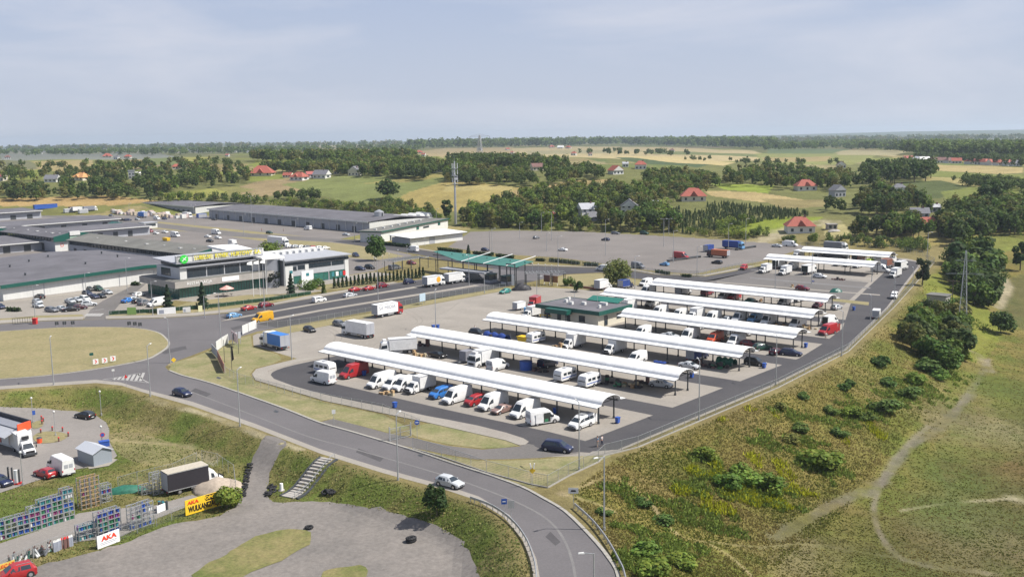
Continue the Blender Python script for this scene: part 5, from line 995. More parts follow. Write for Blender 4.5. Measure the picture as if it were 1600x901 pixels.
# between the first and second canopy
G2 = "vehicles before the second canopy"
V("lorry", WHT, (622,552), ((642,550),(600,553)), "white lorry parked broadside at the left end of the second canopy", G2)
V("sedan", BLK, (684,558), 'r', "black saloon in the shade of the second canopy by the cardboard heap", G2)
V("trailer_grey", GRY, (732,565), 'd', "small grey box trailer beside the tall white lorry", G2)
V("lorry", WHT, (757,570), 'd', "tall white lorry nosing out from under the second canopy", G2)
V("van_mid", WHT, (778,577), ((766,580),(792,573)), "white van showing its grey back doors beside the tall white lorry", G2)
V("caravan", WHT, (883,594), 'd', "left of two white caravans before the second canopy", G2)
V("caravan", WHT, (921,603), 'd', "right of two white caravans before the second canopy", G2)
V("sedan", SIL, (1033,604), 'r10', "silver saloon in shade near the right end of the second canopy", G2)
V("van_low", DBL, (856,573), 'u', "dark blue van in deep shade under the second canopy", G2)
# third canopy
G3 = "vehicles before the third canopy"
V("suv", BLK, (746,524), 'r', "black off-roader at the left end of the third canopy by the blue tarpaulin", G3)
V("caravan", WHT, (837,535), 'd', "white camper with dark side windows under the third canopy", G3)
V("boxvan_high", WHT, (895,543), 'd', "white box lorry beside the stacked wooden crates", G3)
V("boxvan", WHT, (960,551), 'd', "white box van right of the box lorry by the crates", G3)
V("van_mid", WHT, (995,566), 'd', "white van of which only the roof shows over the second canopy", G3)
V("sedan", SIL, (1077,575), 'r', "silver saloon before the dark stalls of the third canopy", G3)
V("suv", BLK, (1180,570), 'r', "dark off-roader at the right end post of the third canopy", G3)
V("pickup_blue", DBL, (1090,562), 'u', "dark blue tarpaulin truck under the third canopy", G3)
# fourth canopy
G4 = "vehicles before the shorter canopy"
V("van_mid", WHT, (1004,524), 'd', "white van peeping over the third canopy near the service building", G4)
V("sedan", SIL, (1047,528), 'r8', "silver saloon left of the sunlit white van at the shorter canopy", G4)
V("van_high", WHT, (1078,530), 'd', "sunlit white high-roof van left of the orange-red van", G4)
V("van_mid", ORG, (1117,534), 'd', "bright orange-red van in the middle of the market", G4)
V("van", WHT, (1150,538), 'd', "white van just right of the orange-red van", G4)
V("hatch", DRED, (1172,541), 'r', "dark red car in shade right of the orange-red van", G4)
V("estate", GRN, (1191,546), 'u-25', "dark green estate car under the right part of the shorter canopy", G4)
V("hatch", MAR, (1213,553), 'u', "maroon hatchback seen from behind beside the blue estate", G4)
V("estate", DBL, (1236,555), 'r12', "dark blue estate at the right end of the shorter canopy", G4)
V("van_mid", GRY, (1134,523), 'u', "grey van behind the orange-red van", G4)
V("sedan", WHT, (1160,523), 'r', "white saloon behind the white van beside the orange-red one", G4)
V("van_low", WHT, (1096,513), 'u', "white minibus on the far side of the shorter canopy", G4)
# fifth canopy
G5 = "vehicles before the fifth canopy"
for i, (k, c, x, y, hd, lab) in enumerate([("van", WHT, 1031, 492, 'd', "white van leftmost of the row before the fifth canopy"), ("van_mid", WHT, 1062, 496, 'd', "white van second of the row before the fifth canopy"), ("boxvan", WHT, 1086, 499, 'd', "white box van with glass front before the fifth canopy"), ("van", WHT, 1114, 501, 'd', "white van left of the silver car before the fifth canopy"), ("hatch", SIL, 1135, 503, 'd', "silver car between two white vans before the fifth canopy"),
    ("van_high", WHT, 1156, 502, 'd', "white van left of the blue van before the fifth canopy"), ("van_mid", LBL, 1179, 503, 'd', "bright blue van between white vans before the fifth canopy"), ("van_high", WHT, 1201, 506, 'd', "white van right of the blue van before the fifth canopy"), ("van_high", WHT, 1246, 511, 'd', "white van near the right end of the fifth canopy, by cardboard boxes"), ("van_open", RED, 1293, 522, 'd-8', "red van with open back doors at the right end of the fifth canopy"), ("van_open", WHT, 1297, 507, 'u', "white van with gaping dark back behind the red van at the canopy end")]): V(k, c, (x, y), hd, lab, G5)
G6 = "vehicles before the sixth canopy"
for k, c, x, y, hd, lab in [("van_high", WHT, 1012, 459, 'd', "white van leftmost of the row before the sixth canopy"), ("van_mid", WHT, 1131, 468, 'd', "white van left of the red vans before the sixth canopy"), ("van_mid", RED, 1147, 468, 'd', "red van next to the turquoise car before the sixth canopy"), ("van_low", RED, 1151, 461, 'u', "red minibus behind the red van under the sixth canopy"), ("sedan", TEA, 1171, 473, 'd', "turquoise car right of the red van before the sixth canopy"), ("boxvan", WHT, 1226, 477, 'd', "white box van with square front before the sixth canopy"), ("van_open", WHT, 1250, 470, 'u', "white van with open dark back under the sixth canopy"), ("hatch", DRED, 1277, 480, 'd', "dark red car near the right end of the sixth canopy"), ("estate", SIL, 1307, 483, 'u', "silver car just beyond the right end of the sixth canopy"), ("boxvan", WHT, 1068, 460, 'u', "white box van showing its side under the left half of the sixth canopy"), ("van_low", DRED, 1105, 461, 'u', "dark red minibus under the sixth canopy"), ("boxvan_high", WHT, 979, 486, 'd', "white box lorry between the service building and the fifth canopy"), ("van_mid", WHT, 974, 470, 'r', "white van behind the service building's roof edge"), ("van_mid", WHT, 1019, 478, 'd', "white van in the dark gap behind the fifth canopy"), ("boxvan_high", WHT, 943, 452, 'u', "white van body rising behind the left tip of the fifth canopy"), ("pickup_blue", DBL, 978, 450, 'u', "blue tarpaulin pickup beside the willow lawn"), ("van_mid", WHT, 1009, 446, 'd', "white pickup van at the left tip of the sixth canopy")]: V(k, c, (x, y), hd, lab, G6)
# far canopies
G7 = "vehicles at the two far canopies"
for k, c, x, y, hd, lab in [("boxvan", WHT, 1195, 426, 'd', "white box van leftmost at the canopy beyond the striped lot"), ("boxvan", WHT, 1226, 429, 'd', "white box van second from left at the canopy beyond the striped lot"), ("lorry_open", WHT, 1218, 419, 'u', "open-backed white lorry behind the two leftmost box vans"), ("van_high", WHT, 1238, 421, 'd', "white van behind the second box van from the left"), ("lorry_open", WHT, 1264, 428, 'u', "white lorry showing its open dark back mid canopy"), ("estate", WHT, 1281, 434, 'r', "white estate parked along the edge of the striped lot"), ("van_high", WHT, 1376, 425, 'r', "white van with teal side at the right end of the next-to-farthest canopy"), ("boxvan", WHT, 1398, 433, 'd', "white box van on the far right corner of the lot"), ("lorry_open", WHT, 1408, 422, 'u', "white lorry with open black tail at the far right corner"), ("lorry_brown", BRN, 1386, 418, 'u', "rust-brown box lorry near the right end of the far canopies"), ("van_mid", LIME and (.42, .55, .05), 1358, 414, 'd', "lime yellow van between the two far canopies"), ("lorry_open", RED, 1341, 410, 'u', "red lorry with dark open back between the two far canopies"), ("van_high", WHT, 1370, 412, 'u', "white van with dark rear between lime and brown vehicles"), ("boxvan_high", WHT, 1246, 404, 'd', "white box van left of the farthest canopy"), ("hatch", RED, 1259, 406, 'r', "red car under the left end of the farthest canopy"), ("van_open", WHT, 1279, 405, 'u', "white van with open back under the farthest canopy"), ("lorry_grey", GRY, 1306, 405, 'r', "grey canvas lorry under the farthest canopy"), ("lorry_grey", WHT, 1306, 391, 'r', "grey canvas trailer lorry behind the farthest canopy"), ("van_mid", WHT, 1310, 415, 'd', "white van left of three in the far middle row"), ("van_mid", WHT, 1325, 416, 'd', "white van middle of three in the far middle row"), ("van_mid", WHT, 1340, 418, 'd', "white van right of three in the far middle row"), ("van", WHT, 1392, 412, 'd', "white van right of the rust-brown lorry")]: V(k, c, (x, y), hd, lab, G7)
V("minivan", WHT, (1397,466), ((1402,458),(1392,474)), "white car driving up the perimeter lane by the fence"); V("trailer", WHT, (1369,497), ((1364,505),(1374,489)), "white box trailer van on the perimeter lane"); V("hatch", DRED, (1254,453), 'r', "dark red car coupled to a goods trailer on the striped lot"); V("minivan", RED, (1162,421), ((1168,418),(1154,424)), "red minivan driving along the lane beside the great parking lot")
# entrance road and market forecourt
ER = "vehicles on the entrance road"
for k, c, x, y, hd, lab in [("van", YEL, 410, 502, 'd', "yellow high-roof van leaving on the entrance road"), ("hatch", LBL, 366, 496, 'u', "light blue car at the tip of the entrance median"), ("sedan", RED, 389, 484, 'u', "red car ahead of the light blue one on the entrance road"), ("estate", DRED, 416, 479, 'u', "dark red estate before the flagpole lawn"), ("minivan", WHT, 499, 472, 'u', "small white panel van on the entrance road"), ("estate", SIL, 547, 464, 'u', "silver estate between the white panel van and the red cars"), ("sedan", RED, 555, 455, 'u', "bright red car, leftmost of three by the thuja row"), ("sedan", RED, 577, 453, 'u', "bright red car, middle of three by the thuja row"), ("suv", DRED, 598, 449, 'u', "dark red off-roader, rightmost of three by the thuja row"), ("suv", DBL, 640, 443, 'u', "dark off-roader beside the thuja row's end"), ("lorry", WHT, 711, 442, 'u', "plain white box lorry queuing at the gate"), ("van_high", GRY, 741, 438, 'u', "grey van under the gate canopy")]: V(k, c, (x, y), hd, lab, ER)
v = V("lorry", WHT, (678, 447), 'u', "white lorry with an orange fruit picture queuing at the gate", ER); m = MB(); m.bar((1.0, -1.26, 2.2), (1.0, -1.235, 2.2), .95, 16); put("fruit_picture", m.mesh("fruit_picture", mat("orange_fruit", (.75, .38, .04), .5, vary=.3)), named(v, "box_body"))
v = V("lorry_blue", WHT, (429, 543), ((456,548),(403,534)), "blue and white box lorry alone at the market's west corner"); m = MB(); m.box(1.0, 2.35, -1.275, 1.275, 1.0, 3.62); put("white_front_panel", m.mesh("white_front_panel", WHITE), named(v, "box_body"))
v = V("lorry_redcab", RED, (606, 493), 'u', "red-cabbed lorry with faded grey and red lettering on its white box"); text("SA MEDIA", 1.35, SIGNGR, named(v, "box_body"), (-1.2, -1.262, 2.55), (math.pi/2, 0, 0), "box_lettering")
V("lorry_long", WHT, (559, 525), ((586,528),(537,519)), "white lorry showing its back doors on the market forecourt"); V("estate", GRY, (531, 509), ((518,507),(545,513)), "grey estate beside the white lorry on the forecourt"); V("hatch", BLK, (484, 518), ((474,514),(495,520)), "black hatchback between the blue lorry and the grey estate")
V("hatch", TEA, (789, 458), 'd', "teal hatchback at the forecourt edge below the gate"); V("trailer", WHT, (811, 484), 'u', "white box trailer on the forecourt left of the service building"); V("boxvan", RED, (834, 480), 'd20', "red-cabbed camper box behind the white trailer"); V("boxvan", WHT, (830, 496), 'd', "small white truck beside the service building's end wall")
V("van", WHT, (246, 478), 'd', "white high-roof van before the restaurant corner")
V("van", WHT, (645, 393), 'l', "white van on the back road before the cold store"); V("van_mid", WHT, (942, 423), 'l', "white van half hidden by the willow on the back road")
# great parking lot
PL = "vehicles on the great parking lot"
for k, c, x, y, hd, lab in [("van_high", RED, 1064, 404, 'r', "red high-roof van alone on the great parking lot"), ("van_mid", GRY, 997, 419, 'r-6', "grey and white minibus by the lot's near fence"), ("small", LBL, 1038, 415, 'l', "small pale blue car near the lot's fence"), ("hatch", BLK, 1120, 412, 'l', "dark car before the orange lorry on the lot"), ("lorry_canvas", LBL, 1146, 389, 'r', "blue canvas lorry with pale cab on the lot"), ("trailer_blue", DBL, 1107, 393, 'u', "dark blue trailer between blue and orange lorries"), ("lorry_orange", BLK, 1122, 402, 'l', "orange boarded lorry with dark cab on the lot"), ("sedan", SIL, 1214, 386, 'r', "silver saloon at the lot's far right edge"), ("van_open", WHT, 1236, 385, 'r', "white van with open red-brown load at the lot's far right corner"), ("sedan", WHT, 879, 392, 'l', "white saloon alone mid lot"), ("hatch", DBL, 946, 376, 'l', "dark car left in the empty far part of the lot"), ("estate", GRY, 962, 366, 'r', "grey car at the lot's far kerb"), ("small", GRY, 838, 373, 'u', "small grey car near the lot's far left"), ("small", DBL, 758, 392, 'r', "dark small car behind the gate's hedge"), ("suv", GRN, 1007, 366, 'r', "dark vehicle parked against the bushes at the lot's far kerb")]: V(k, c, (x, y), hd, lab, PL, True)
# car park by the market hall
CPK = "cars in the car park by the big white hall"
for k, c, x, y, hd, lab in [("estate", BLK, 62, 466, 'l', "black estate by the hall wall at the car park's left"), ("hatch", SIL, 59, 474, 'r', "silver hatchback just before the black estate by the hall"), ("sedan", SIL, 60, 480, 'r', "silver saloon nearest the road in the left car park pair"), ("hatch", DBL, 1, 482, 'r', "dark blue car cut by the left edge of the car park"), ("estate", GRY, 81, 487, 'r10', "grey estate, leftmost of the front car park row"), ("sedan", SIL, 96, 485, 'r10', "silver blue saloon second in the front car park row"), ("sedan", BLK, 112, 486, 'u-20', "black saloon third in the front car park row"), ("hatch", MAR, 125, 483, 'u-20', "dark maroon car right of the black saloon in the front row"), ("estate", BLK, 117, 480, 'u-20', "black estate directly behind the black saloon"), ("sedan", SIL, 110, 473, 'r', "silver saloon leftmost of the middle car park row"), ("sedan", SIL, 121, 471, 'r', "silver saloon second of the middle car park row"), ("mpv", WHT, 133, 470, 'r', "white people carrier in the middle car park row"), ("suv", SIL, 139, 478, 'u-20', "silver off-roader at the drive side of the front row"), ("sedan", DBL, 147, 466, 'r', "navy saloon right of the white people carrier"), ("sedan", BLK, 158, 465, 'r', "black saloon rightmost of the middle row"), ("estate", BLK, 139, 454, 'r', "black estate leftmost of the back row"), ("estate", DBL, 137, 461, 'r', "dark estate between back and middle rows"), ("suv", GRN, 154, 454, 'r', "dark green off-roader in the back row"), ("sedan", SIL, 168, 459, 'r', "silver blue saloon rightmost of the back row"), ("sedan", BLU, 200, 472, 'u20', "blue saloon leftmost before the restaurant corner"), ("hatch", SIL, 209, 470, 'u20', "silver hatchback second before the restaurant corner"), ("estate", BLK, 217, 473, 'u20', "black estate third before the restaurant corner"), ("suv", GRY, 226, 476, 'u20', "grey off-roader beside the white van at the restaurant"), ("estate", WHT, 217, 463, 'u20', "white estate behind the cars at the restaurant corner")]: V(k, c, (x, y), hd, lab, CPK)
# behind the office
BO = "cars parked behind the office"; cc = [WHT, SIL, WHT, GRY, RED, WHT, WHT]; nn = ["white car, leftmost of the far row behind the office", "silver car, second of the far row behind the office", "white car, third of the far row behind the office", "grey car left of the red one behind the office", "red car in the far row behind the office", "white car right of the red one behind the office", "white car, rightmost of the far row behind the office"]
for i in range(7): V("estate" if i % 2 else "hatch", cc[i], (453+i*9.3, 386.5+.5*i), 'u', nn[i], BO, True)
for i, (c, n) in enumerate([(BLK, "black car, left of the near row behind the office"), (DBL, "navy car, middle of the near row behind the office"), (WHT, "white car, right of the near row behind the office")]): V("hatch", c, (452+i*9.5, 395+.5*i), 'u', n, BO, True)
V("suv", DBL, (556,401), 'r-20', "dark blue off-roader by the round tree behind the office"); V("estate", DBL, (563,422), 'r', "dark blue estate left of two behind the pergola"); V("suv", BLK, (578,420), 'r', "black off-roader right of two behind the pergola"); V("van_low", GRY, (617,421), 'u', "grey minibus beside the pergola"); V("hatch", DRED, (643,413), 'r', "red car behind the left pergola")
# wholesale yard
WY = "vehicles in the wholesale yard"
for k, c, x, y, hd, lab in [("semi", WHT, 184, 366, 'r-4', "long white lorry right of the red-lettered hall"), ("sedan", WHT, 217, 360, 'r', "white car right of the long white lorry"), ("van_low", DRED, 234, 363, 'r', "red minibus left of the log cabin"), ("hatch", WHT, 244, 366, 'r', "white car before the red minibus"), ("sedan", WHT, 258, 364, 'r', "white car just before the log cabin"), ("van_high", WHT, 274, 370, 'r', "white van beside the yellow skip"), ("van_high", WHT, 338, 366, 'r', "white van on the yard road"), ("sedan", WHT, 325, 371, 'r', "white saloon behind the gabled hall's roof, left one"), ("hatch", WHT, 341, 373, 'r', "white hatchback behind the gabled hall's roof, right one"), ("sedan", BLK, 328, 378, 'r', "black saloon behind the gabled hall's roof"), ("boxvan_high", WHT, 365, 386, 'r-10', "white box van behind the office tower roof"), ("semi", WHT, 435, 383, 'r', "white semi-trailer above the bushes behind the office"), ("hatch", GRN, 421, 365, 'r', "dark car alone on the long hall's forecourt"), ("sedan", SIL, 541, 368, 'r', "silver car near the cold store end of the yard"), ("van_mid", WHT, 481, 359, 'l', "white van before the long hall's doors"), ("hatch", BLK, 335, 344, 'r', "dark car at the left end of the long hall"), ("suv", BLK, 190, 345, 'u', "black off-roader left of two in the far yard"), ("suv", DBL, 200, 345, 'u', "navy off-roader right of two in the far yard"), ("hatch", SIL, 215, 344, 'r', "silver car beside the blue and white lorry"), ("lorry_blue", WHT, 222, 340, 'l', "blue and white lorry among the pallets of the farthest hall"), ("van_mid", WHT, 245, 343, 'r', "white van right of the blue and white lorry"), ("hatch", DBL, 257, 343, 'r', "navy car right of the white van in the far yard"), ("lorry", WHT, 293, 340, 'r', "white lorry at the right end of the farthest hall"), ("hatch", GRY, 174, 338, 'r', "grey car left in the far yard"), ("semi_orange", ORG, 138, 353, 'r', "orange canvas lorry at the end of the long narrow shed"), ("van_high", WHT, 121, 352, 'r', "white van left of the orange canvas lorry"), ("van_high", WHT, 52, 357, 'r', "white van left of two by the blue-lettered hall"), ("van_high", WHT, 62, 356, 'r', "white van right of two by the blue-lettered hall"), ("lorry", WHT, 122, 331, 'u', "white lorry among containers at the yard's far left"), ("lorry_grey", WHT, 141, 330, 'u', "grey canvas lorry next to the farthest hall's left end")]: V(k, c, (x, y), hd, lab, WY, True)
# lower car park and gas yard
LP_ = "vehicles in the lower car park"
v = V("boxvan_high", WHT, (38,707), ((26,695),(54,715)), "white refrigerated box lorry before the orange-edged shop", LP_); m = MB(); m.box(1.05, 1.45, -.5, .5, 2.55, 3.05); put("cooler_unit", m.mesh("cooler_unit", BLACK), named(v, "box_body")); m = MB(); m.box(.6, 1.02, -1.1, 1.1, 3.3, 3.75); put("roof_fairing", m.mesh("roof_fairing", WHITE), named(v, "box_body"))
V("hatch", RED, (71,744), ((84,748),(58,740)), "red hatchback next to the white van in the lower car park", LP_); V("van_high", WHT, (95,737), ((110,744),(79,727)), "white high-roof van with its back to the grey shed", LP_); V("hatch", BLK, (133,653), ((147,655),(119,650)), "black hatchback with a door open on the lower car park's far side", LP_); V("hatch", DBL, (2,757), ((-12,752),(14,760)), "dark blue car cut by the left edge of the lower car park", LP_)
V("suv", RED, (24,903), ((52,897),(-4,911)), "shiny red off-roader at the bottom left corner")
v = V("lorry_curtain", WHT, (303,762), ((272,768),(332,753)), "black curtain-sided lorry with white cab parked by the gravel heap")
m = MB(); m.box(-4.3, 1.9, -1.21, 1.21, 3.36, 3.42); put("tarpaulin_roof", m.mesh("tarpaulin_roof", mat("dusty_beige", (.42, .38, .31), .8, vary=.15)), named(v, "box_body"))
# ================================================================ street lamps
_lp = {}
def lamp(px, top, label, kind='street', aim=None, group="street lamps"):
    p = gp(*px) if len(px) == 2 else px; H = max(3.0, round(top_at(p, top)*4)/4)
    key = (kind, H)
    if key not in _lp:
        m = MB(); m.bar((0, 0, 0), (0, 0, H), .12 if kind != 'globe' else .07, 8, .07 if kind != 'globe' else .05); pole = m.mesh("pole", STEEL, smooth=40)
        f = MB(); f.bar((0, 0, 0), (0, 0, .45), .17, 8); foot = f.mesh("foot", STEEL)
        a = MB(); arms = (1,) if kind == 'street' else (1, -1) if kind == 'double' else ()
        for s in arms: a.bar((0, 0, H-.08), (s*1.15, 0, H+.12), .045)
        arm = a.mesh("arm", STEEL) if arms else None
        h = MB()
        if kind == 'globe': h.ball((0, 0, H+.12), .21, 8, 6)
        else: h.add([(-.32, -.14, 0), (.34, -.11, .02), (.34, .11, .02), (-.32, .14, 0), (-.28, -.10, .14), (.28, -.08, .11), (.28, .08, .11), (-.28, .10, .14)], [(3,2,1,0), (4,5,6,7), (0,1,5,4), (1,2,6,5), (2,3,7,6), (3,0,4,7)])
        _lp[key] = (pole, foot, arm, h.mesh("lamp_head", WALLW), arms)
    pole, foot, arm, head, arms = _lp[key]
    ang = 0.0
    if aim: q = gp(*aim); ang = math.atan2(q[1]-p[1], q[0]-p[0])
    r = root("street_lamp", p, ang, label, "street lamp", group); put("pole", pole, r); put("foot", foot, r)
    if kind == 'globe': put("lamp_head", head, r)
    for s in arms: o = put("lamp_head", head, r, (s*1.3, 0, H+.06), 0 if s > 0 else math.pi)
    if arm: put("arm", arm, r)
    return r
for px, top, lab, aim in [((944,828),712,"lamp on the outer side of the main road's bend",(900,840)), ((622,750),648,"lamp on the grass below the driveway gate",(640,735)), ((375,666),578,"lamp on the verge near the top of the gravel track",(392,655)), ((235,619),540,"lamp opposite the hatched triangle",(252,610)), ((84,601),527,"lamp at the roundabout's near verge, left",(90,590)), ((905,734),627,"lamp at the fence corner behind the navy people carrier",(880,715)), ((1092,656),563,"lamp at the fence level with the second canopy",(1075,640)), ((1212,601),522,"lamp at the fence level with the third canopy",(1195,590)), ((1315,556),487,"lamp at the fence level with the shorter canopy",(1295,548)), ((1360,499),461,"lamp at the perimeter lane beside the grass patch",(1345,492)), ((1397,473),435,"lamp at the perimeter lane behind the white car",(1385,466)), ((1426,448),418,"lamp at the perimeter lane's far end",(1415,440)), ((1268,443),393,"right one of two lamps on the striped lot",(1268,450)), ((1211,454),407,"left one of two lamps on the striped lot",(1211,460)), ((1362,440),418,"lamp at the right end of the canopy beyond the striped lot",(1362,430)), ((345,531),458,"lamp at the corner of the junction and the boarded fence",(330,535)), ((414,490),410,"lamp on the upper median above the yellow van",(405,500)), ((591,470),404,"lamp on the median before the office wing",(580,475)), ((456,561),495,"lamp standing by the blue and white lorry's tail",(470,555)), ((681,515),453,"lamp with blue bins at its foot on the forecourt",(690,505)), ((733,447),398,"lamp on the median before the gate",(722,450)), ((928,948),863,"lamp whose head alone shows at the bottom by the main road",(900,950)), ((266,567),497,"lamp at the tip of the verge facing the roundabout",(245,560))]:
    lamp(px, top, lab, 'street', aim)
for px, top, lab, kd in [((1045,366),342,"double lamp at the far kerb of the great lot, right of middle",'double'), ((1052,410),361,"lamp at the near part of the great lot by the red van",'street'), ((1089,431),386,"lamp at the great lot's near corner fence",'street'), ((1138,391),350,"lamp beside the orange lorry on the great lot",'street'), ((1165,382),342,"lamp behind the blue canvas lorry",'street'), ((946,399),343,"lamp mid lot right of the white saloon",'street'), ((1037,385),342,"double lamp in the middle of the great lot",'double'), ((992,451),401,"lamp on the lawn right of the willow",'street'), ((846,363),332,"lamp at the great lot's far left edge",'street'), ((862,375),332,"double lamp on the far left of the great lot",'double'), ((854,392),364,"slim lamp left of the white saloon on the lot",'street'), ((872,415),369,"lamp by the hedge behind the pergola",'street'), ((765,399),360,"left of two lamps behind the gate roof",'street'), ((769,399),357,"right of two lamps behind the gate roof",'street'), ((199,454),404,"lamp at the drive by the big hall's right corner",'street'), ((135,464),427,"lamp among the car park's middle row",'street'), ((55,495),446,"lamp at the left gate of the car park",'street'), ((239,493),440,"lamp before the white van at the restaurant",'street'), ((381,368),335,"lamp in the wholesale yard left of the office tower",'street'), ((394,352),306,"tall lamp before the long hall",'double'), ((462,357),342,"short lamp before the long hall's middle",'street'), ((554,378),349,"lamp at the long hall's right end",'street'), ((304,352),320,"tall lamp left of the long hall",'double'), ((203,346),318,"lamp among the pallets of the farthest hall",'street'), ((812,372),348,"lamp at the far lot behind the mast",'street'), ((682,352),326,"lamp beside the white tanks",'street'), ((1448,418),363,"lamp at the meadow's edge beyond the perimeter lane",'street'), ((839,470),432,"slim lamp behind the service building",'street'), ((757,458),425,"slim lamp below the gate",'street'), ((320,497),462,"lamp before the conifers of the restaurant lawn",'street')]:
    lamp(px, top, lab, kd, group="street lamps")
for px, top, lab in [((52,660),622,"globe lamp on the small planted island by the shop"), ((87,681),643,"globe lamp on the round planted island"), ((159.5,694),674,"globe lamp behind the grey metal shed"), ((36,758),707,"globe lamp at the lower car park's near edge"), ((158.5,649),612,"globe lamp beside the black hatchback")]: lamp(px, top, lab, 'globe', group="globe lamps")
for i, x in enumerate([585, 598, 608, 622, 636, 652, 664, 676]): lamp((x, 419-.45*(x-585)), 402-.1*(x-585)*1.2, "post-top globe lamp in the row behind the left pergola", 'globe', group="row of globe lamps behind the left pergola")
for i, x in enumerate([832, 841, 852, 862, 872]): lamp((x, 425+.1*(x-832)), 414+.1*(x-832), "post-top globe lamp in the row along the right pergola", 'globe', group="row of globe lamps along the right pergola")
# ================================================================ fences
def densify(P, d):
    out = []
    for (x0, y0), (x1, y1) in zip(P[:-1], P[1:]):
        n = max(1, int(round(math.hypot(x1-x0, y1-y0)/d))); out += [(x0+(x1-x0)*k/n, y0+(y1-y0)*k/n) for k in range(n)]
    out.append(P[-1]); return out
def fence(P, label, H=1.9, d=2.6, wire=None, posts=True, plinth=False):
    """P: world xy points"""
    n = sum(math.hypot(b[0]-a[0], b[1]-a[1]) for a, b in zip(P[:-1], P[1:]))/d
    if n > 96: d *= n/96
    Q = [(x, y, hz(x, y)) for x, y in densify(P, d)]; o = Q[0]; r = root("wire_fence", o, 0, label, "fence")
    L = [(x-o[0], y-o[1], z-o[2]) for x, y, z in Q]
    put("wire_panel", strip_mesh("wire_panel", L, .06, H-.05, wire or WIRE), r)
    m = MB(); m.bar((0, 0, -.3), (0, 0, H), .04, 6); pm = m.mesh("post", STEEL)
    for p in L: put("post", pm, r, p)
    m = MB()
    for a, b in zip(L[:-1], L[1:]): m.bar((a[0], a[1], a[2]+H-.06), (b[0], b[1], b[2]+H-.06), .018)
    put("top_wire", m.mesh("top_wire", STEEL), r)
    if plinth:
        m = MB()
        for a, b in zip(L[:-1], L[1:]): m.bar((a[0], a[1], a[2]+.08), (b[0], b[1], b[2]+.08), .09)
        put("plinth", m.mesh("plinth", KERB), r)
    return r
W2 = lambda px: [gp(*p)[:2] for p in px]
fence(W2([(645,701),(690,714),(760,738),(830,757),(856,762)]) + W2([(888,744),(935,722),(945,712)]) + [ST(-82.3, 123.7), ST(-82.2, 171), ST(-84.6, 209.5), ST(-97.5, 272), ST(-121.3, 377.5), ST(-127, 385)], "long wire fence round the market's road corner and right-hand edge", plinth=True)
fence(W2([(353,585),(372,596),(420,608),(470,621),(534,633),(598,645),(656,669)]), "wire fence on the verge between the main road and the front lane", H=1.7)
fence(W2([(402,514),(450,510),(485,505.5),(583,488),(681,467),(790,450)]), "wire fence along the grass strip beside the exit lane", H=1.7)
fence(W2([(840,407),(900,415),(985,424),(1040,430),(1092,432),(1186,412)]), "wire fence round the near edge of the great parking lot", H=2.0, wire=FINEWIRE)
fence(W2([(1250,386),(1320,384),(1400,389),(1452,403)]), "wire fence behind the farthest canopy", H=2.0)
fence(W2([(0,899),(27,884),(77,863),(120,849),(151,856)]) , "wire fence along the front of the gas yard, left of the white billboard", H=1.8)
fence(W2([(188,844),(215,833),(245,822),(291,806)]), "wire fence between the white billboard and the yellow banner", H=1.8)
fence(W2([(369,771),(366,745),(340,727),(316,722)]), "wire fence round the gravel heap", H=2.0)
fence(W2([(308,724),(270,742),(215,755),(185,764)]), "wire fence along the bank behind the gas yard", H=1.9)
fence(W2([(170,492),(250,487.5),(340,480),(420,470),(486,460)]), "green wire fence before the restaurant lawn", H=1.2, wire=mesh_wire_mat("green_wire_mesh", (.03, .09, .05), .2, .22))
def hedge(P, w, h, label, cat="hedge"):
    o = P[0]; r = root("hedge", (o[0], o[1], hz(*o)), 0, label, cat); vs = []; fs = []; cols = []
    for (x0, y0), (x1, y1) in zip(P[:-1], P[1:]):
        L = math.hypot(x1-x0, y1-y0); n = int(L*h*26)
        for k in range(n):
            t = random.random(); x = x0+(x1-x0)*t+random.uniform(-w, w)/2; y = y0+(y1-y0)*t+random.uniform(-w, w)/2; z = random.uniform(.05, h)*random.uniform(.85, 1)
            a = Vector((random.gauss(0, 1), random.gauss(0, 1), random.gauss(0, 1))).normalized(); b = a.orthogonal().normalized(); c = a.cross(b); s = .24; p = Vector((x-o[0], y-o[1], z)); i = len(vs)
            vs += [p-b*s-c*s*.5, p+b*s-c*s*.5, p+b*s*.6+c*s, p-b*s*.6+c*s]; fs.append((i, i+1, i+2, i+3)); g = random.uniform(.75, 1.3); cols += [(.035*g, .07*g, .02*g, 1)]*4
    me = bpy.data.meshes.new("foliage"); me.from_pydata([tuple(v) for v in vs], [], fs); ca = me.color_attributes.new("Col", 'FLOAT_COLOR', 'POINT'); ca.data.foreach_set("color", np.array(cols, np.float32).ravel()); me.materials.append(LEAF)
    m = MB()
    for (x0, y0), (x1, y1) in zip(P[:-1], P[1:]): m.bar((x0-o[0], y0-o[1], h*.45), (x1-o[0], y1-o[1], h*.45), w*.30)
    put("stems", m.mesh("stems", mat("hedge_core", (.02, .03, .012), .95)), r); put("foliage", me, r); return r
LEAF = attr_mat("leaves", rough=.7, vary=.2, scales=(.6,), bump=0, translucent=.42, spec=.25, objrand=.18)
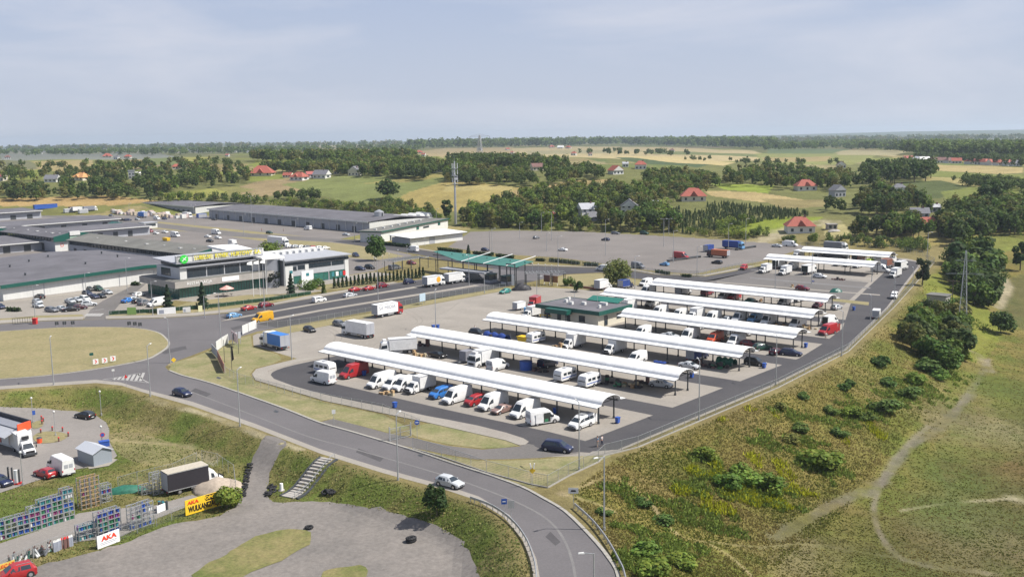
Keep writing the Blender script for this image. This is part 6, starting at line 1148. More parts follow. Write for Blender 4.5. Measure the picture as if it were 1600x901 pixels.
for px, h, lab in [([(590,381.5),(641,387)], 1.6, "clipped hedge before the cold store annexe"), ([(685,391),(722,395)], 1.5, "clipped hedge left of the little conifer behind the gate roof"), ([(740,397),(770,400)], 1.5, "clipped hedge right of the little conifer behind the gate roof"), ([(776,401.5),(802,404)], 1.5, "second clipped hedge right of the little conifer"), ([(838,407.5),(850,408.5)], 1.3, "short clipped hedge behind the right pergola"), ([(859,408.5),(905,413.5)], 1.5, "long clipped hedge behind the right pergola"), ([(913,415),(934,416.5)], 1.6, "clipped hedge left of the willow"), ([(1025,426),(1045,429)], 1.2, "low clipped hedge right of the grey minibus"), ([(1066,432),(1080,433)], 1.0, "scrubby hedge at the great lot's near corner"), ([(201,445),(217,446)], 1.4, "clipped hedge against the big hall near the restaurant"), ([(12,486),(31,486.5)], 1.3, "clipped hedge at the left of the car park"), ([(175,490.5),(250,487),(330,479.5),(420,469.5),(484,459.5)], .9, "long dark hedge behind the green wire fence")]: hedge(W2(px), 1.5, h, lab)
# guard rails
def guardrail(px, label):
    P = densify(smooth_line(W2(px), 4), 2.0); Q = [(x, y, hz(x, y)) for x, y in P]; o = Q[0]; r = root("guard_rail", o, 0, label, "guard rail"); L = [(x-o[0], y-o[1], z-o[2]) for x, y, z in Q]
    m = MB()
    for a, b in zip(L[:-1], L[1:]):
        for dz, w in ((.52, .05), (.72, .05), (.62, .025)): m.bar((a[0], a[1], a[2]+dz), (b[0], b[1], b[2]+dz), w)
    put("rail", m.mesh("rail", STEEL), r); m = MB(); m.box(-.05, .05, -.05, .05, -.3, .72); pm = m.mesh("post", STEEL)
    for p in L: put("post", pm, r, p)
guardrail([(898,794),(926,820),(949,850),(967,882),(977,908),(988,985)], "steel guard rail on the outer side of the road's bend"); guardrail([(735,783.5),(770,797),(800,819),(821,846),(833,876),(838,905),(842,980)], "steel guard rail on the inner side of the road's bend")
# ================================================================ boards, signs, gates
def post_sign(px, label, shape, H, m_, w=.8, h=.8, face=(900, 1400), post=STEEL, mark_=None, cat="road sign", group=None):
    p = gp(*px); q = gp(*face) if face else None; a = math.atan2(q[1]-p[1], q[0]-p[0]) if q else ANG
    r = root("road_sign", p, a, label, cat, group); m = MB(); m.bar((0, 0, -.2), (0, 0, H), .035, 6); put("post", m.mesh("post", post), r); m = MB(); z = H-h/2+.1
    if shape == 'round': m.bar((.04, 0, z), (.075, 0, z), w/2, 16)
    elif shape == 'diamond': q_ = [(0, -w*.6), (w*.6, 0), (0, w*.6), (-w*.6, 0)]; m.add([(.04, y, z+k) for y, k in q_]+[(.075, y, z+k) for y, k in q_], [(3,2,1,0), (4,5,6,7), (0,1,5,4), (1,2,6,5), (2,3,7,6), (3,0,4,7)])
    elif shape == 'tri': m.add([(.04, -w/2, z-h/2), (.04, w/2, z-h/2), (.04, 0, z+h/2), (.075, -w/2, z-h/2), (.075, w/2, z-h/2), (.075, 0, z+h/2)], [(2,1,0), (3,4,5), (0,1,4,3), (1,2,5,4), (2,0,3,5)])
    else: m.box(.04, .075, -w/2, w/2, z-h/2, z+h/2)
    bo = put("sign_face", m.mesh("sign_face", m_), r)
    if mark_:
        m = MB()
        if mark_ == 'chevron':
            for s in (-1, 1): m.add([(.08, -w*.18, z+s*h*.36), (.08, w*.02, z+s*h*.36), (.08, w*.26, z), (.08, w*.04, z), (.095, -w*.18, z+s*h*.36), (.095, w*.02, z+s*h*.36), (.095, w*.26, z), (.095, w*.04, z)], [(0,1,2,3), (7,6,5,4), (0,4,5,1), (1,5,6,2), (2,6,7,3), (3,7,4,0)])
            put("chevron", m.mesh("chevron", SIGNR), bo)
        elif mark_ == 'bar': m.box(.08, .09, -w*.3, w*.3, z-.06, z+.06); put("symbol", m.mesh("symbol", WHITE), bo)
        elif mark_ == 'house': m.add([(.08, -w*.3, z-h*.2), (.08, w*.3, z-h*.2), (.08, w*.2, z+h*.12), (.08, -w*.2, z+h*.12)], [(0, 1, 2, 3)]); put("symbol", m.mesh("symbol", SIGNK), bo)
        elif mark_ == 'ring': m.bar((.08, 0, z), (.09, 0, z), w*.36, 16); put("symbol", m.mesh("symbol", BLUEP), bo)
    return r
for i, (x, y) in enumerate([(150,572),(164,570),(177,567)]): post_sign((x, y), ["left", "middle", "right"][i]+" white board with red chevron on the roundabout's near edge", 'rect', 1.5, WHITE, 1.1, 1.1, mark_='chevron', group="chevron boards at the near edge")
for i, (x, y) in enumerate([(89,510.5),(101,510),(114,509.5)]): post_sign((x, y), ["left", "middle", "right"][i]+" of three dark chevron board backs before the car park crossing", 'rect', 1.3, DSTEEL, .9, .9, face=(x, 470), mark_='chevron', group="chevron boards at the far edge")
for i, (x, y) in enumerate([(202,510.5),(211,511),(219,512)]): post_sign((x, y), ["left", "middle", "right"][i]+" of three dark chevron board backs at the roundabout's upper right", 'rect', 1.3, DSTEEL, .9, .9, face=(x+20, 470), mark_='chevron', group="chevron boards at the far edge")
post_sign((144,570), "dark direction sign left of the red chevron boards", 'rect', 2.6, GREENP, .8, .6); post_sign((272,573), "yellow diamond priority sign on the verge tip", 'diamond', 1.9, YELLOW, .9, .9, mark_=None); post_sign((178,597), "thin post with small white plate left of the hatched triangle", 'rect', 2.6, WALLW, .5, .4); post_sign((197.5,604), "thin post with red and white plate below the hatched triangle", 'tri', 2.4, REDP, .7, .7); post_sign((788,812), "blue square sign on the bend's inner rail", 'rect', 2.7, BLUEP, .7, .7, mark_='bar'); post_sign((799,815), "bare-backed tall sign beside the blue square sign", 'rect', 2.7, STEEL, .8, 1.0)
post_sign((896,794), "white rectangular town sign with dark outline at the road bend", 'rect', 2.7, WALLW, 1.3, .75, mark_='house'); post_sign((522,664), "small white sign beside the driveway mouth", 'rect', 2.6, WALLW, .6, .7); post_sign((652,685), "blue disc sign at the driveway gate", 'round', 3.0, BLUEP, .8, .8, mark_='bar'); post_sign((161,694), "dark blue no-parking disc behind the grey shed", 'round', 2.0, REDP, .8, .8, mark_='ring'); post_sign((54,661), "purple and white sign by the shop's planted island", 'rect', 2.3, BLUEP, .5, .8)
r = post_sign((832,760), "yellow notice with two white tubes hanging on a post at the fence", 'diamond', 2.6, YELLOW, .75, .75)
for y in (-.15, .15): m = MB(); m.bar((.1, y, 2.6), (.2, y*2, 3.4), .07, 6); put("tube", m.mesh("tube", WHITE), r)
def board(px0, px1, H, z0, label, m_, name="billboard", posts=True, th=.10, cat="billboard"):
    a, b = gp(*px0), gp(*px1); L = math.hypot(b[0]-a[0], b[1]-a[1]); r = root(name, a, math.atan2(b[1]-a[1], b[0]-a[0]), label, cat); m = MB(); dz = b[2]-a[2]
    m.add([(0, 0, z0), (L, 0, z0+dz), (L, 0, H+dz), (0, 0, H), (0, th, z0), (L, th, z0+dz), (L, th, H+dz), (0, th, H)], [(0,1,2,3), (7,6,5,4), (0,4,5,1), (1,5,6,2), (2,6,7,3), (3,7,4,0)]); f = put("board_face", m.mesh("board_face", m_), r)
    if posts:
        for x in (.1, L/2, L-.1): m = MB(); m.box(x-.05, x+.05, th+.002, th+.1, -.3, H-.05); put("post", m.mesh("post", STEEL), r)
    return r, f, L
FR_ = (math.pi/2, 0, 0)
r, f, L = board((153,858.5), (187.5,845.5), 1.72, .06, "white billboard with large red letters at the gas yard fence", WHITE); text("AKA", .82, SIGNR, f, (L*.52, -.03, 1.16), FR_, bold=.03, sx=1.25)
for z, w in ((.66, .9), (.46, .8)):
    m = MB(); m.box(L*(.5-w/2.3), L*(.5+w/2.3), -.022, -.002, z-.03, z+.03); put("small_print", m.mesh("small_print", SIGNGR), f)
r, f, L = board((290.5,807), (350,789), 2.25, .15, "yellow banner with black lettering half hidden by a green bush", YELLOW, "banner", cat="banner"); text("WULKANIZACJA", 1.08, SIGNK, f, (L*.5, -.03, .82), FR_, bold=.03, sx=L/9.6); text("AKA", .62, SIGNR, f, (L*.20, -.03, 1.78), FR_, bold=.02, sx=1.3)
m = MB(); m.box(L*.53, L*.93, -.025, -.003, 1.45, 2.2); k = put("black_field", m.mesh("black_field", SIGNK), f); text("OPONY", .60, YELLOW, k, (L*.73, -.05, 1.82), FR_, bold=.02, sx=1.2)
r, f, L = board((-16,905), (24.5,890.5), 1.35, .05, "worn yellow board at the bottom left behind the red off-roader", mat("worn_yellow", (.55, .40, .08), .7, vary=.2), cat="sign board", name="sign_board"); text("RECAR", .55, SIGNR, f, (L*.66, -.03, 1.0), FR_, sx=1.2); text("96-98", .55, SIGNGR, f, (L*.66, -.03, .42), FR_, sx=1.2)
r, f, L = board((246,829.5-27), (263,795.5), 1.1, .1, "small white board on the fence left of the yellow banner", WHITE, cat="sign board", name="sign_board")
for p0, p1, lab in [((338.5,549),(347,542.5),"white fence board, first up from the lamp at the junction"), ((347.5,542),(357,536.5),"white fence board, second up from the lamp at the junction"), ((379,523),(388,519),"white fence board left of two below the yellow van"), ((388.6,518.6),(401,513.5),"white fence board right of two below the yellow van")]: board(p0, p1, 2.3, .15, lab, WALLW, "fence_board", cat="board")
b_, f, L = board((340,562), (350,583), 2.1, .15, "red-brown advertising panel on the boarded fence", mat("faded_banner", (.30, .13, .10), .7, vary=.5, scale=.5), "fence_board", cat="board"); b_, f, L = board((331,551), (340,561), 2.1, .15, "grey panel at the bend of the boarded fence", WALLG, "fence_board", cat="board")
b_, f, L = board((362,537), (371,543), 3.2, 1.0, "red and white striped notice panel inside the boarded fence", mat("striped_notice", (.45, .35, .36), .6, vary=.5, scale=1.2), "notice_board", cat="sign"); b_, f, L = board((364,540), (377,537), 3.0, 1.4, "grey notice panel beside the rubble at the boarded fence", WALLG, "notice_board", cat="sign")
for k, (x, y) in enumerate([(362.4,578),(351,566),(373,552)]):
    p = gp(x, y); r = root("banner_pole", p, 0, ["dark pole with a long black pennant inside the boarded fence", "bare dark pole at the corner of the boarded fence", "thin pole between the notice panels"][k], "pole"); m = MB(); m.bar((0, 0, 0), (0, 0, 5.0), .06, 6); put("pole", m.mesh("pole", DSTEEL), r)
    if k == 0: m = MB(); m.plate((0.08, 0, 1.9), (.55, 0, 2.3), (.35, 0, 5.0), (0.08, 0, 5.0), .04); put("pennant", m.mesh("pennant", TARPK), r)
b_, f, L = board((656,476.5), (665,474.5), 3.2, 1.0, "pale blue sign panel on the grass strip by the exit lane", mat("pale_blue_panel", (.40, .50, .58), .5), "advertising_sign", cat="sign")
# advertising banners along the restaurant hedge
for p0, p1, h, c, lab in [((246,492.5),(275,490.5),2.0,WHITE,"long white banner with dark blob on the restaurant fence"), ((286,489.5),(298,488.5),1.7,WALLW,"smaller white banner right of the long one on the restaurant fence"), ((310,488),(316.5,487.4),1.9,mat("pale_yellow", (.68, .66, .40), .6),"pale yellow banner before the right-hand conifer"), ((199,492.5),(213,492),2.2,mat("lime_banner", (.22, .36, .10), .6),"lime green banner left of the conifers")]:
    r, f, L = board(p0, p1, h, .2, lab, c, "banner", cat="banner")
    if "white" in lab: m = MB(); m.box(L*.10, L*.36, -.02, -.002, .4, h*.72); put("picture", m.mesh("picture", SIGNGR), f)
# driveway gate
a, b = gp(609, 689), gp(642, 681); g = root("mesh_gate", a, math.atan2(b[1]-a[1], b[0]-a[0]), "grey two-leaf mesh gate standing across the driveway", "gate"); L = math.hypot(b[0]-a[0], b[1]-a[1])
for x in (0, L): m = MB(); m.box(x-.08, x+.08, -.08, .08, -.2, 2.3); put("gate_post", m.mesh("gate_post", STEEL), g)
for x0, x1 in ((.12, L/2-.04), (L/2+.04, L-.12)):
    m = MB(); m.bar((x0, 0, .15), (x1, 0, .15), .035).bar((x0, 0, 1.95), (x1, 0, 1.95), .035).bar((x0, 0, .15), (x0, 0, 1.95), .035).bar((x1, 0, .15), (x1, 0, 1.95), .035).bar((x0, 0, 1.05), (x1, 0, 1.05), .025); lf = put("gate_leaf", m.mesh("gate_leaf", STEEL), g); put("mesh_infill", strip_mesh("mesh_infill", [(x0, 0, 0), (x1, 0, 0)], .15, 1.95, FINEWIRE), lf)
a, b = gp(20, 507), gp(52, 504); g = root("iron_gate", a, math.atan2(b[1]-a[1], b[0]-a[0]), "black barred iron gate lying open at the left verge of the ring road", "gate"); L = math.hypot(b[0]-a[0], b[1]-a[1]); m = MB(); m.bar((0, 0, .1), (L, 0, .1), .05).bar((0, 0, 1.6), (L, 0, 1.6), .05)
for k in range(int(L/.6)+1): m.bar((k*.6, 0, .1), (k*.6, 0, 1.6), .03)
put("bars", m.mesh("bars", DSTEEL), g); p = gp(55, 506); r = root("hydrant", p, 0, "red post box shape at the right end of the black iron gate", "post"); m = MB(); m.box(-.5, .5, -.5, .5, 0, 1.4); put("body", m.mesh("body", REDP), r); m = MB(); m.box(-.6, .6, -.6, .6, 1.4, 1.6); put("cap", m.mesh("cap", REDP), r)
# stairs down the bank
a, b = gp(512, 716), gp(449, 777); st = root("stairs", a, math.atan2(b[1]-a[1], b[0]-a[0]), "concrete slab stairs with a rail down the grassy bank", "stairs"); L = math.hypot(b[0]-a[0], b[1]-a[1]); N = 15
ca_, sa_ = math.cos(st.rotation_euler[2]), math.sin(st.rotation_euler[2])
for k in range(N):
    x = L*(k+.5)/N; z = hz(a[0]+ca_*x, a[1]+sa_*x)-a[2]; m = MB(); m.box(x-L/N*.46, x+L/N*.46, -1.1, 1.1, z-.35, z+.14); put("step", m.mesh("step", CONC), st)
m = MB(); P = [(L*k/6, 1.35, hz(a[0]+ca_*L*k/6, a[1]+sa_*L*k/6)-a[2]) for k in range(7)]
for p, q in zip(P[:-1], P[1:]): m.bar((p[0], p[1], p[2]+.95), (q[0], q[1], q[2]+.95), .035)
for p in P: m.bar((p[0], p[1], p[2]-.2), (p[0], p[1], p[2]+.95), .03)
put("handrail", m.mesh("handrail", STEEL), st); m = MB(); 
for p, q in zip(P[:-1], P[1:]): m.bar((p[0], -1.35, p[2]+.04), (q[0], -1.35, q[2]+.04), .14)
for p, q in zip(P[:-1], P[1:]): m.bar((p[0], 1.75, p[2]+.04), (q[0], 1.75, q[2]+.04), .22)
put("side_wall", m.mesh("side_wall", DSTEEL), st)
# ================================================================ lower left: shop, shed, heap, gas yard
zr = hz(*flat(30, 690, -3))+4.4
P1, P2 = Vector(flat(46.5, 656.5, zr)), Vector(flat(26, 663, zr)); d = (Vector(flat(0, 643.6, zr))-P1).normalized(); fr = Vector((d.y, -d.x)); fr = fr if fr.y < 0 else -fr
zg = hz(P2.x, P2.y); s = root("shop", (P2.x, P2.y, zg), 0, "flat-roofed shop with orange-red fascia and posters, cut by the left edge", "shop"); h = zr-zg; o = P2
def rel(p): return (p.x-o.x, p.y-o.y)
m = MB(); m.prism([rel(P1), rel(P2), rel(P2+d*30), rel(P1+d*30)], -.5, h-.9); put("wall", m.mesh("wall", WALLW), s)
m = MB(); m.prism([rel(P1), rel(P2), rel(P2+d*30), rel(P1+d*30)], h-.898, h-.7); put("roof", m.mesh("roof", mat("blue_grey_roof", (.20, .21, .245), .8)), s)
nrm = (P2-P1).normalized(); off = -d*.25
m = MB(); m.prism([rel(P1), rel(P2), rel(P2+off), rel(P1+off)], h-1.3, h); put("orange_fascia", m.mesh("orange_fascia", ORANGE), s)
m = MB(); m.prism([rel(P1+d*.02), rel(P1+d*30), rel(P1+d*30-nrm*.3), rel(P1+d*.02-nrm*.3)], h-1.3, h+.0); put("parapet", m.mesh("parapet", mat("dark_parapet", (.03, .03, .04), .6)), s)
q0, q1 = P2+nrm*.05, P2+d*30+nrm*.05; m = MB(); m.add([(*rel(q0), h-1.0), (*rel(q1), h-1.0), (*rel(q1+nrm*2.6), h-1.7), (*rel(q0+nrm*2.6), h-1.7), (*rel(q0), h-.9), (*rel(q1), h-.9), (*rel(q1+nrm*2.6), h-1.55), (*rel(q0+nrm*2.6), h-1.55)], [(3,2,1,0), (4,5,6,7), (0,1,5,4), (1,2,6,5), (2,3,7,6), (3,0,4,7)]); put("awning", m.mesh("awning", WALLG), s)
for k, c in enumerate((mat("shop_poster", (.62, .45, .38), .5, vary=.5, scale=.6), WHITE, mat("shop_poster_red", (.55, .16, .12), .5, vary=.5, scale=.8), WALLW)):
    a0 = P2+d*(.6+k*2.4)+nrm*.02; a1 = a0+d*2.1; m = MB(); m.prism([rel(a0), rel(a1), rel(a1+nrm*.06), rel(a0+nrm*.06)], .5, 2.3); put("poster", m.mesh("poster", c), s)
zz = hz(*gp(148, 722)[:2]); A0, A1, A2 = Vector(flat(147, 729.6, zz)), Vector(flat(175.5, 721.5, zz)), Vector(flat(122, 719.5, zz)); s = root("metal_shed", (A0.x, A0.y, zz), 0, "small grey metal shed with low gable roof in the lower car park", "shed"); o = A0; A3 = A1+(A2-A0); rr = lambda v, z: (v.x-o.x, v.y-o.y, z); M0 = (A0+A1)/2; M1 = (A2+A3)/2; ex = (A0-A2).normalized()*.25; wd = (A0-A1).normalized()*.25
m = MB(); m.add([rr(A0, -.3), rr(A1, -.3), rr(A3, -.3), rr(A2, -.3), rr(A0, 2.1), rr(A1, 2.1), rr(A3, 2.1), rr(A2, 2.1), rr(M0, 2.75), rr(M1, 2.75)], [(0,1,5,8,4), (1,2,6,5), (2,3,7,9,6), (3,0,4,7), (4,8,9,7), (8,5,6,9)]); put("wall", m.mesh("wall", mat("blue_grey_cladding", (.26, .29, .33), .5, vary=.08, stretch=(8, 8, .3))), s)
m = MB(); m.plate(rr(A0+ex+wd, 2.07), rr(M0+ex, 2.86), rr(M1-ex, 2.86), rr(A2-ex+wd, 2.07), .07); m.plate(rr(M0+ex, 2.86), rr(A1+ex-wd, 2.07), rr(A3-ex-wd, 2.07), rr(M1-ex, 2.86), .07); put("roof", m.mesh("roof", mat("pale_grey_sheet", (.42, .44, .48), .5, stretch=(5, 5, 1))), s)
p = gp(163, 697); r = root("skip", p, .5, "blue bin beside the grey metal shed", "bin"); m = MB(); m.box(-.8, .8, -.5, .5, 0, .9); put("body", m.mesh("body", BLUEP), r); m = MB(); m.box(-.85, .85, -.55, .55, .9, 1.0); put("lid", m.mesh("lid", BLUEP), r)
p = gp(62, 692); r = root("waste_bin", p, 0, "orange bin by the lower car park's island", "bin"); m = MB(); m.bar((0, 0, 0), (0, 0, .9), .4, 10, .46); put("body", m.mesh("body", ORANGE), r)
m = MB(); m.bar((0, 0, .9), (0, 0, 1.05), .5, 10, .3); put("lid", m.mesh("lid", DSTEEL), r)
for k, (x, y) in enumerate([(66,663),(68,659),(65,656),(107,682),(98,674),(82,673),(64,677),(92,690)]):
    p = gp(x, y); r = root("bollard", p, 0, "small brown bollard edging the planted islands of the lower car park", "bollard", "bollards of the planted islands"); m = MB(); m.bar((0, 0, 0), (0, 0, .7), .14, 8); put("post", m.mesh("post", BTILE), r); m = MB(); m.ball((0, 0, .75), .16, 8, 5); put("cap", m.mesh("cap", REDP), r)
for k, (x, y, c) in enumerate([(14,752,DSTEEL),(20,753,DSTEEL),(26,757,WHITE),(31,756,DSTEEL)]):
    p = gp(x, y); r = root("vacuum_post", p, .3, ["dark steel post, first of the service posts at the lower car park's edge", "dark steel post, second of the service posts", "white service cabinet with red foot at the lower car park's edge", "dark slim post right of the white service cabinet"][k], "post"); m = MB(); m.box(-.25 if k == 2 else -.1, .25 if k == 2 else .1, -.2, .2, 0, 2.3); put("body", m.mesh("body", c), r); m = MB(); m.box(-.3, .3, -.22, .22, 0, .35); put("foot", m.mesh("foot", REDP), r)
def heap(px, rx, ry, h, m_, label, name="gravel_heap", cat="heap", seed=1):
    p = gp(*px); r = root(name, (p[0], p[1], p[2]-.1), .3, label, cat); bm = bmesh.new(); bmesh.ops.create_icosphere(bm, subdivisions=3, radius=1)
    for v in bm.verts:
        n = noise.noise(v.co*1.7+Vector((seed, 0, 0))); k = 1+.22*n; z = max(v.co.z, -.05); v.co = Vector((v.co.x*rx*k*(1.15-.3*z), v.co.y*ry*k*(1.15-.3*z), z*h*(1+.2*n)))
    me = bpy.data.meshes.new(name); bm.to_mesh(me); bm.free(); me.materials.append(m_)
    for f in me.polygons: f.use_smooth = True
    put("mound", me, r); return r
heap((340,764), 3.4, 2.4, 1.7, mat("sandy_gravel", (.36, .30, .24), .95, vary=.2, scale=2, bump=.5), "pale gravel heap in front of the black curtain-sided lorry")
heap((815,453), 2.9, 1.6, 2.2, TARPK, "black tarpaulin heap at the forecourt below the gate", "covered_heap", seed=4); heap((1306,456), 2.0, 1.1, 1.3, GREENP, "dark green covered heap on the striped lot", "covered_heap", seed=5); heap((1304,361), 3, 2, 1.0, CONC, "pale rubble heap near the white-walled house", seed=9)
# tyres
def tyre_mesh():
    m = MB(); n = 12
    for k in range(n):
        a0, a1 = 2*math.pi*k/n, 2*math.pi*(k+1)/n; m.bar((.26*math.cos(a0), .26*math.sin(a0), .1), (.26*math.cos(a1), .26*math.sin(a1), .1), .10, 6)
    return m.mesh("tyre", BLACK)
TY = tyre_mesh()
for k in range(12):
    t = k/11; x = 379+(391-379)*t+random.uniform(-1, 1); y = 776-(776-727)*t; p = gp(x, y); o = put("tyre", TY, None, (p[0], p[1], p[2]+.1), 0, scale=1.5); o.rotation_euler = (random.uniform(-.5, .5), random.uniform(-.5, .5), 0); tag(o, "black tyre in the line along the gravel track's left edge", "tyre", "tyres along the gravel track")
for k, (x, y) in enumerate([(423,762),(428,764),(426,768),(419,772),(420,775),(512,769),(516,770),(520,772),(508,771)]):
    p = gp(x, y); o = put("tyre", TY, None, (p[0], p[1], p[2]+.12), 0, scale=1.6); o.rotation_euler = (random.uniform(-.5, .5), random.uniform(-.5, .5), 0); tag(o, "black tyre dumped near the foot of the stairs", "tyre", "tyres near the stairs")
for k, (x, y) in enumerate([(483,826),(641,847),(644,846)]):
    p = gp(x, y)
    for j in range(2 if k else 1): o = put("tyre", TY, None, (p[0], p[1], p[2]+.1+.28*j), .3*j, scale=1.7); tag(o, ["tyre lying at the edge of the grass island on the gravel lot", "tyre stacked in the middle of the gravel lot", "tyre leaning by the stack in the middle of the gravel lot"][k], "tyre", ["", "tyre stack on the gravel lot", "leaning tyre on the gravel lot"][k] or None)
p = gp(440, 766); r = root("marker_post", p, 0, "white stump post at the foot of the stairs", "post"); m = MB(); m.bar((0, 0, 0), (0, 0, 1.1), .28, 8, .24); put("body", m.mesh("body", WHITE), r); m = MB(); m.bar((0, 0, -.1), (0, 0, .1), .5, 8); put("foot", m.mesh("foot", CONC), r)
# gas bottles in racks
def bottle_mesh(m_):
    m = MB(); m.bar((0, 0, 0), (0, 0, .38), .15, 8).bar((0, 0, .38), (0, 0, .47), .125, 8, .06).bar((0, 0, .47), (0, 0, .56), .07, 8); return m.mesh("gas_bottle", m_, smooth=40)
BOT = [(bottle_mesh(c), n) for c, n in ((BLUEP, "blue"), (mat("deep_blue", (.03, .06, .28), .4), "navy blue"), (PINKPL, "magenta"), (GREENPL, "green"), (TURQ, "turquoise"), (mat("violet", (.16, .06, .28), .4), "violet"), (WALLW, "white"))]
allb = []
def rack(px0, px1, tiers, fill, label, empty=0.0, depth=1.1, tint=None, drop=.62):
    a, b = gp(*px0), gp(*px1); ang = math.atan2(b[1]-a[1], b[0]-a[0]); L = math.hypot(b[0]-a[0], b[1]-a[1]); r = root("bottle_rack", (a[0], a[1], min(a[2], b[2])), ang, label, "rack", "racks of the gas yard"); T = drop
    for x in (0, L/2, L):
        for y in (0, depth): m = MB(); m.bar((x, y, -.2), (x, y, tiers*T+.1), .055); put("upright", m.mesh("upright", STEEL), r)
    for k in range(tiers+1):
        m = MB(); m.bar((0, 0, k*T+.06), (L, 0, k*T+.06), .045).bar((0, depth, k*T+.06), (L, depth, k*T+.06), .045); n = int(L/.25)
        for q in range(n+1): m.bar((L*q/n, 0, k*T+.06), (L*q/n, depth, k*T+.06), .018)
        put("shelf", m.mesh("shelf", tint or STEEL), r)
    c, s_ = math.cos(ang), math.sin(ang)
    for k in range(tiers):
        base = random.randrange(5); n = int(L/.30)
        if random.random() < empty: continue
        for row in range(2):
            for q in range(n):
                if random.random() > fill: continue
                x, y = (q+.5)*L/n, .2+row*.42; kind = base if random.random() < .7 else random.randrange(7); allb.append((row, kind, (a[0]+c*x-s_*y, a[1]+s_*x+c*y, min(a[2], b[2])+k*T+.10)))
xs = [(-8,846),(10,842),(29,836),(48,831),(66,826),(84,820),(101,815),(118,810)]; tn = [4,4,4,5,6,6,7]
for i in range(7): rack(xs[i], (xs[i+1][0]-1, xs[i+1][1]+.3), tn[i], [.7,.8,.95,.98,.98,.98,.98][i], "bottle rack, number %d from the left in the long row behind the paved alley" % (i+1) if i else "half-empty bottle rack at the left edge behind the paved alley", .12)
rack((128,797), (142,793), 7, .03, "tall empty brown rack right of the long row's end", 0.5, tint=WOOD); rack((143,793), (157,789), 7, .03, "tall empty brown rack, right neighbour of the first", .5, tint=WOOD); rack((159,786), (175,782), 4, .9, "rack topped with blue bottles behind the gas yard", .4)
rack((124,846), (151,838), 3, .85, "low rack behind the white billboard's left edge", .1); rack((154,840), (170,835), 5, .9, "tall full rack left of two behind the white billboard", .05); rack((171,834), (190,828), 5, .95, "tall full rack right of two behind the white billboard", .05); rack((206,829), (222,824), 5, .35, "sparsely filled rack right of the billboard", .3); rack((223,823), (241,817), 5, .5, "rack with green and white bottles near the small white board", .2)
rack((240,774), (255,770), 5, .0, "empty silver cage tower by the black lorry", 1); rack((222,774), (237,770), 2, .05, "low grey cage left of the silver cage tower", .8)
random.Random(3).shuffle(allb); allb.sort(key=lambda t: t[0])
for row, k, p in allb[:300]: o = put("gas_bottle", BOT[k][0], None, p); tag(o, "%s gas bottle on a wire rack in the gas yard" % BOT[k][1], "gas bottle", "%s gas bottles on the racks" % BOT[k][1])
m = MB(); BM_ = [BLUEP, MATS["deep_blue"], PINKPL, GREENPL, TURQ, MATS["violet"], WALLW]
for row, k, p in allb[300:]: m.cur = k; m.bar(p, (p[0], p[1], p[2]+.45), .15, 6); m.bar((p[0], p[1], p[2]+.45), (p[0], p[1], p[2]+.6), .09, 6)
if m.v: o = put("gas_bottles", m.mesh("gas_bottles", *BM_), None); o["kind"] = "stuff"; o["label"] = "remaining rows of coloured gas bottles deeper in the racks"
for k in range(16):
    t = k/15; p = gp(84+30*t+random.uniform(-1, 1), 862-10*t); o = root("gas_cylinder", p, 0, ("tall %s gas cylinder standing in the cage by the front fence" % ("red-topped" if 6 < k < 12 else "white-topped")), "gas cylinder", "tall cylinders by the front fence, %s" % ("red" if 6 < k < 12 else "white")); m = MB(); m.bar((0, 0, 0), (0, 0, 1.25), .13, 8); put("body", m.mesh("body", MATS["brown_roof_tiles"] if 6 < k < 12 else SIGNGR, smooth=40), o); m = MB(); m.bar((0, 0, 1.25), (0, 0, 1.5), .12, 8, .05); put("cap", m.mesh("cap", WALLW if not 6 < k < 12 else REDP), o)
for k in range(26):
    t = random.random(); p = gp(18+62*t+random.uniform(-2, 2), 882-19*t+random.uniform(-4, 4)); o = root("scrap_cylinder", p, random.uniform(0, 3), "grey scrap cylinder in the clutter along the left front fence", "scrap", "scrap cylinders along the front fence"); m = MB(); a = random.uniform(0, 1.3); m.bar((0, 0, .15), (math.sin(a), 0, .15+math.cos(a)), .14, 8); put("body", m.mesh("body", [STEEL, DSTEEL, WALLG, GREENP, WALLW][k % 5]), o); m = MB(); m.bar((math.sin(a), 0, .15+math.cos(a)), (math.sin(a)*1.25, 0, .15+math.cos(a)*1.25), .08, 8); put("valve", m.mesh("valve", BTILE), o)
p = gp(200, 762); heap((197,767), 2.6, 1.2, 1.0, TARPG, "green tarpaulin heap behind the racks", "covered_heap", seed=7)
r = root("gas_tank_pair", gp(250, 798), .4, "turquoise-topped cylinder cluster by the small white board", "gas cylinder")
for k in range(5): m = MB(); x, y = .45*(k % 3), .45*(k//3); m.bar((x, y, 0), (x, y, 1.3), .2, 8); put("cylinder", m.mesh("cylinder", TURQ if k % 2 else DSTEEL), r)
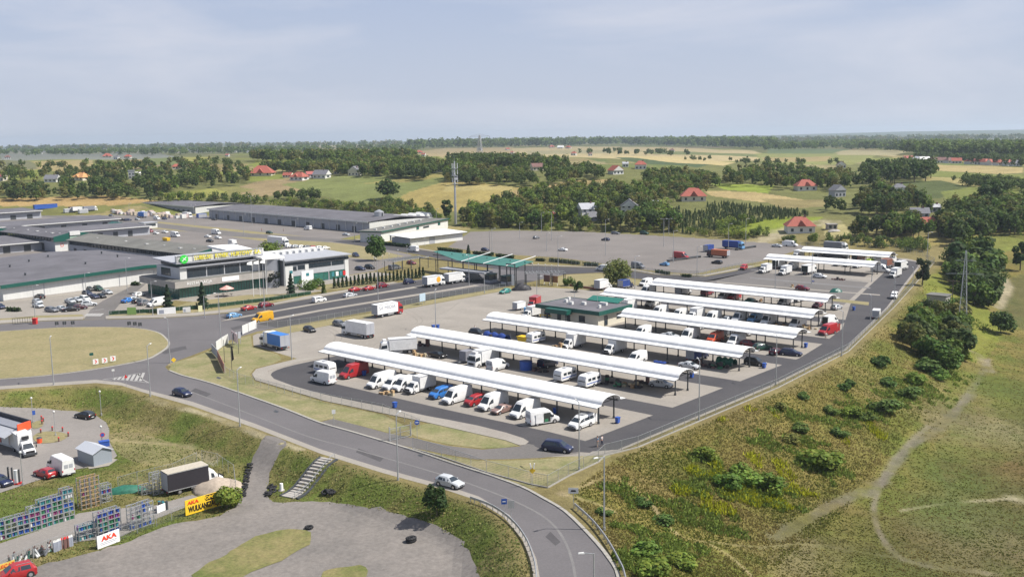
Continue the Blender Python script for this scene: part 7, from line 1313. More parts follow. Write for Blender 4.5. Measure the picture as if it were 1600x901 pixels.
# ================================================================ market clutter
for px, lab in [((617,637),"blue bin on the pavement below the front lane"), ((965,661),"blue bin at the right end of the front canopy"), ((1081,590),"blue bin at the right end of the second canopy"), ((1194,575),"blue bin at the right end of the third canopy"), ((1259,543),"blue bin at the right end of the shorter canopy"), ((1334,485),"blue bin at the right end of the sixth canopy"), ((677,514),"left of two blue bins at the forecourt lamp"), ((684,513.5),"right of two blue bins at the forecourt lamp"), ((868,646),"blue bin in the shade under the front canopy"), ((569,587),"blue bin pair under the front canopy's left part")]:
    p = gp(*px); r = root("waste_bin", p, ANG, lab, "bin", "blue waste bins"); m = MB(); m.add([(-.25, -.28, .12), (.25, -.28, .12), (.25, .28, .12), (-.25, .28, .12), (-.3, -.36, 1.0), (.3, -.36, 1.0), (.3, .36, 1.0), (-.3, .36, 1.0)], [(3,2,1,0), (4,5,6,7), (0,1,5,4), (1,2,6,5), (2,3,7,6), (3,0,4,7)]); put("body", m.mesh("body", BLUEP), r); m = MB(); m.box(-.33, .35, -.4, .4, 1.003, 1.1); put("lid", m.mesh("lid", BLUEP), r)
    for y in (-.3, .3): m = MB(); m.bar((-.28, y-.04, .12), (-.28, y+.04, .12), .12, 8); put("wheel", m.mesh("wheel", BLACK), r)
CRM = [WOOD, CARD, GREENPL, BLUEP, WALLG, mat("dark_crate", (.06, .05, .05), .8), BTILE, mat("pale_crate", (.5, .42, .28), .8)]
_cm = {}
def crate_mesh(k, sx, sy, sz):
    key = (k, sx, sy, sz)
    if key not in _cm:
        m = MB(); t = .04
        m.box(-sx, sx, -sy, sy, 0, sz); 
        for i in range(3): z = sz*(.1+.3*i); m.box(-sx-.015, sx+.015, -sy-.015, sy+.015, z, z+sz*.17)
        _cm[key] = m.mesh("crate", CRM[k])
    return _cm[key]
def crates(px, n, kinds, label, group, spread=1.2, st=None):
    p = gp(*px); rnd = random.Random(int(px[0]*7+px[1]))
    placed = 0; lvl = {}
    while placed < n:
        i, j = rnd.randrange(-2, 3), rnd.randrange(-1, 2); z = lvl.get((i, j), 0.0); k = kinds[placed % len(kinds)]
        if z > 1.5: i += 1; z = lvl.get((i, j), 0.0)
        x = p[0]+A[0]*i*spread*.62+B[0]*j*spread*.5; y = p[1]+A[1]*i*spread*.62+B[1]*j*spread*.5; hgt_ = [.34, .42, .5][(i+j) % 3]
        o = put("crate", crate_mesh(k, .30, .24, hgt_), None, (x, y, p[2]+.02+z), ANG); tag(o, label, "crate", group); lvl[(i, j)] = z+hgt_+.012; placed += 1
for px, n, kn, lab, sp in [((606,616),8,[1,1,7],"cardboard box on the pallet before a front-row van",1.1), ((652,556),14,[1,7],"cardboard box in the heap at the second canopy's left end",1.4), ((870,545),16,[7,0],"wooden crate stacked beside the white box lorry",1.2), ((762,533),14,[5,0,5],"dark crate at the blue tarpaulin stall",1.6), ((660,540),10,[6,5],"brown crate under the left end of the second canopy",1.4), ((958,601),14,[2,5,5],"green crate at the stall right of the caravans",1.6), ((985,604),12,[0,5,7],"crate of produce at the stall near the second canopy's end",1.5), ((1000,598),10,[5,6],"dark crate behind the produce stall",1.4), ((1120,574),14,[2,5,5],"crate in the dark stall at the third canopy's right end",1.6), ((1105,573),10,[6,5],"brown crate in the dark stall at the third canopy",1.4), ((965,526),12,[5,3,4],"crate in the shady stall by the service building",1.6), ((985,528),10,[5,0],"crate in the middle of the shady stall by the service building",1.4), ((1265,514),10,[7,1],"cardboard box before the red van at the fifth canopy",1.1), ((1223,512),8,[0,5],"crate between vans at the fifth canopy",1.3), ((1310,437),10,[5,6],"dark crate under the canopy beyond the striped lot",1.4), ((1244,449),8,[0,7],"wooden crate on the goods trailer of the striped lot",1.0), ((842,580),8,[6,5],"crate behind the blue tank under the second canopy",1.3), ((1065,493),8,[5,4],"dark crate between vans at the fifth canopy's left",1.3), ((1180,470),8,[5,0],"dark crate under the sixth canopy",1.3)]: crates(px, n, kn, lab, lab.replace("box", "boxes", 1).replace("crate", "crates", 1), sp)
def tarp(px, L, W_, H, m_, label, rz=ANG):
    p = gp(*px); r = root("covered_stall", p, rz, label, "stall"); n = 10; m = MB(); vs = []
    for i in range(n+1):
        for j in range(6): x = -L/2+L*i/n; t = j/5; y = -W_/2+W_*t; z = H*(.35+.65*math.sin(math.pi*min(1, t*1.1))**.6)*(.85+.15*math.sin(i*1.9)); vs.append((x, y, z+.05*math.sin(i*2.3+j)))
    fs = [(i*6+j, (i+1)*6+j, (i+1)*6+j+1, i*6+j+1) for i in range(n) for j in range(5)]; m.add(vs, fs); nb = len(vs); m.add([(x, y*1.03, 0.02) for x, y, z in vs if abs(abs(y)-W_/2) < 1e-6], []); 
    for i in range(n): m.f.append((i*6, nb+2*i, nb+2*i+2, (i+1)*6)); m.mi.append(0); m.f.append((i*6+5, (i+1)*6+5, nb+2*i+3, nb+2*i+1)); m.mi.append(0)
    put("cover", m.mesh("cover", m_, smooth=60), r); f = MB()
    for x in (-L/2+.1, L/2-.1): f.bar((x, -W_/2, 0), (x, -W_/2, H*.5), .04); f.bar((x, W_/2, 0), (x, W_/2, H*.9), .04)
    put("frame", f.mesh("frame", STEEL), r)
tarp((776,531), 7, 2.4, 2.0, TARPB, "long blue tarpaulin screen at the third canopy's left end"); tarp((1033,567), 3, 1.5, .5, TARPB, "low blue tarpaulin lying in the third canopy's shade"); tarp((1135,569), 4, 2.2, 1.7, TARPG, "green covered stall at the third canopy's right end"); tarp((1270,440), 1, .6, .4, TARPB, "small blue bundle before the canopy beyond the striped lot")
for px, lab, c, rr_ in [((822,577),"round blue water tank under the second canopy",MATS["blue_plastic"],1.3), ((824,488),"round light-blue tank between trailer and camper",LBLUE,1.0)]: p = gp(*px); r = root("water_tank", p, 0, lab, "tank"); m = MB(); m.bar((0, 0, 0), (0, 0, rr_*1.3), rr_, 16); put("body", m.mesh("body", c, smooth=40), r); m = MB(); m.bar((0, 0, rr_*1.3), (0, 0, rr_*1.4), rr_*1.03, 16); put("rim", m.mesh("rim", c, smooth=40), r)
for px, lab, lx, c in [((856,500),"yellow skip with open top beside the service building",3.4,YELLOW), ((819,535),"pale yellow skip under the third canopy",2.4,YELLOW), ((260,376),"yellow skip behind the gabled hall",4.0,YELLOW)]:
    p = gp(*px); r = root("skip", p, ANG, lab, "skip", "yellow skips"); m = MB(); m.add([(-lx/2, -.8, .1), (lx/2, -.8, .1), (lx/2, .8, .1), (-lx/2, .8, .1), (-lx/2-.3, -.95, 1.5), (lx/2+.3, -.95, 1.5), (lx/2+.3, .95, 1.5), (-lx/2-.3, .95, 1.5)], [(3,2,1,0), (0,1,5,4), (1,2,6,5), (2,3,7,6), (3,0,4,7), (4,5,6,7)]); put("body", m.mesh("body", c), r); m = MB(); m.box(-lx/2-.36, lx/2+.36, -1.0, -.93, 1.4, 1.56); m.box(-lx/2-.36, lx/2+.36, .93, 1.0, 1.4, 1.56); put("rim", m.mesh("rim", c), r)
p = gp(71, 326); r = root("shipping_container", p, ANG, "blue container standing on the dry bank at the far left", "container"); m = MB(); m.box(-1.3, 1.3, -8, 8, .1, 3.0); put("body", m.mesh("body", BLUEP), r); m = MB(); m.box(-1.4, 1.4, -8.1, 8.1, 3.003, 3.12); put("roof", m.mesh("roof", BLUEP), r)
for x, y, c, lab in [(107,332,WALLW,"white container left of the lorries at the yard's far left"), (115,329,BTILE,"brown container among the yard's far left lorries"), (130,333,WALLW,"low white container before the grey canvas lorry"), (315,340,BLUEP,"blue container at the farthest hall's white end")]: p = gp(x, y); r = root("shipping_container", p, ANG, lab, "container"); m = MB(); m.box(-1.3, 1.3, -3, 3, .1, 2.7); put("body", m.mesh("body", c), r); m = MB(); m.box(1.303, 1.36, -2.8, 2.8, .3, 2.5); put("door", m.mesh("door", WALLG), r)
# goods on pallets before the farthest hall
_pg = []
for c in (WALLW, mat("pinkish_goods", (.5, .40, .38), .8, vary=.25), mat("beige_goods", (.45, .38, .28), .8, vary=.25)):
    m = MB(); m.box(-.9, .9, -.9, .9, .16, 1.7); g_ = m.mesh("goods", c); m = MB(); m.box(-1, 1, -1, 1, 0, .15); _pg.append((g_, m.mesh("pallet", WOOD)))
rp = random.Random(5)
for k in range(70):
    t = rp.random(); x = 176+t*118+rp.uniform(-2, 2); y = 330.5+t*8+rp.uniform(0, 5)*(1-abs(t-.5)*.6); p = gp(x, y); j = rp.randrange(3); r = root("pallet_load", p, ANG+rp.uniform(-.1, .1), ["white wrapped", "pinkish", "beige"][j]+" pallet load before the farthest dark-roofed hall", "pallet", ["white wrapped", "pinkish", "beige"][j]+" pallet loads before the farthest hall"); put("pallet", _pg[j][1], r); o = put("goods", _pg[j][0], r); o.scale = (rp.uniform(.9, 1.5), rp.uniform(.9, 1.8), rp.uniform(.8, 1.6))
# ================================================================ people
def skin_mesh(name, joints, edges, m_):
    me = bpy.data.meshes.new(name); me.from_pydata([j[:3] for j in joints], edges, []); o = bpy.data.objects.new(name, me); COL.objects.link(o); md = o.modifiers.new("skin", 'SKIN'); md.use_smooth_shade = True
    for v, j in zip(me.skin_vertices[0].data, joints): v.radius = (j[3], j[4] if len(j) > 4 else j[3])
    me.skin_vertices[0].data[0].use_root = True; s2 = o.modifiers.new("sub", 'SUBSURF'); s2.levels = 1; s2.render_levels = 1
    dg = bpy.context.evaluated_depsgraph_get(); r = bpy.data.meshes.new_from_object(o.evaluated_get(dg)); bpy.data.objects.remove(o); r.name = name; r.materials.clear(); r.materials.append(m_); return r
SKIN = mat("skin", (.50, .30, .22), .6, vary=.05); HAIR = mat("brown_hair", (.06, .04, .03), .7)
def person_parts(step=.12, arm=.12):
    J = [(0, 0, .95, .13, .10), (0, 0, 1.15, .12, .09), (0, 0, 1.38, .15, .10), (0, 0, 1.50, .055), (0, 0, 1.60, .085), (.01, 0, 1.70, .085)]; E = [(0, 1), (1, 2), (2, 3), (3, 4), (4, 5)]
    for s in (-1, 1):
        i = len(J); J += [(0, s*.10, .88, .085), (step*s*.5, s*.11, .48, .058), (step*s-.02, s*.11, .09, .042), (step*s+.12, s*.12, .04, .036)]; E += [(0, i), (i, i+1), (i+1, i+2), (i+2, i+3)]
        i = len(J); J += [(0, s*.19, 1.42, .055), (-.02, s*.24, 1.14, .043), (arm, s*.23, .92, .033), (arm+.05, s*.225, .84, .03)]; E += [(2, i), (i, i+1), (i+1, i+2), (i+2, i+3)]
    body = skin_mesh("body", J, E, SKIN)
    S = [(0, 0, .98, .145, .11), (0, 0, 1.18, .14, .105), (0, 0, 1.39, .165, .112)]; SE = [(0, 1), (1, 2)]
    for s in (-1, 1): i = len(S); S += [(0, s*.19, 1.43, .068), (-.015, s*.235, 1.22, .06)]; SE += [(2, i), (i, i+1)]
    T = [(0, 0, .94, .14, .108)]; TE = []
    for s in (-1, 1): i = len(T); T += [(0, s*.10, .86, .098), (step*s*.5, s*.11, .48, .074), (step*s-.02, s*.11, .14, .062)]; TE += [(0, i), (i, i+1), (i+1, i+2)]
    hr = MB(); hr.ball((-.012, 0, 1.705), .103, 10, 6)
    f = MB(); f.ball((.085, -.032, 1.68), .014, 6, 4); f.ball((.085, .032, 1.68), .014, 6, 4)
    return body, S, SE, T, TE, hr.mesh("hair", HAIR), f.mesh("eyes", BLACK)
PB = person_parts(); _pp = {}
def person(px, rz, shirt, trousers, label):
    p = gp(*px); r = root("person", p, rz, label, "person")
    for nm, c, J, E in (("shirt", shirt, PB[1], PB[2]), ("trousers", trousers, PB[3], PB[4])):
        k = (nm, c.name)
        if k not in _pp: _pp[k] = skin_mesh(nm, J, E, c)
    b = put("body", PB[0], r); put("shirt", _pp[("shirt", shirt.name)], b); put("trousers", _pp[("trousers", trousers.name)], b); h = put("hair", PB[5], b); 
    put("eyes", PB[6], b)
DEN = mat("dark_denim", (.03, .035, .06), .8); LSH = mat("light_blue_shirt", (.20, .38, .52), .8); BEI = mat("beige_cloth", (.45, .36, .27), .8)
person((933.5,698), .6, LSH, BEI, "person in light blue shirt and beige shorts at the lane by the fence corner"); person((940.5,696.5), 2.6, WHITE, DEN, "person in white shirt and dark trousers beside the one in light blue"); person((742,519), 2, WHITE, DEN, "person in white top behind the black off-roader at the third canopy"); person((915,606), 1, LSH, DEN, "person in light blue shirt beside the right caravan")
person((846,563), 0, DEN, DEN, "person in dark clothes under the second canopy by the blue tank"); person((975,531), 1.2, BLUEP, DEN, "person in blue shirt at the shady stall by the service building"); person((1290,530), 1.9, WHITE, BEI, "person in white shirt beside the red van at the fifth canopy"); person((443,362), .5, DEN, DEN, "person in dark clothes on the long hall's forecourt, right one"); person((409,362), .9, REDP, DEN, "person in red shirt on the long hall's forecourt, left one")
for px0, px1, lab in [((1043,409),(1094,402),"long low black ramp lying beside the red van on the great lot"), ((1150,391),(1180,386),"long low black ramp beside the blue canvas lorry")]:
    a, b = gp(*px0), gp(*px1); L = math.hypot(b[0]-a[0], b[1]-a[1]); r = root("loading_ramp", a, math.atan2(b[1]-a[1], b[0]-a[0]), lab, "ramp"); m = MB(); m.box(0, L, -.5, .5, .35, .75); put("deck", m.mesh("deck", DSTEEL), r)
    for x in (.5, L-.6): m = MB(); m.box(x, x+.4, -.6, .6, 0, .348); put("support", m.mesh("support", BLACK), r)
# ================================================================ vegetation
def quads(P, N, S):
    """numpy leaf quads: centres P, facing N, half-size S"""
    n = len(P); N = N/np.maximum(np.linalg.norm(N, axis=1, keepdims=True), 1e-6); r = RNG.normal(size=(n, 3)); u = np.cross(N, r); u /= np.maximum(np.linalg.norm(u, axis=1, keepdims=True), 1e-6); w = np.cross(N, u); S = S[:, None]
    k = RNG.uniform(.5, 1.0, (n, 1)); V4 = np.stack([P-u*S-w*S*k*.6, P+u*S*k-w*S, P+u*S+w*S*k*.7, P-u*S*k*.7+w*S], 1)
    return V4.reshape(-1, 3)
def quad_mesh(name, V4, C, m):
    me = bpy.data.meshes.new(name); n = len(V4)//4; me.vertices.add(4*n); me.vertices.foreach_set("co", V4.astype(np.float32).ravel()); me.loops.add(4*n); me.loops.foreach_set("vertex_index", np.arange(4*n, dtype=np.int32))
    me.polygons.add(n); me.polygons.foreach_set("loop_start", np.arange(0, 4*n, 4, dtype=np.int32)); me.update(); me.validate()
    ca = me.color_attributes.new("Col", 'FLOAT_COLOR', 'POINT'); cc = np.ones((4*n, 4), np.float32); cc[:, :3] = np.repeat(C, 4, axis=0); ca.data.foreach_set("color", cc.ravel()); me.materials.append(m); return me
def crown(kind, H, R, n, leaf, col):
    """leaf quads of one crown, base at z = 0"""
    if kind == 'conifer':
        t = RNG.random(n)**.7; z = H*(.06+.94*t); rr = R*(1-t)*(0.65+.35*np.sin(t*38+RNG.random()*6))+.12; a = RNG.random(n)*2*np.pi; q = RNG.uniform(.55, 1, n)
        P = np.stack([rr*q*np.cos(a), rr*q*np.sin(a), z-rr*.2*q], 1); N = np.stack([np.cos(a), np.sin(a), .5+0*a], 1)+RNG.normal(size=(n, 3))*.35; g = RNG.uniform(.75, 1.25, n)
    else:
        k = {'oak': 15, 'tall': 14, 'bush': 9, 'willow': 26}.get(kind, 12); zlo = {'bush': .25, 'tall': .28}.get(kind, .38)
        ph = RNG.random(k)*2*np.pi; tz = RNG.random(k); prof = np.sin(np.pi*np.clip(.12+.80*tz, 0, 1))**.6; rad = R*.70*prof*np.sqrt(RNG.uniform(.25, 1, k))
        cz = H*(zlo+(1-zlo-.12)*tz); c = np.stack([rad*np.cos(ph), rad*np.sin(ph), cz], 1); cr = R*RNG.uniform(.30, .52, k)*(.75 if kind == 'tall' else 1)
        i = RNG.integers(0, k, n); d = RNG.normal(size=(n, 3)); d /= np.linalg.norm(d, axis=1, keepdims=True); f = RNG.uniform(.45, 1.08, n)**.6
        P = c[i]+d*(cr[i]*f)[:, None]; P[:, 2] = np.maximum(P[:, 2], .1 if kind == 'bush' else H*.12); 
        if kind == 'willow': P[:, 2] -= RNG.random(n)**2*H*.3*(np.hypot(P[:, 0], P[:, 1])/R); P[:, 2] = np.maximum(P[:, 2], .25)
        N = d+np.array([0, 0, .35])+RNG.normal(size=(n, 3))*.45; g = RNG.uniform(.78, 1.22, n)*RNG.uniform(.82, 1.2, k)[i]
    C = np.array(col)[None, :]*g[:, None]; C[:, 0] *= RNG.uniform(.85, 1.2, n)
    return quads(P, N, leaf*RNG.uniform(.7, 1.3, n)), C
DKG = (.056, .102, .023); MDG = (.085, .155, .027); LTG = (.135, .21, .034); OLV = (.125, .145, .038); PIN = (.052, .095, .034); BRG = (.15, .225, .036)
def trunk_mesh(H, r, limbs=5, seed=0):
    rd = random.Random(seed); m = MB(); m.bar((0, 0, -.4), (rd.uniform(-.1, .1), 0, H*.45), r, 7, r*.7); m.bar((0, 0, H*.45), (.1, .1, H*.78), r*.7, 6, r*.2)
    for k in range(limbs): a = rd.uniform(0, 6.28); z = H*rd.uniform(.28, .5); m.bar((0, 0, z), (H*.2*math.cos(a), H*.2*math.sin(a), z+H*.25), r*.4, 5, r*.1)
    return m.mesh("trunk", BARK)
VARS = {}
def variants(kind, H, R, n, leaf, col, k=3):
    key = (kind, H, R, n, leaf, col)
    if key not in VARS: VARS[key] = [(quad_mesh("crown", *crown(kind, H, R, n, leaf, col), LEAF), trunk_mesh(H, H*.022, seed=i)) for i in range(k)]
    return VARS[key]
def tree(p, var, label, group=None, sc=1.0, name="tree", cat="tree", dz=0):
    c, t = random.choice(var); r = root(name, (p[0], p[1], p[2]+dz), random.uniform(0, 6.28), label, cat, group); s = sc if hasattr(sc, '__len__') else (sc,)*3; r.scale = s
    put("crown", c, r); put("trunk", t, r); return r
# ---- trees and shrubs one can name
tree(gp(965,447), variants('willow', 8.5, 5.2, 2600, .26, (.12, .16, .045), 1), "light green willow on the dry lawn behind the canopies", name="willow_tree"); tree(gp(586,407), variants('oak', 9.5, 5.0, 1900, .32, MDG, 1), "big round green tree between the office wing and the cold store"); tree(gp(424,408), variants('oak', 7, 5.5, 1300, .32, LTG, 1), "wide light green tree behind the office tower roof")
for px, H, R, lab in [((263,489),8.0,2.6,"dark spruce left of two on the restaurant lawn"), ((317,482),7.6,2.5,"dark spruce right of two on the restaurant lawn"), ((455,461),6.8,2.1,"dark blue-green spruce on the lawn before the office wing"), ((732,402),5.0,1.6,"small dark conifer between hedges behind the gate roof")]: tree(gp(*px), variants('conifer', H, R, 1500, .22, (.03, .06, .03), 1), lab, name="spruce_tree", cat="spruce")
tree(gp(427,449), variants('bush', 5.0, 3.0, 800, .22, (.022, .03, .018), 1), "dark purple-green shrub at the office entrance", name="shrub", cat="shrub"); tree(gp(484,452), variants('bush', 2.0, 4.2, 700, .22, MDG, 1), "low spreading green juniper on the office lawn", name="shrub", cat="shrub"); tree(gp(497,447), variants('bush', 1.9, 3.0, 500, .2, MDG, 1), "smaller spreading juniper right of the big one", name="shrub", cat="shrub")
tree(gp(902,456), variants('bush', 3.4, 2.0, 700, .2, DKG, 1), "dense round dark shrub by the low brick wall", name="shrub", cat="shrub"); tree(gp(888,446), variants('bush', 2.6, 2.2, 500, .2, MDG, 1), "small umbrella-like green tree left of the round dark shrub", name="shrub", cat="shrub"); tree(gp(506,458), variants('conifer', 3.6, 1.1, 400, .2, DKG, 1), "single dark thuja at the start of the row by the white sign", name="thuja", cat="thuja")
vt = variants('conifer', 3.4, .85, 260, .2, (.03, .06, .02), 3)
for i in range(24):
    t = i/23; s_, tt = -252.5+5.0*t, 203+35*t; x, y = ST(s_, tt); tree((x, y, 0), vt, "clipped thuja in the row along the entrance road", "thujas along the entrance road", random.uniform(.9, 1.1), "thuja", "thuja")
tree(gp(355,795), variants('bush', 2.9, 2.2, 1500, .16, BRG, 1), "lush bright green bush overgrowing the yellow banner", name="bush", cat="bush"); tree(gp(683,806), variants('oak', 4.2, 1.9, 900, .17, (.05, .09, .024), 1), "lone small tree on the bank below the main road", name="small_tree"); 
bv = {c: variants('bush', 2.2, 1.7, 620, .17, tuple(v*(1.05 if c is BRG else 1.6) for v in c), 2) for c in (DKG, MDG, BRG, OLV)}
for px, c, s, lab in [((1318,608),DKG,.9,0), ((1328,600),DKG,.7,0), ((1257,622),DKG,.8,0), ((1300,645),DKG,.9,0), ((1331,650),BRG,1.2,0), ((1355,656),DKG,1.0,0), ((1382,644),DKG,1.7,0), ((1251,672),DKG,1.0,0), ((1313,680),DKG,1.0,0), ((1390,602),DKG,1.2,0), ((1420,620),DKG,1.5,0), ((1430,598),MDG,1.4,0), ((1450,578),DKG,1.9,0), ((1378,572),DKG,1.3,0), ((1285,730),BRG,1.9,0), ((1137,760),MDG,1.4,0), ((1178,758),MDG,1.3,0), ((1103,716),BRG,1.2,0), ((1008,866),MDG,1.1,0), ((1023,900),BRG,1.3,0), ((1065,884),BRG,1.1,0), ((1035,818),DKG,1.0,0), ((944,803),DKG,.7,0), ((1004,788),DKG,.8,0), ((1158,742),MDG,1.1,0), ((1205,768),BRG,1.4,0), ((1240,690),OLV,1.0,0), ((1470,592),MDG,1.4,0), ((1500,560),BRG,1.6,0), ((1220,640),OLV,.8,0)]:
    nm = {DKG: "dark green", MDG: "mid green", BRG: "bright green", OLV: "olive"}[c]; tree(gp(*px), bv[c], "%s bush scattered on the grassy slope below the market fence" % nm, "%s bushes on the slope" % nm, (s*1.1, s*1.1, s*random.uniform(.6, .8)), "bush", "bush", -.15)
tree(gp(1563,520), variants('bush', 5.2, 4.2, 1300, .3, (.07, .12, .03), 1), "large round green bush alone in the right meadow", name="bush", cat="bush"); tree(gp(1560,416), variants('bush', 4, 4.2, 700, .3, DKG, 1), "dark rounded bush in the right meadow above the sandy path", name="bush", cat="bush")
tree(gp(1594,422), variants('tall', 11, 3.6, 900, .4, DKG, 2), "tall dark tree at the right edge of the view"); tree(gp(1546,326), variants('oak', 14, 6.5, 700, .7, DKG, 2), "single dark round tree in the green fields on the right"); tree(gp(1441,446), variants('tall', 9, 3.2, 1000, .32, (.04, .06, .024), 1), "tall bushy tree at the outer side of the perimeter fence")
tree(gp(606,311), variants('oak', 13, 8, 700, .7, DKG, 2), "single broad dark tree on the hill behind the long hall"); tree(gp(698,345), variants('tall', 13, 4, 600, .6, DKG, 2), "dark upright tree just left of the telecom mast")
# ---- woods: sampled over their outline on the ground
INST = []; STUFF = []
def gpv(U, Vv):
    """gp for arrays of pixels"""
    lx = (U-800)*CR+(450.5-Vv)*SR; ly = -(U-800)*SR+(450.5-Vv)*CR; a, b, c = lx, FPX*CP+ly*SP, ly*CP-FPX*SP; n = np.hypot(a, b); a, b, c = a/n, b/n, c/n
    lo = np.full(len(U), 60.0); hi = np.full(len(U), 14000.0); done = np.zeros(len(U), bool)
    for t in np.geomspace(60, 14000, 260):
        below = CAMH+c*t <= hgt(a*t, b*t); new = below & ~done; hi[new] = t; done |= new; lo[~done] = t
    for _ in range(12):
        m = (lo+hi)/2; be = CAMH+c*m <= hgt(a*m, b*m); hi = np.where(be, m, hi); lo = np.where(be, lo, m)
    return np.stack([a*hi, b*hi, hgt(a*hi, b*hi)], 1)
def wood(px, n, H, kinds, cols, what, keep=None):
    xs = [p[0] for p in px]; ys = [p[1] for p in px]; n = int(n*(.8 if what != "far" else 1.5)); U = RNG.uniform(min(xs), max(xs), n*9); Vv = RNG.uniform(min(ys), max(ys), n*9); k = in_poly(U, Vv, px)
    for hx, hy, hw in CLEAR: k &= ~((np.abs(U-hx) < hw*.8) & (Vv-hy > -1) & (Vv-hy < 20))
    U, Vv = U[k][:n], Vv[k][:n]; P = gpv(U, Vv); ins = in_poly(P[:, 0], P[:, 1], LOTP)
    for p, q in zip(P, ins):
        if not q: INST.append((math.hypot(p[0], p[1]), tuple(p), random.choice(kinds), random.uniform(*H)*(.8 if what != "far" else .9), random.choice(cols), what))
LOTP = [flat(*q) for q in [(735,362),(860,361),(1050,366),(1290,386),(1085,428),(700,386)]]
CLEAR = [(917,338,22), (982,332,20), (1083,312,26), (1248,358,28), (1258,296,22), (1313,305,18), (1408,302,14), (410,273,20), (470,279,26), (500,276,22), (553,274,14), (525,274,8), (962,272,14), (1002,264,14), (686,272,12), (838,266,12), (80,281,14), (127,281,14), (206,276,10), (275,262,8), (866,334,8), (1448,352,22), (1428,330,16), (1340,345,16), (1376,345,14), (1000,325,10), (1317,309,16)]
mix = [DKG, DKG, MDG, OLV]; br = [MDG, LTG, OLV, MDG]
wood([(-120,298),(60,296),(110,284),(200,282),(280,292),(275,302),(235,311),(180,313),(0,315),(-120,315)], 330, (8,15), ['oak','tall'], mix, "trees of the wood behind the far left sheds")
wood([(130,272),(220,263),(300,268),(400,272),(395,288),(330,294),(280,294),(200,284),(130,284)], 230, (8,14), ['oak','tall'], mix, "trees of the upper left wood")
wood([(235,316),(330,316),(420,323),(500,331),(560,337),(640,347),(705,354),(705,344),(650,334),(560,326),(450,318),(330,311),(250,311)], 260, (4,9), ['oak','bush'], [MDG, LTG, OLV, DKG], "trees and bushes behind the long halls"); wood([(425,306),(500,308),(505,317),(430,315)], 26, (8,11), ['oak'], [DKG], "dark tree clump on the brown hill"); wood([(570,318),(660,328),(690,344),(600,336)], 40, (6,11), ['oak'], mix, "trees right of the long hall's end")
wood([(718,354),(722,336),(760,326),(800,320),(840,306),(905,302),(960,318),(1010,322),(1045,345),(1062,366),(960,362),(860,359),(760,357)], 420, (8,14), ['tall','oak','oak'], [MDG, DKG, MDG, OLV, LTG], "trees of the wood behind the great parking lot"); wood([(718,356),(860,361),(960,364),(1070,369),(1170,376),(1165,370),(1060,363),(860,357),(720,352)], 110, (3,5), ['bush'], [LTG, OLV, MDG], "shrubs along the great parking lot's far edge")
wood([(1015,345),(1060,324),(1130,319),(1250,331),(1268,338),(1200,345),(1125,360),(1065,368),(1030,356)], 1100, (2.4,4), ['conifer'], [PIN, (.085, .135, .045), (.07, .12, .04)], "small pines of the plantation"); wood([(1090,352),(1180,346),(1200,374),(1130,372)], 46, (4,7), ['bush','oak'], [DKG, MDG, BRG], "trees at the parking lot's far right corner")
wood([(690,285),(760,276),(800,271),(880,269),(940,273),(945,281),(900,285),(820,293),(760,289),(700,291)], 190, (8,13), ['oak'], mix, "trees of the belt behind the mast"); wood([(838,316),(930,294),(1000,298),(1060,290),(1105,302),(1080,314),(1000,320),(900,320)], 210, (7,12), ['oak'], [DKG, MDG, OLV], "trees of the wooded hollow"); wood([(1000,286),(1060,276),(1110,280),(1125,294),(1060,298),(1010,294)], 110, (8,13), ['oak'], mix, "trees round the upper houses"); wood([(1128,292),(1140,273),(1200,269),(1350,282),(1372,292),(1300,300),(1240,298),(1180,293)], 260, (9,14), ['oak','tall'], mix, "trees of the long wood on the right")
wood([(1345,276),(1400,268),(1458,275),(1452,284),(1390,290),(1350,287)], 130, (14,19), ['tall','oak'], [DKG], "tall trees of the dark copse"); wood([(1335,326),(1360,306),(1420,308),(1445,326),(1400,340),(1345,338)], 90, (9,14), ['oak','tall'], mix, "trees round the grey-roofed house"); wood([(1290,324),(1322,324),(1322,334),(1290,334)], 8, (9,11), ['tall'], [DKG], "tall trees beside the pale grey house")
wood([(1320,372),(1400,354),(1480,354),(1560,338),(1640,330),(1640,352),(1540,364),(1500,384),(1480,374),(1400,372)], 300, (7,13), ['oak','tall'], [DKG, MDG, DKG, OLV], "trees of the belt right of the farthest canopy"); wood([(1195,378),(1290,383),(1400,391),(1462,398),(1455,388),(1390,380),(1290,374),(1210,372)], 70, (3.5,6.5), ['bush','oak'], [DKG, MDG], "bushes of the hedge behind the farthest canopy")
wood([(1478,412),(1495,390),(1540,392),(1562,430),(1552,486),(1512,474),(1480,446)], 105, (6,10.5), ['oak','bush'], [DKG, MDG, (.05, .09, .024)], "trees of the thicket behind the pylon"); wood([(1412,535),(1440,478),(1470,470),(1502,492),(1512,545),(1482,584),(1440,568)], 80, (4.5,8), ['bush','oak'], [MDG, (.06, .10, .028), OLV], "bushy trees of the thicket before the pylon"); wood([(1480,380),(1600,345),(1640,352),(1640,372),(1560,368),(1500,396)], 80, (6,12), ['oak','tall'], [DKG, MDG], "trees on the right edge of the meadow")
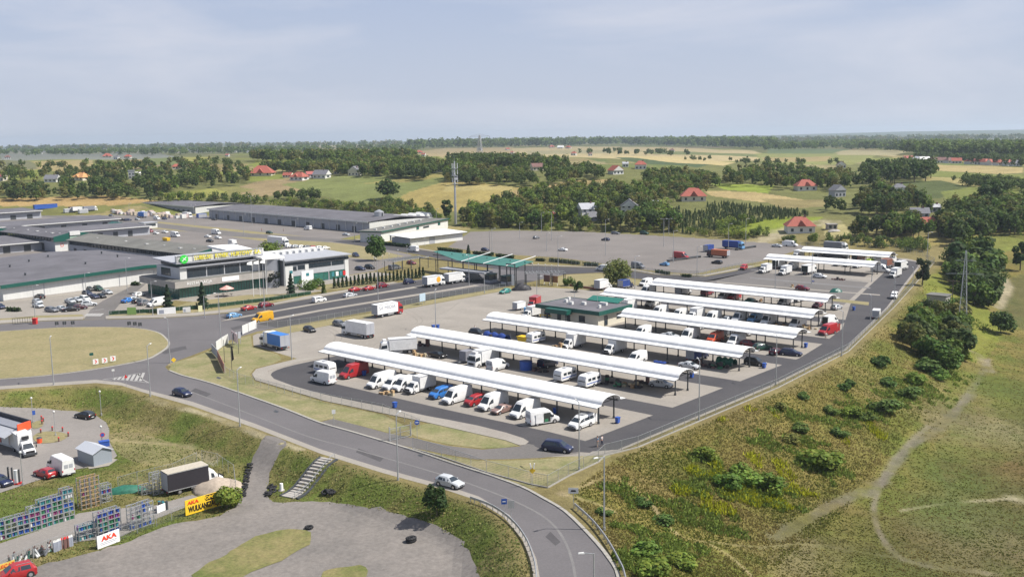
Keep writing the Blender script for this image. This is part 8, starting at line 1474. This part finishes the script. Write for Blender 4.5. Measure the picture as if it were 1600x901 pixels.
# far belts
wood([(400,270),(520,262),(560,256),(640,260),(745,268),(760,277),(700,284),(600,279),(540,276),(420,272)], 330, (8,13), ['oak'], mix, "far"); wood([(395,248),(560,243),(645,240),(650,249),(560,256),(395,254)], 170, (10,15), ['oak'], mix, "far"); wood([(-100,245),(250,243),(420,240),(660,236),(660,231),(420,233),(-100,237)], 420, (12,20), ['oak'], [DKG, MDG], "far"); wood([(698,257),(760,252),(810,258),(795,264),(720,263)], 80, (10,13), ['oak'], [DKG], "far"); wood([(640,233),(800,231),(960,227),(1060,229),(1210,234),(1210,228),(1000,222),(800,226),(640,229)], 650, (20,34), ['oak','tall'], [DKG, MDG], "far"); wood([(1195,238),(1300,233),(1400,238),(1440,248),(1640,254),(1640,232),(1450,228),(1300,226),(1200,228)], 800, (13,23), ['oak'], [DKG, MDG], "far"); wood([(1420,250),(1600,262),(1600,254),(1440,246)], 90, (8,12), ['oak'], [DKG], "far")
wood([(-100,234),(400,229),(800,223),(1200,219),(1640,214),(1640,220),(1200,225),(800,227),(400,232),(-100,238)], 700, (18,30), ['oak'], [DKG, OLV], "far"); wood([(870,243),(950,238),(1110,244),(1100,247),(960,243)], 26, (8,12), ['oak'], [DKG], "far"); wood([(0,264),(330,252),(400,262),(340,270),(240,264),(100,282),(0,286)], 90, (6,11), ['oak'], mix, "far"); wood([(1040,250),(1240,255),(1340,258),(1240,262)], 30, (5,9), ['oak'], [DKG], "far"); wood([(1480,284),(1640,290),(1640,300),(1560,302)], 60, (5,9), ['oak','bush'], [DKG], "far"); wood([(760,262),(830,250),(900,262),(880,270)], 60, (8,12), ['oak'], mix, "far"); wood([(1440,335),(1600,318),(1640,330),(1560,340)], 60, (6,11), ['oak'], mix, "far")
INST.sort(key=lambda t: t[0]/(t[3]+2)); nthing = 0; stV = []; stC = []
cols_n = {DKG: "dark green", MDG: "green", LTG: "light green", OLV: "olive green", BRG: "bright green", PIN: "dark"}
for d, p, kind, H, col, what in INST:
    Rr = H*{'oak': .40, 'tall': .27, 'bush': .62, 'conifer': .30}[kind]
    if nthing < 285 and what != "far" and d > 140:
        big = d < 330
        var = variants(kind, {'conifer': 5.5, 'bush': 5}.get(kind, 11), {'oak': 4.4, 'tall': 3.0, 'bush': 3.1, 'conifer': 1.65}[kind], 620 if big else 300, .34 if big else .52, col, 2)
        cn = cols_n.get(col, "fresh green"); tn = {'oak': "round-crowned", 'tall': "upright", 'bush': "low spreading", 'conifer': "pointed"}[kind]
        tree(p, var, "%s %s one among the %s" % (cn, tn, what), "%s %s %s" % (cn, tn, what), H/{'conifer': 5.5, 'bush': 5}.get(kind, 11), {'bush': "bush", 'conifer': "pine_tree"}.get(kind, "tree"), {'bush': "bush", 'conifer': "pine"}.get(kind, "tree")); nthing += 1
    else:
        n = int(np.clip(240*(600/max(d, 300))**.9, 26, 240)); leaf = H*.047*(240/n)**.5
        if d > 2200: Rr *= 1.5
        v, c = crown(kind, H, Rr, n, leaf, col); v = v+np.array(p)+np.array([0, 0, -.3]); stV.append(v); stC.append(c)
V4 = np.concatenate(stV); C4 = np.concatenate(stC)
o = put("woodland", quad_mesh("woodland", V4, C4, LEAF)); o["kind"] = "stuff"; o["label"] = "woods and tree belts on the hills behind the market"
# ---- houses among the trees
def house(px, wpx, roofm, wallm, label, style='hip', storeys=1.4, rz=None, deep=.8, name="house"):
    p = gp(*px); d = math.hypot(p[0], p[1], p[2]-CAMH); W_ = wpx*d/FPX; W_ = W_*.86; D = W_*deep; hw = 2.6*storeys; rz = random.uniform(-.5, .5) if rz is None else rz
    r = root(name, (p[0], p[1], p[2]-.2), rz, label, "house"); m = MB(); m.box(-W_/2, W_/2, -D/2, D/2, -1, hw); put("wall", m.mesh("wall", wallm), r); rh = D*.42; ov = .06*W_; m = MB(); w2, d2 = W_/2+ov, D/2+ov; z0 = hw-.2
    if style == 'hip': k = w2-d2*.8; m.add([(-w2, -d2, z0), (w2, -d2, z0), (w2, d2, z0), (-w2, d2, z0), (-k, 0, z0+rh), (k, 0, z0+rh)], [(3,2,1,0), (0,1,5,4), (1,2,5), (2,3,4,5), (3,0,4)])
    elif style == 'gable': m.add([(-w2, -d2, z0), (w2, -d2, z0), (w2, d2, z0), (-w2, d2, z0), (-w2, 0, z0+rh), (w2, 0, z0+rh)], [(3,2,1,0), (0,1,5,4), (1,2,5), (2,3,4,5), (3,0,4)])
    elif style == 'front': m.add([(-w2, -d2, z0), (w2, -d2, z0), (w2, d2, z0), (-w2, d2, z0), (0, -d2, z0+rh*1.25), (0, d2, z0+rh*1.25)], [(3,2,1,0), (0,1,4), (1,2,5,4), (2,3,5), (3,0,4,5)])
    else: m.box(-w2, w2, -d2, d2, hw+.002, hw+.5)
    ro = put("roof", m.mesh("roof", roofm), r)
    if style in ('gable', 'front'):
        g = MB()
        if style == 'gable': g.add([(-w2-.02, -D/2, z0), (-w2-.02, D/2, z0), (-w2-.02, 0, z0+rh*.9), (w2+.02, -D/2, z0), (w2+.02, D/2, z0), (w2+.02, 0, z0+rh*.9)], [(0,2,1), (3,4,5)])
        else: g.add([(-W_/2, -d2-.02, z0), (W_/2, -d2-.02, z0), (0, -d2-.02, z0+rh*1.1)], [(0, 1, 2)])
        put("gable", g.mesh("gable", wallm), r)
    if style == 'hip' and W_ > 9:
        m = MB(); y = -d2*1.02; a = W_*.16; m.add([(-a, y, z0+.1), (a, y, z0+.1), (0, y, z0+rh*.62), (0, -d2*.25, z0+rh*.62)], [(0,1,2), (1,3,2), (0,2,3)]); put("dormer", m.mesh("dormer", roofm), ro)
    if style != 'flat': m = MB(); m.box(W_*.16, W_*.16+.7, -.4, .4, z0+rh*.5, z0+rh+.7); put("chimney", m.mesh("chimney", BTILE), ro)
    n = 3 if W_ > 7 else 2
    for s in range(int(max(1, storeys+.3))):
        for k in range(n): x = -W_/2+W_*(k+.5)/n; m = MB(); m.box(x-.6, x+.6, -D/2-.06, -D/2-.004, .7+2.7*s, min(hw-.25, 2.1+2.7*s)); put("window", m.mesh("window", GLASS), r)
        m = MB(); m.box(W_/2+.004, W_/2+.06, -D*.2, D*.2, .8+2.7*s, min(hw-.25, 2.1+2.7*s)); put("window", m.mesh("window", GLASS), r)
    return r
HW = WALLW; ROSE = mat("rose_roof_tiles", (.34, .10, .09), .8, vary=.2)
for a in [((410,274),38,RTILE,CREAM,"big red hip-roofed house behind the left hall, among green",'hip',1.0), ((450,277),15,RTILE,CREAM,"small red-roofed outbuilding left of the red and white house",'gable',.8), ((468,281),26,RTILE,HW,"red-roofed white house by the brown field",'hip',1.1), ((486,277),16,ROSE,HW,"house with purplish roof between red and grey ones",'gable',1.1), ((503,278),25,GTILE,HW,"grey-roofed house with white gable in the hill row",'gable',1.2), ((526,272),10,OTILE,CREAM,"little orange-roofed house in the hill row",'hip',1), ((555,274),20,GTILE,CREAM,"cream-walled house with grey half-hip roof on the hill",'front',1.6), ((686,269),20,RTILE,HW,"white house with red hip roof left of the mast top",'hip',1.4), ((718,268),14,GTILE,HW,"grey and white house right behind the mast top",'front',1.2), ((839,266),20,BTILE,CREAM,"brown-roofed cream house in the middle wood",'gable',1.2), ((962,272),22,RTILE,HW,"red gabled white house in the upper middle",'front',1.2), ((1001,264),20,RTILE,HW,"red-roofed white house highest of the middle pair",'hip',1.5), ((977,261),10,WALLG,HW,"small white house between the two red-roofed ones",'gable',1.2), ((1073,277),16,WALLG,HW,"small white outbuilding amid the trees right of the middle",'flat',1), ((918,339),32,WALLG,HW,"white two-storey house with pale flat-pitched roof behind the lot",'gable',1.9), ((930,343),30,GTILE,WALLG,"grey low shed in front of the white two-storey house",'gable',.7), ((983,333),30,GTILE,HW,"steep grey-roofed white house in the wood behind the lot",'front',1.7), ((1023,320),12,WALLG,CREAM,"small pale-roofed hut beside the wood",'gable',.7), ((1083,313),42,RTILE,CREAM,"big red-roofed cream villa above the pine plantation",'hip',1.2), ((1249,362),46,RTILE,HW,"large red-roofed white villa near the farthest canopies",'hip',1.3), ((1299,358),16,CONC,CONC,"grey unfinished block by the sandy ground",'flat',.9), ((1258,297),33,RTILE,HW,"red-roofed white house on the cleared plot",'hip',1.2), ((1308,307),22,GTILE,WALLG,"pale blue-grey house with steep roof right of the red-roofed plot",'front',1.6), ((1404,303),20,GTILE,HW,"white house with grey pyramid roof among dark trees",'hip',1.6), ((1314,262),16,BTILE,HW,"brown-roofed house alone in the pale fields",'front',1.2), ((1436,339),28,GTILE,WALLG,"blue-grey flat barn among trees on the right",'gable',.9), ((1460,331),16,WALLG,WALLG,"pale-roofed barn behind the blue-grey one",'gable',1.1), ((1450,357),34,RTILE,CREAM,"long red roof amid trees beyond the farthest canopy",'gable',1.0), ((1350,358),12,RTILE,CREAM,"left one of the half-hidden red roofs by the belt",'hip',.9), ((1374,356),16,RTILE,CREAM,"middle one of the half-hidden red roofs by the belt",'hip',.9), ((1412,358),16,RTILE,CREAM,"right one of the half-hidden red roofs by the belt",'hip',.9), ((868,338),12,RTILE,RTILE,"small orange-red cabin among the trees behind the lot",'gable',.7), ((82,284),20,GTILE,HW,"dark-roofed white house in the far left wood",'gable',1.1), ((128,281),24,OTILE,CREAM,"ochre hip-roofed house in the far left wood",'hip',1.0), ((206,279),10,WALLG,WALLG,"grey tower-like block in the upper left wood",'flat',2.6), ((216,277),8,HW,HW,"small white house beside the grey block",'gable',1.4), ((276,264),14,RTILE,CREAM,"red-roofed house in the upper left trees",'hip',1), ((3,282),14,ROSE,CREAM,"house at the far left edge with pale wall",'gable',1.4), ((168,246),14,RTILE,CREAM,"red-roofed house on the far left road",'hip',1), ((200,247),10,RTILE,CREAM,"second red-roofed house on the far left road",'hip',1), ((655,240),12,RTILE,CREAM,"red-roofed house in the far middle belt",'hip',1), ((574,238),9,RTILE,CREAM,"tiny red-roofed house in the far middle-left",'hip',1), ((862,231),9,RTILE,HW,"left of three far red-roofed houses in the middle distance",'hip',1.2), ((876,232),10,HW,HW,"white one of three far houses in the middle distance",'gable',1.2), ((888,232),9,RTILE,HW,"right of three far red-roofed houses in the middle distance",'hip',1.2)]: house(a[0], a[1], a[2], a[3], a[4], a[5], a[6])
RW = random.Random(8)
for k, x in enumerate([1419,1432,1444,1459,1470,1484,1494,1516,1530,1541,1551,1561,1576,1587]):
    c = [ROSE, WALLG, HW, BTILE, BTILE, BTILE, RTILE, RTILE, RTILE, RTILE, RTILE, RTILE, ROSE, GTILE][k]; cn = {ROSE: "rose-roofed", WALLG: "grey-roofed", HW: "white", BTILE: "brown-roofed", RTILE: "red-roofed", GTILE: "dark-roofed"}[c]
    house((x, 252+(x-1419)*.045), 15, c, HW, "%s house in the village row at the far right" % cn, 'hip' if k % 2 else 'gable', 1.2)["group"] = cn+" houses of the far right village row"
fq = random.Random(31)
for k in range(26):
    u = fq.choice([fq.uniform(0, 420), fq.uniform(440, 900), fq.uniform(820, 1400)]); v = fq.uniform(229, 246)-(u-800)*.010; c = fq.choice([RTILE, ROSE, BTILE, GTILE]); cn = {RTILE: "red-roofed", ROSE: "rose-roofed", BTILE: "brown-roofed", GTILE: "grey-roofed"}[c]; house((u, v), fq.uniform(6, 9), c, HW, "%s house scattered among the distant fields and tree belts" % cn, fq.choice(['hip', 'gable']), 1.3)["group"] = "%s houses among the distant fields" % cn
fv = MB()
for k in range(130):
    u = RW.choice([RW.uniform(40, 420), RW.uniform(800, 1600), RW.uniform(1100, 1600)]); v = (RW.uniform(231, 236) if u < 500 else RW.uniform(219, 228))-(u-800)*.006; p = gp(u, v); q = RW.uniform(5, 10); fv.box(p[0]-q, p[0]+q, p[1]-6, p[1]+6, p[2]-1, p[2]+RW.uniform(5, 8))
o = put("village_houses", fv.mesh("village_houses", HW)); o["kind"] = "stuff"; o["label"] = "pale specks of distant villages near the skyline"
# ---- grass, weeds and goldenrod on the slopes
def tufts(name, px, n, hgt_rng, colf, label, per=2, wid=.16, extra=None):
    xs = [p[0] for p in px]; ys = [p[1] for p in px]; U = RNG.uniform(min(xs), max(xs), n*2); Vv = RNG.uniform(min(ys), max(ys), n*2); k = in_poly(U, Vv, px); U, Vv = U[k][:n], Vv[k][:n]
    lx = (U-800)*CR+(450.5-Vv)*SR; ly = -(U-800)*SR+(450.5-Vv)*CR; dx_, dy_, dz_ = lx, FPX*CP+ly*SP, ly*CP-FPX*SP
    t = -CAMH/dz_
    for _ in range(14): z = hgt(dx_*t, dy_*t); t = t*.4+.6*(z-CAMH)/dz_
    X, Y = dx_*t, dy_*t; ok = np.hypot(X, Y) < 340
    for P in NOGRASS: ok &= ~in_poly(X, Y, P)
    for P, w in TRACKS: ok &= seg_dist(X, Y, P) > w
    if extra is not None: ok &= extra(X, Y)
    X, Y = X[ok], Y[ok]; Z = hgt(X, Y); C = colf(X, Y); VV = []; CC = []
    for q in range(per):
        m = len(X); a = RNG.random(m)*2*np.pi; h = RNG.uniform(*hgt_rng, m); w = wid*RNG.uniform(.6, 1.4, m); bx, by = RNG.normal(size=m)*.18, RNG.normal(size=m)*.18; lx2, ly2 = RNG.normal(size=m)*h*.4, RNG.normal(size=m)*h*.4
        ca, sa = np.cos(a)*w, np.sin(a)*w
        VV.append(np.stack([np.stack([X+bx-ca, Y+by-sa, Z-.04], 1), np.stack([X+bx+ca, Y+by+sa, Z-.04], 1), np.stack([X+bx+ca*.5+lx2, Y+by+sa*.5+ly2, Z+h], 1), np.stack([X+bx-ca*.6+lx2, Y+by-sa*.6+ly2, Z+h*.9], 1)], 1).reshape(-1, 3)); CC.append(C*RNG.uniform(.7, 1.3, (m, 1)))
    o = put(name, quad_mesh(name, np.concatenate(VV), np.concatenate(CC), HERB)); o["kind"] = "stuff"; o["label"] = label; return o
HERB = attr_mat("herbage", rough=.8, vary=.12, scales=(.6,), bump=0, translucent=.35, spec=.2)
def gcol(X, Y):
    q = np.sin(X*.21+Y*.13)*np.sin(Y*.17-X*.08+1)+.6*np.sin(X*.62+1.3)*np.sin(Y*.55)+RNG.normal(size=len(X))*.45; q = np.clip(q*.5+.58, 0, 1)[:, None]
    return np.array([.27, .215, .08])*(1-q)+np.array([.155, .17, .036])*q
def gmead(X, Y): return gcol(X, Y)*.85
def gcol2(X, Y):
    q = np.sin(X*.23+Y*.11)*np.sin(Y*.19-X*.06+2)+RNG.normal(size=len(X))*.4; q = np.clip(q*.5+.6, 0, 1)[:, None]
    return np.array([.28, .24, .11])*(1-q)+np.array([.14, .19, .048])*q
tufts("slope_grass", [(890,770),(960,718),(1100,662),(1220,612),(1330,556),(1400,488),(1455,425),(1500,560),(1430,660),(1350,760),(1290,830),(1180,905),(985,905),(960,860)], 42000, (.06, .24), gcol, "tall dry grass and weeds on the slope below the market fence", 2, .11)
tufts("meadow_grass", [(1500,560),(1600,500),(1620,905),(1180,905),(1290,830),(1350,760),(1430,660)], 10000, (.04, .13), gmead, "short patchy grass of the right meadow", 2, .14)
tufts("bank_grass", [(0,612),(150,603),(230,618),(400,674),(500,713),(600,745),(745,788),(800,825),(828,880),(830,905),(700,905),(0,905)], 22000, (.05, .18), gcol2, "grass on the banks below the main road", 2, .11)
def patchf(c, r):
    P = [gp(*q) for q in c]
    return lambda X, Y: np.any([np.hypot(X-p[0], Y-p[1]) < r_*(1+.3*np.sin(X*1.7)+.3*np.sin(Y*1.3)) for p, r_ in zip(P, r)], axis=0)
def gold(X, Y): return np.array([[.35, .36, .022]])*RNG.uniform(.7, 1.2, (len(X), 1))
def lush(X, Y): return np.array([[.17, .225, .045]])*RNG.uniform(.7, 1.25, (len(X), 1))
GC = [(1130,745),(1165,775),(1200,760),(1225,735),(1120,790),(1180,720),(1215,785),(1085,735),(1375,680),(1360,665),(1170,640),(1250,765),(1070,770),(1130,655),(1215,650),(1320,690)]
tufts("goldenrod", [(1030,620),(1400,620),(1400,800),(1030,830)], 15000, (.35, .7), gold, "yellow flowering goldenrod in drifts on the slope", 2, .10, patchf(GC, [2.8,3.0,2.5,2.2,2.0,1.8,2.2,1.4,1.8,1.4,.9,1.7,1.4,1.2,1.0,1.2]))
tufts("tall_weeds", [(900,640),(1560,420),(1560,700),(1280,840),(900,905)], 48000, (.2, .55), lush, "lush green weeds in drifts on the slope", 2, .15, patchf([(1140,755),(1190,770),(1105,718),(1285,728),(1045,850),(1020,885),(1240,650),(1440,610),(1480,585),(1070,800),(980,770),(1330,655),(1200,690),(1500,500),(1460,540),(1350,640),(1400,620),(1120,820),(1000,830),(1085,760),(1300,660),(1260,690)], [4.5,4.5,2.4,4,4.2,4,3,5,5,3.4,3,3,3,8,7,4,4,3,2.5,2.6,2.4,2.6]))
# ================================================================ air
hb = MB(); hb.box(-9500, 9500, -150, 14200, -13, 150); hm = bpy.data.materials.new("haze"); hm.use_nodes = True; nn_ = hm.node_tree.nodes; nn_.clear(); ou = nn_.new("ShaderNodeOutputMaterial"); pv = nn_.new("ShaderNodeVolumePrincipled"); pv.inputs["Color"].default_value = (.74, .87, 1.0, 1); pv.inputs["Density"].default_value = 0.000085; pv.inputs["Anisotropy"].default_value = .25; hm.node_tree.links.new(pv.outputs[0], ou.inputs["Volume"])
o = put("haze", hb.mesh("haze", hm)); o["kind"] = "stuff"; o["label"] = "thin summer haze over the land"
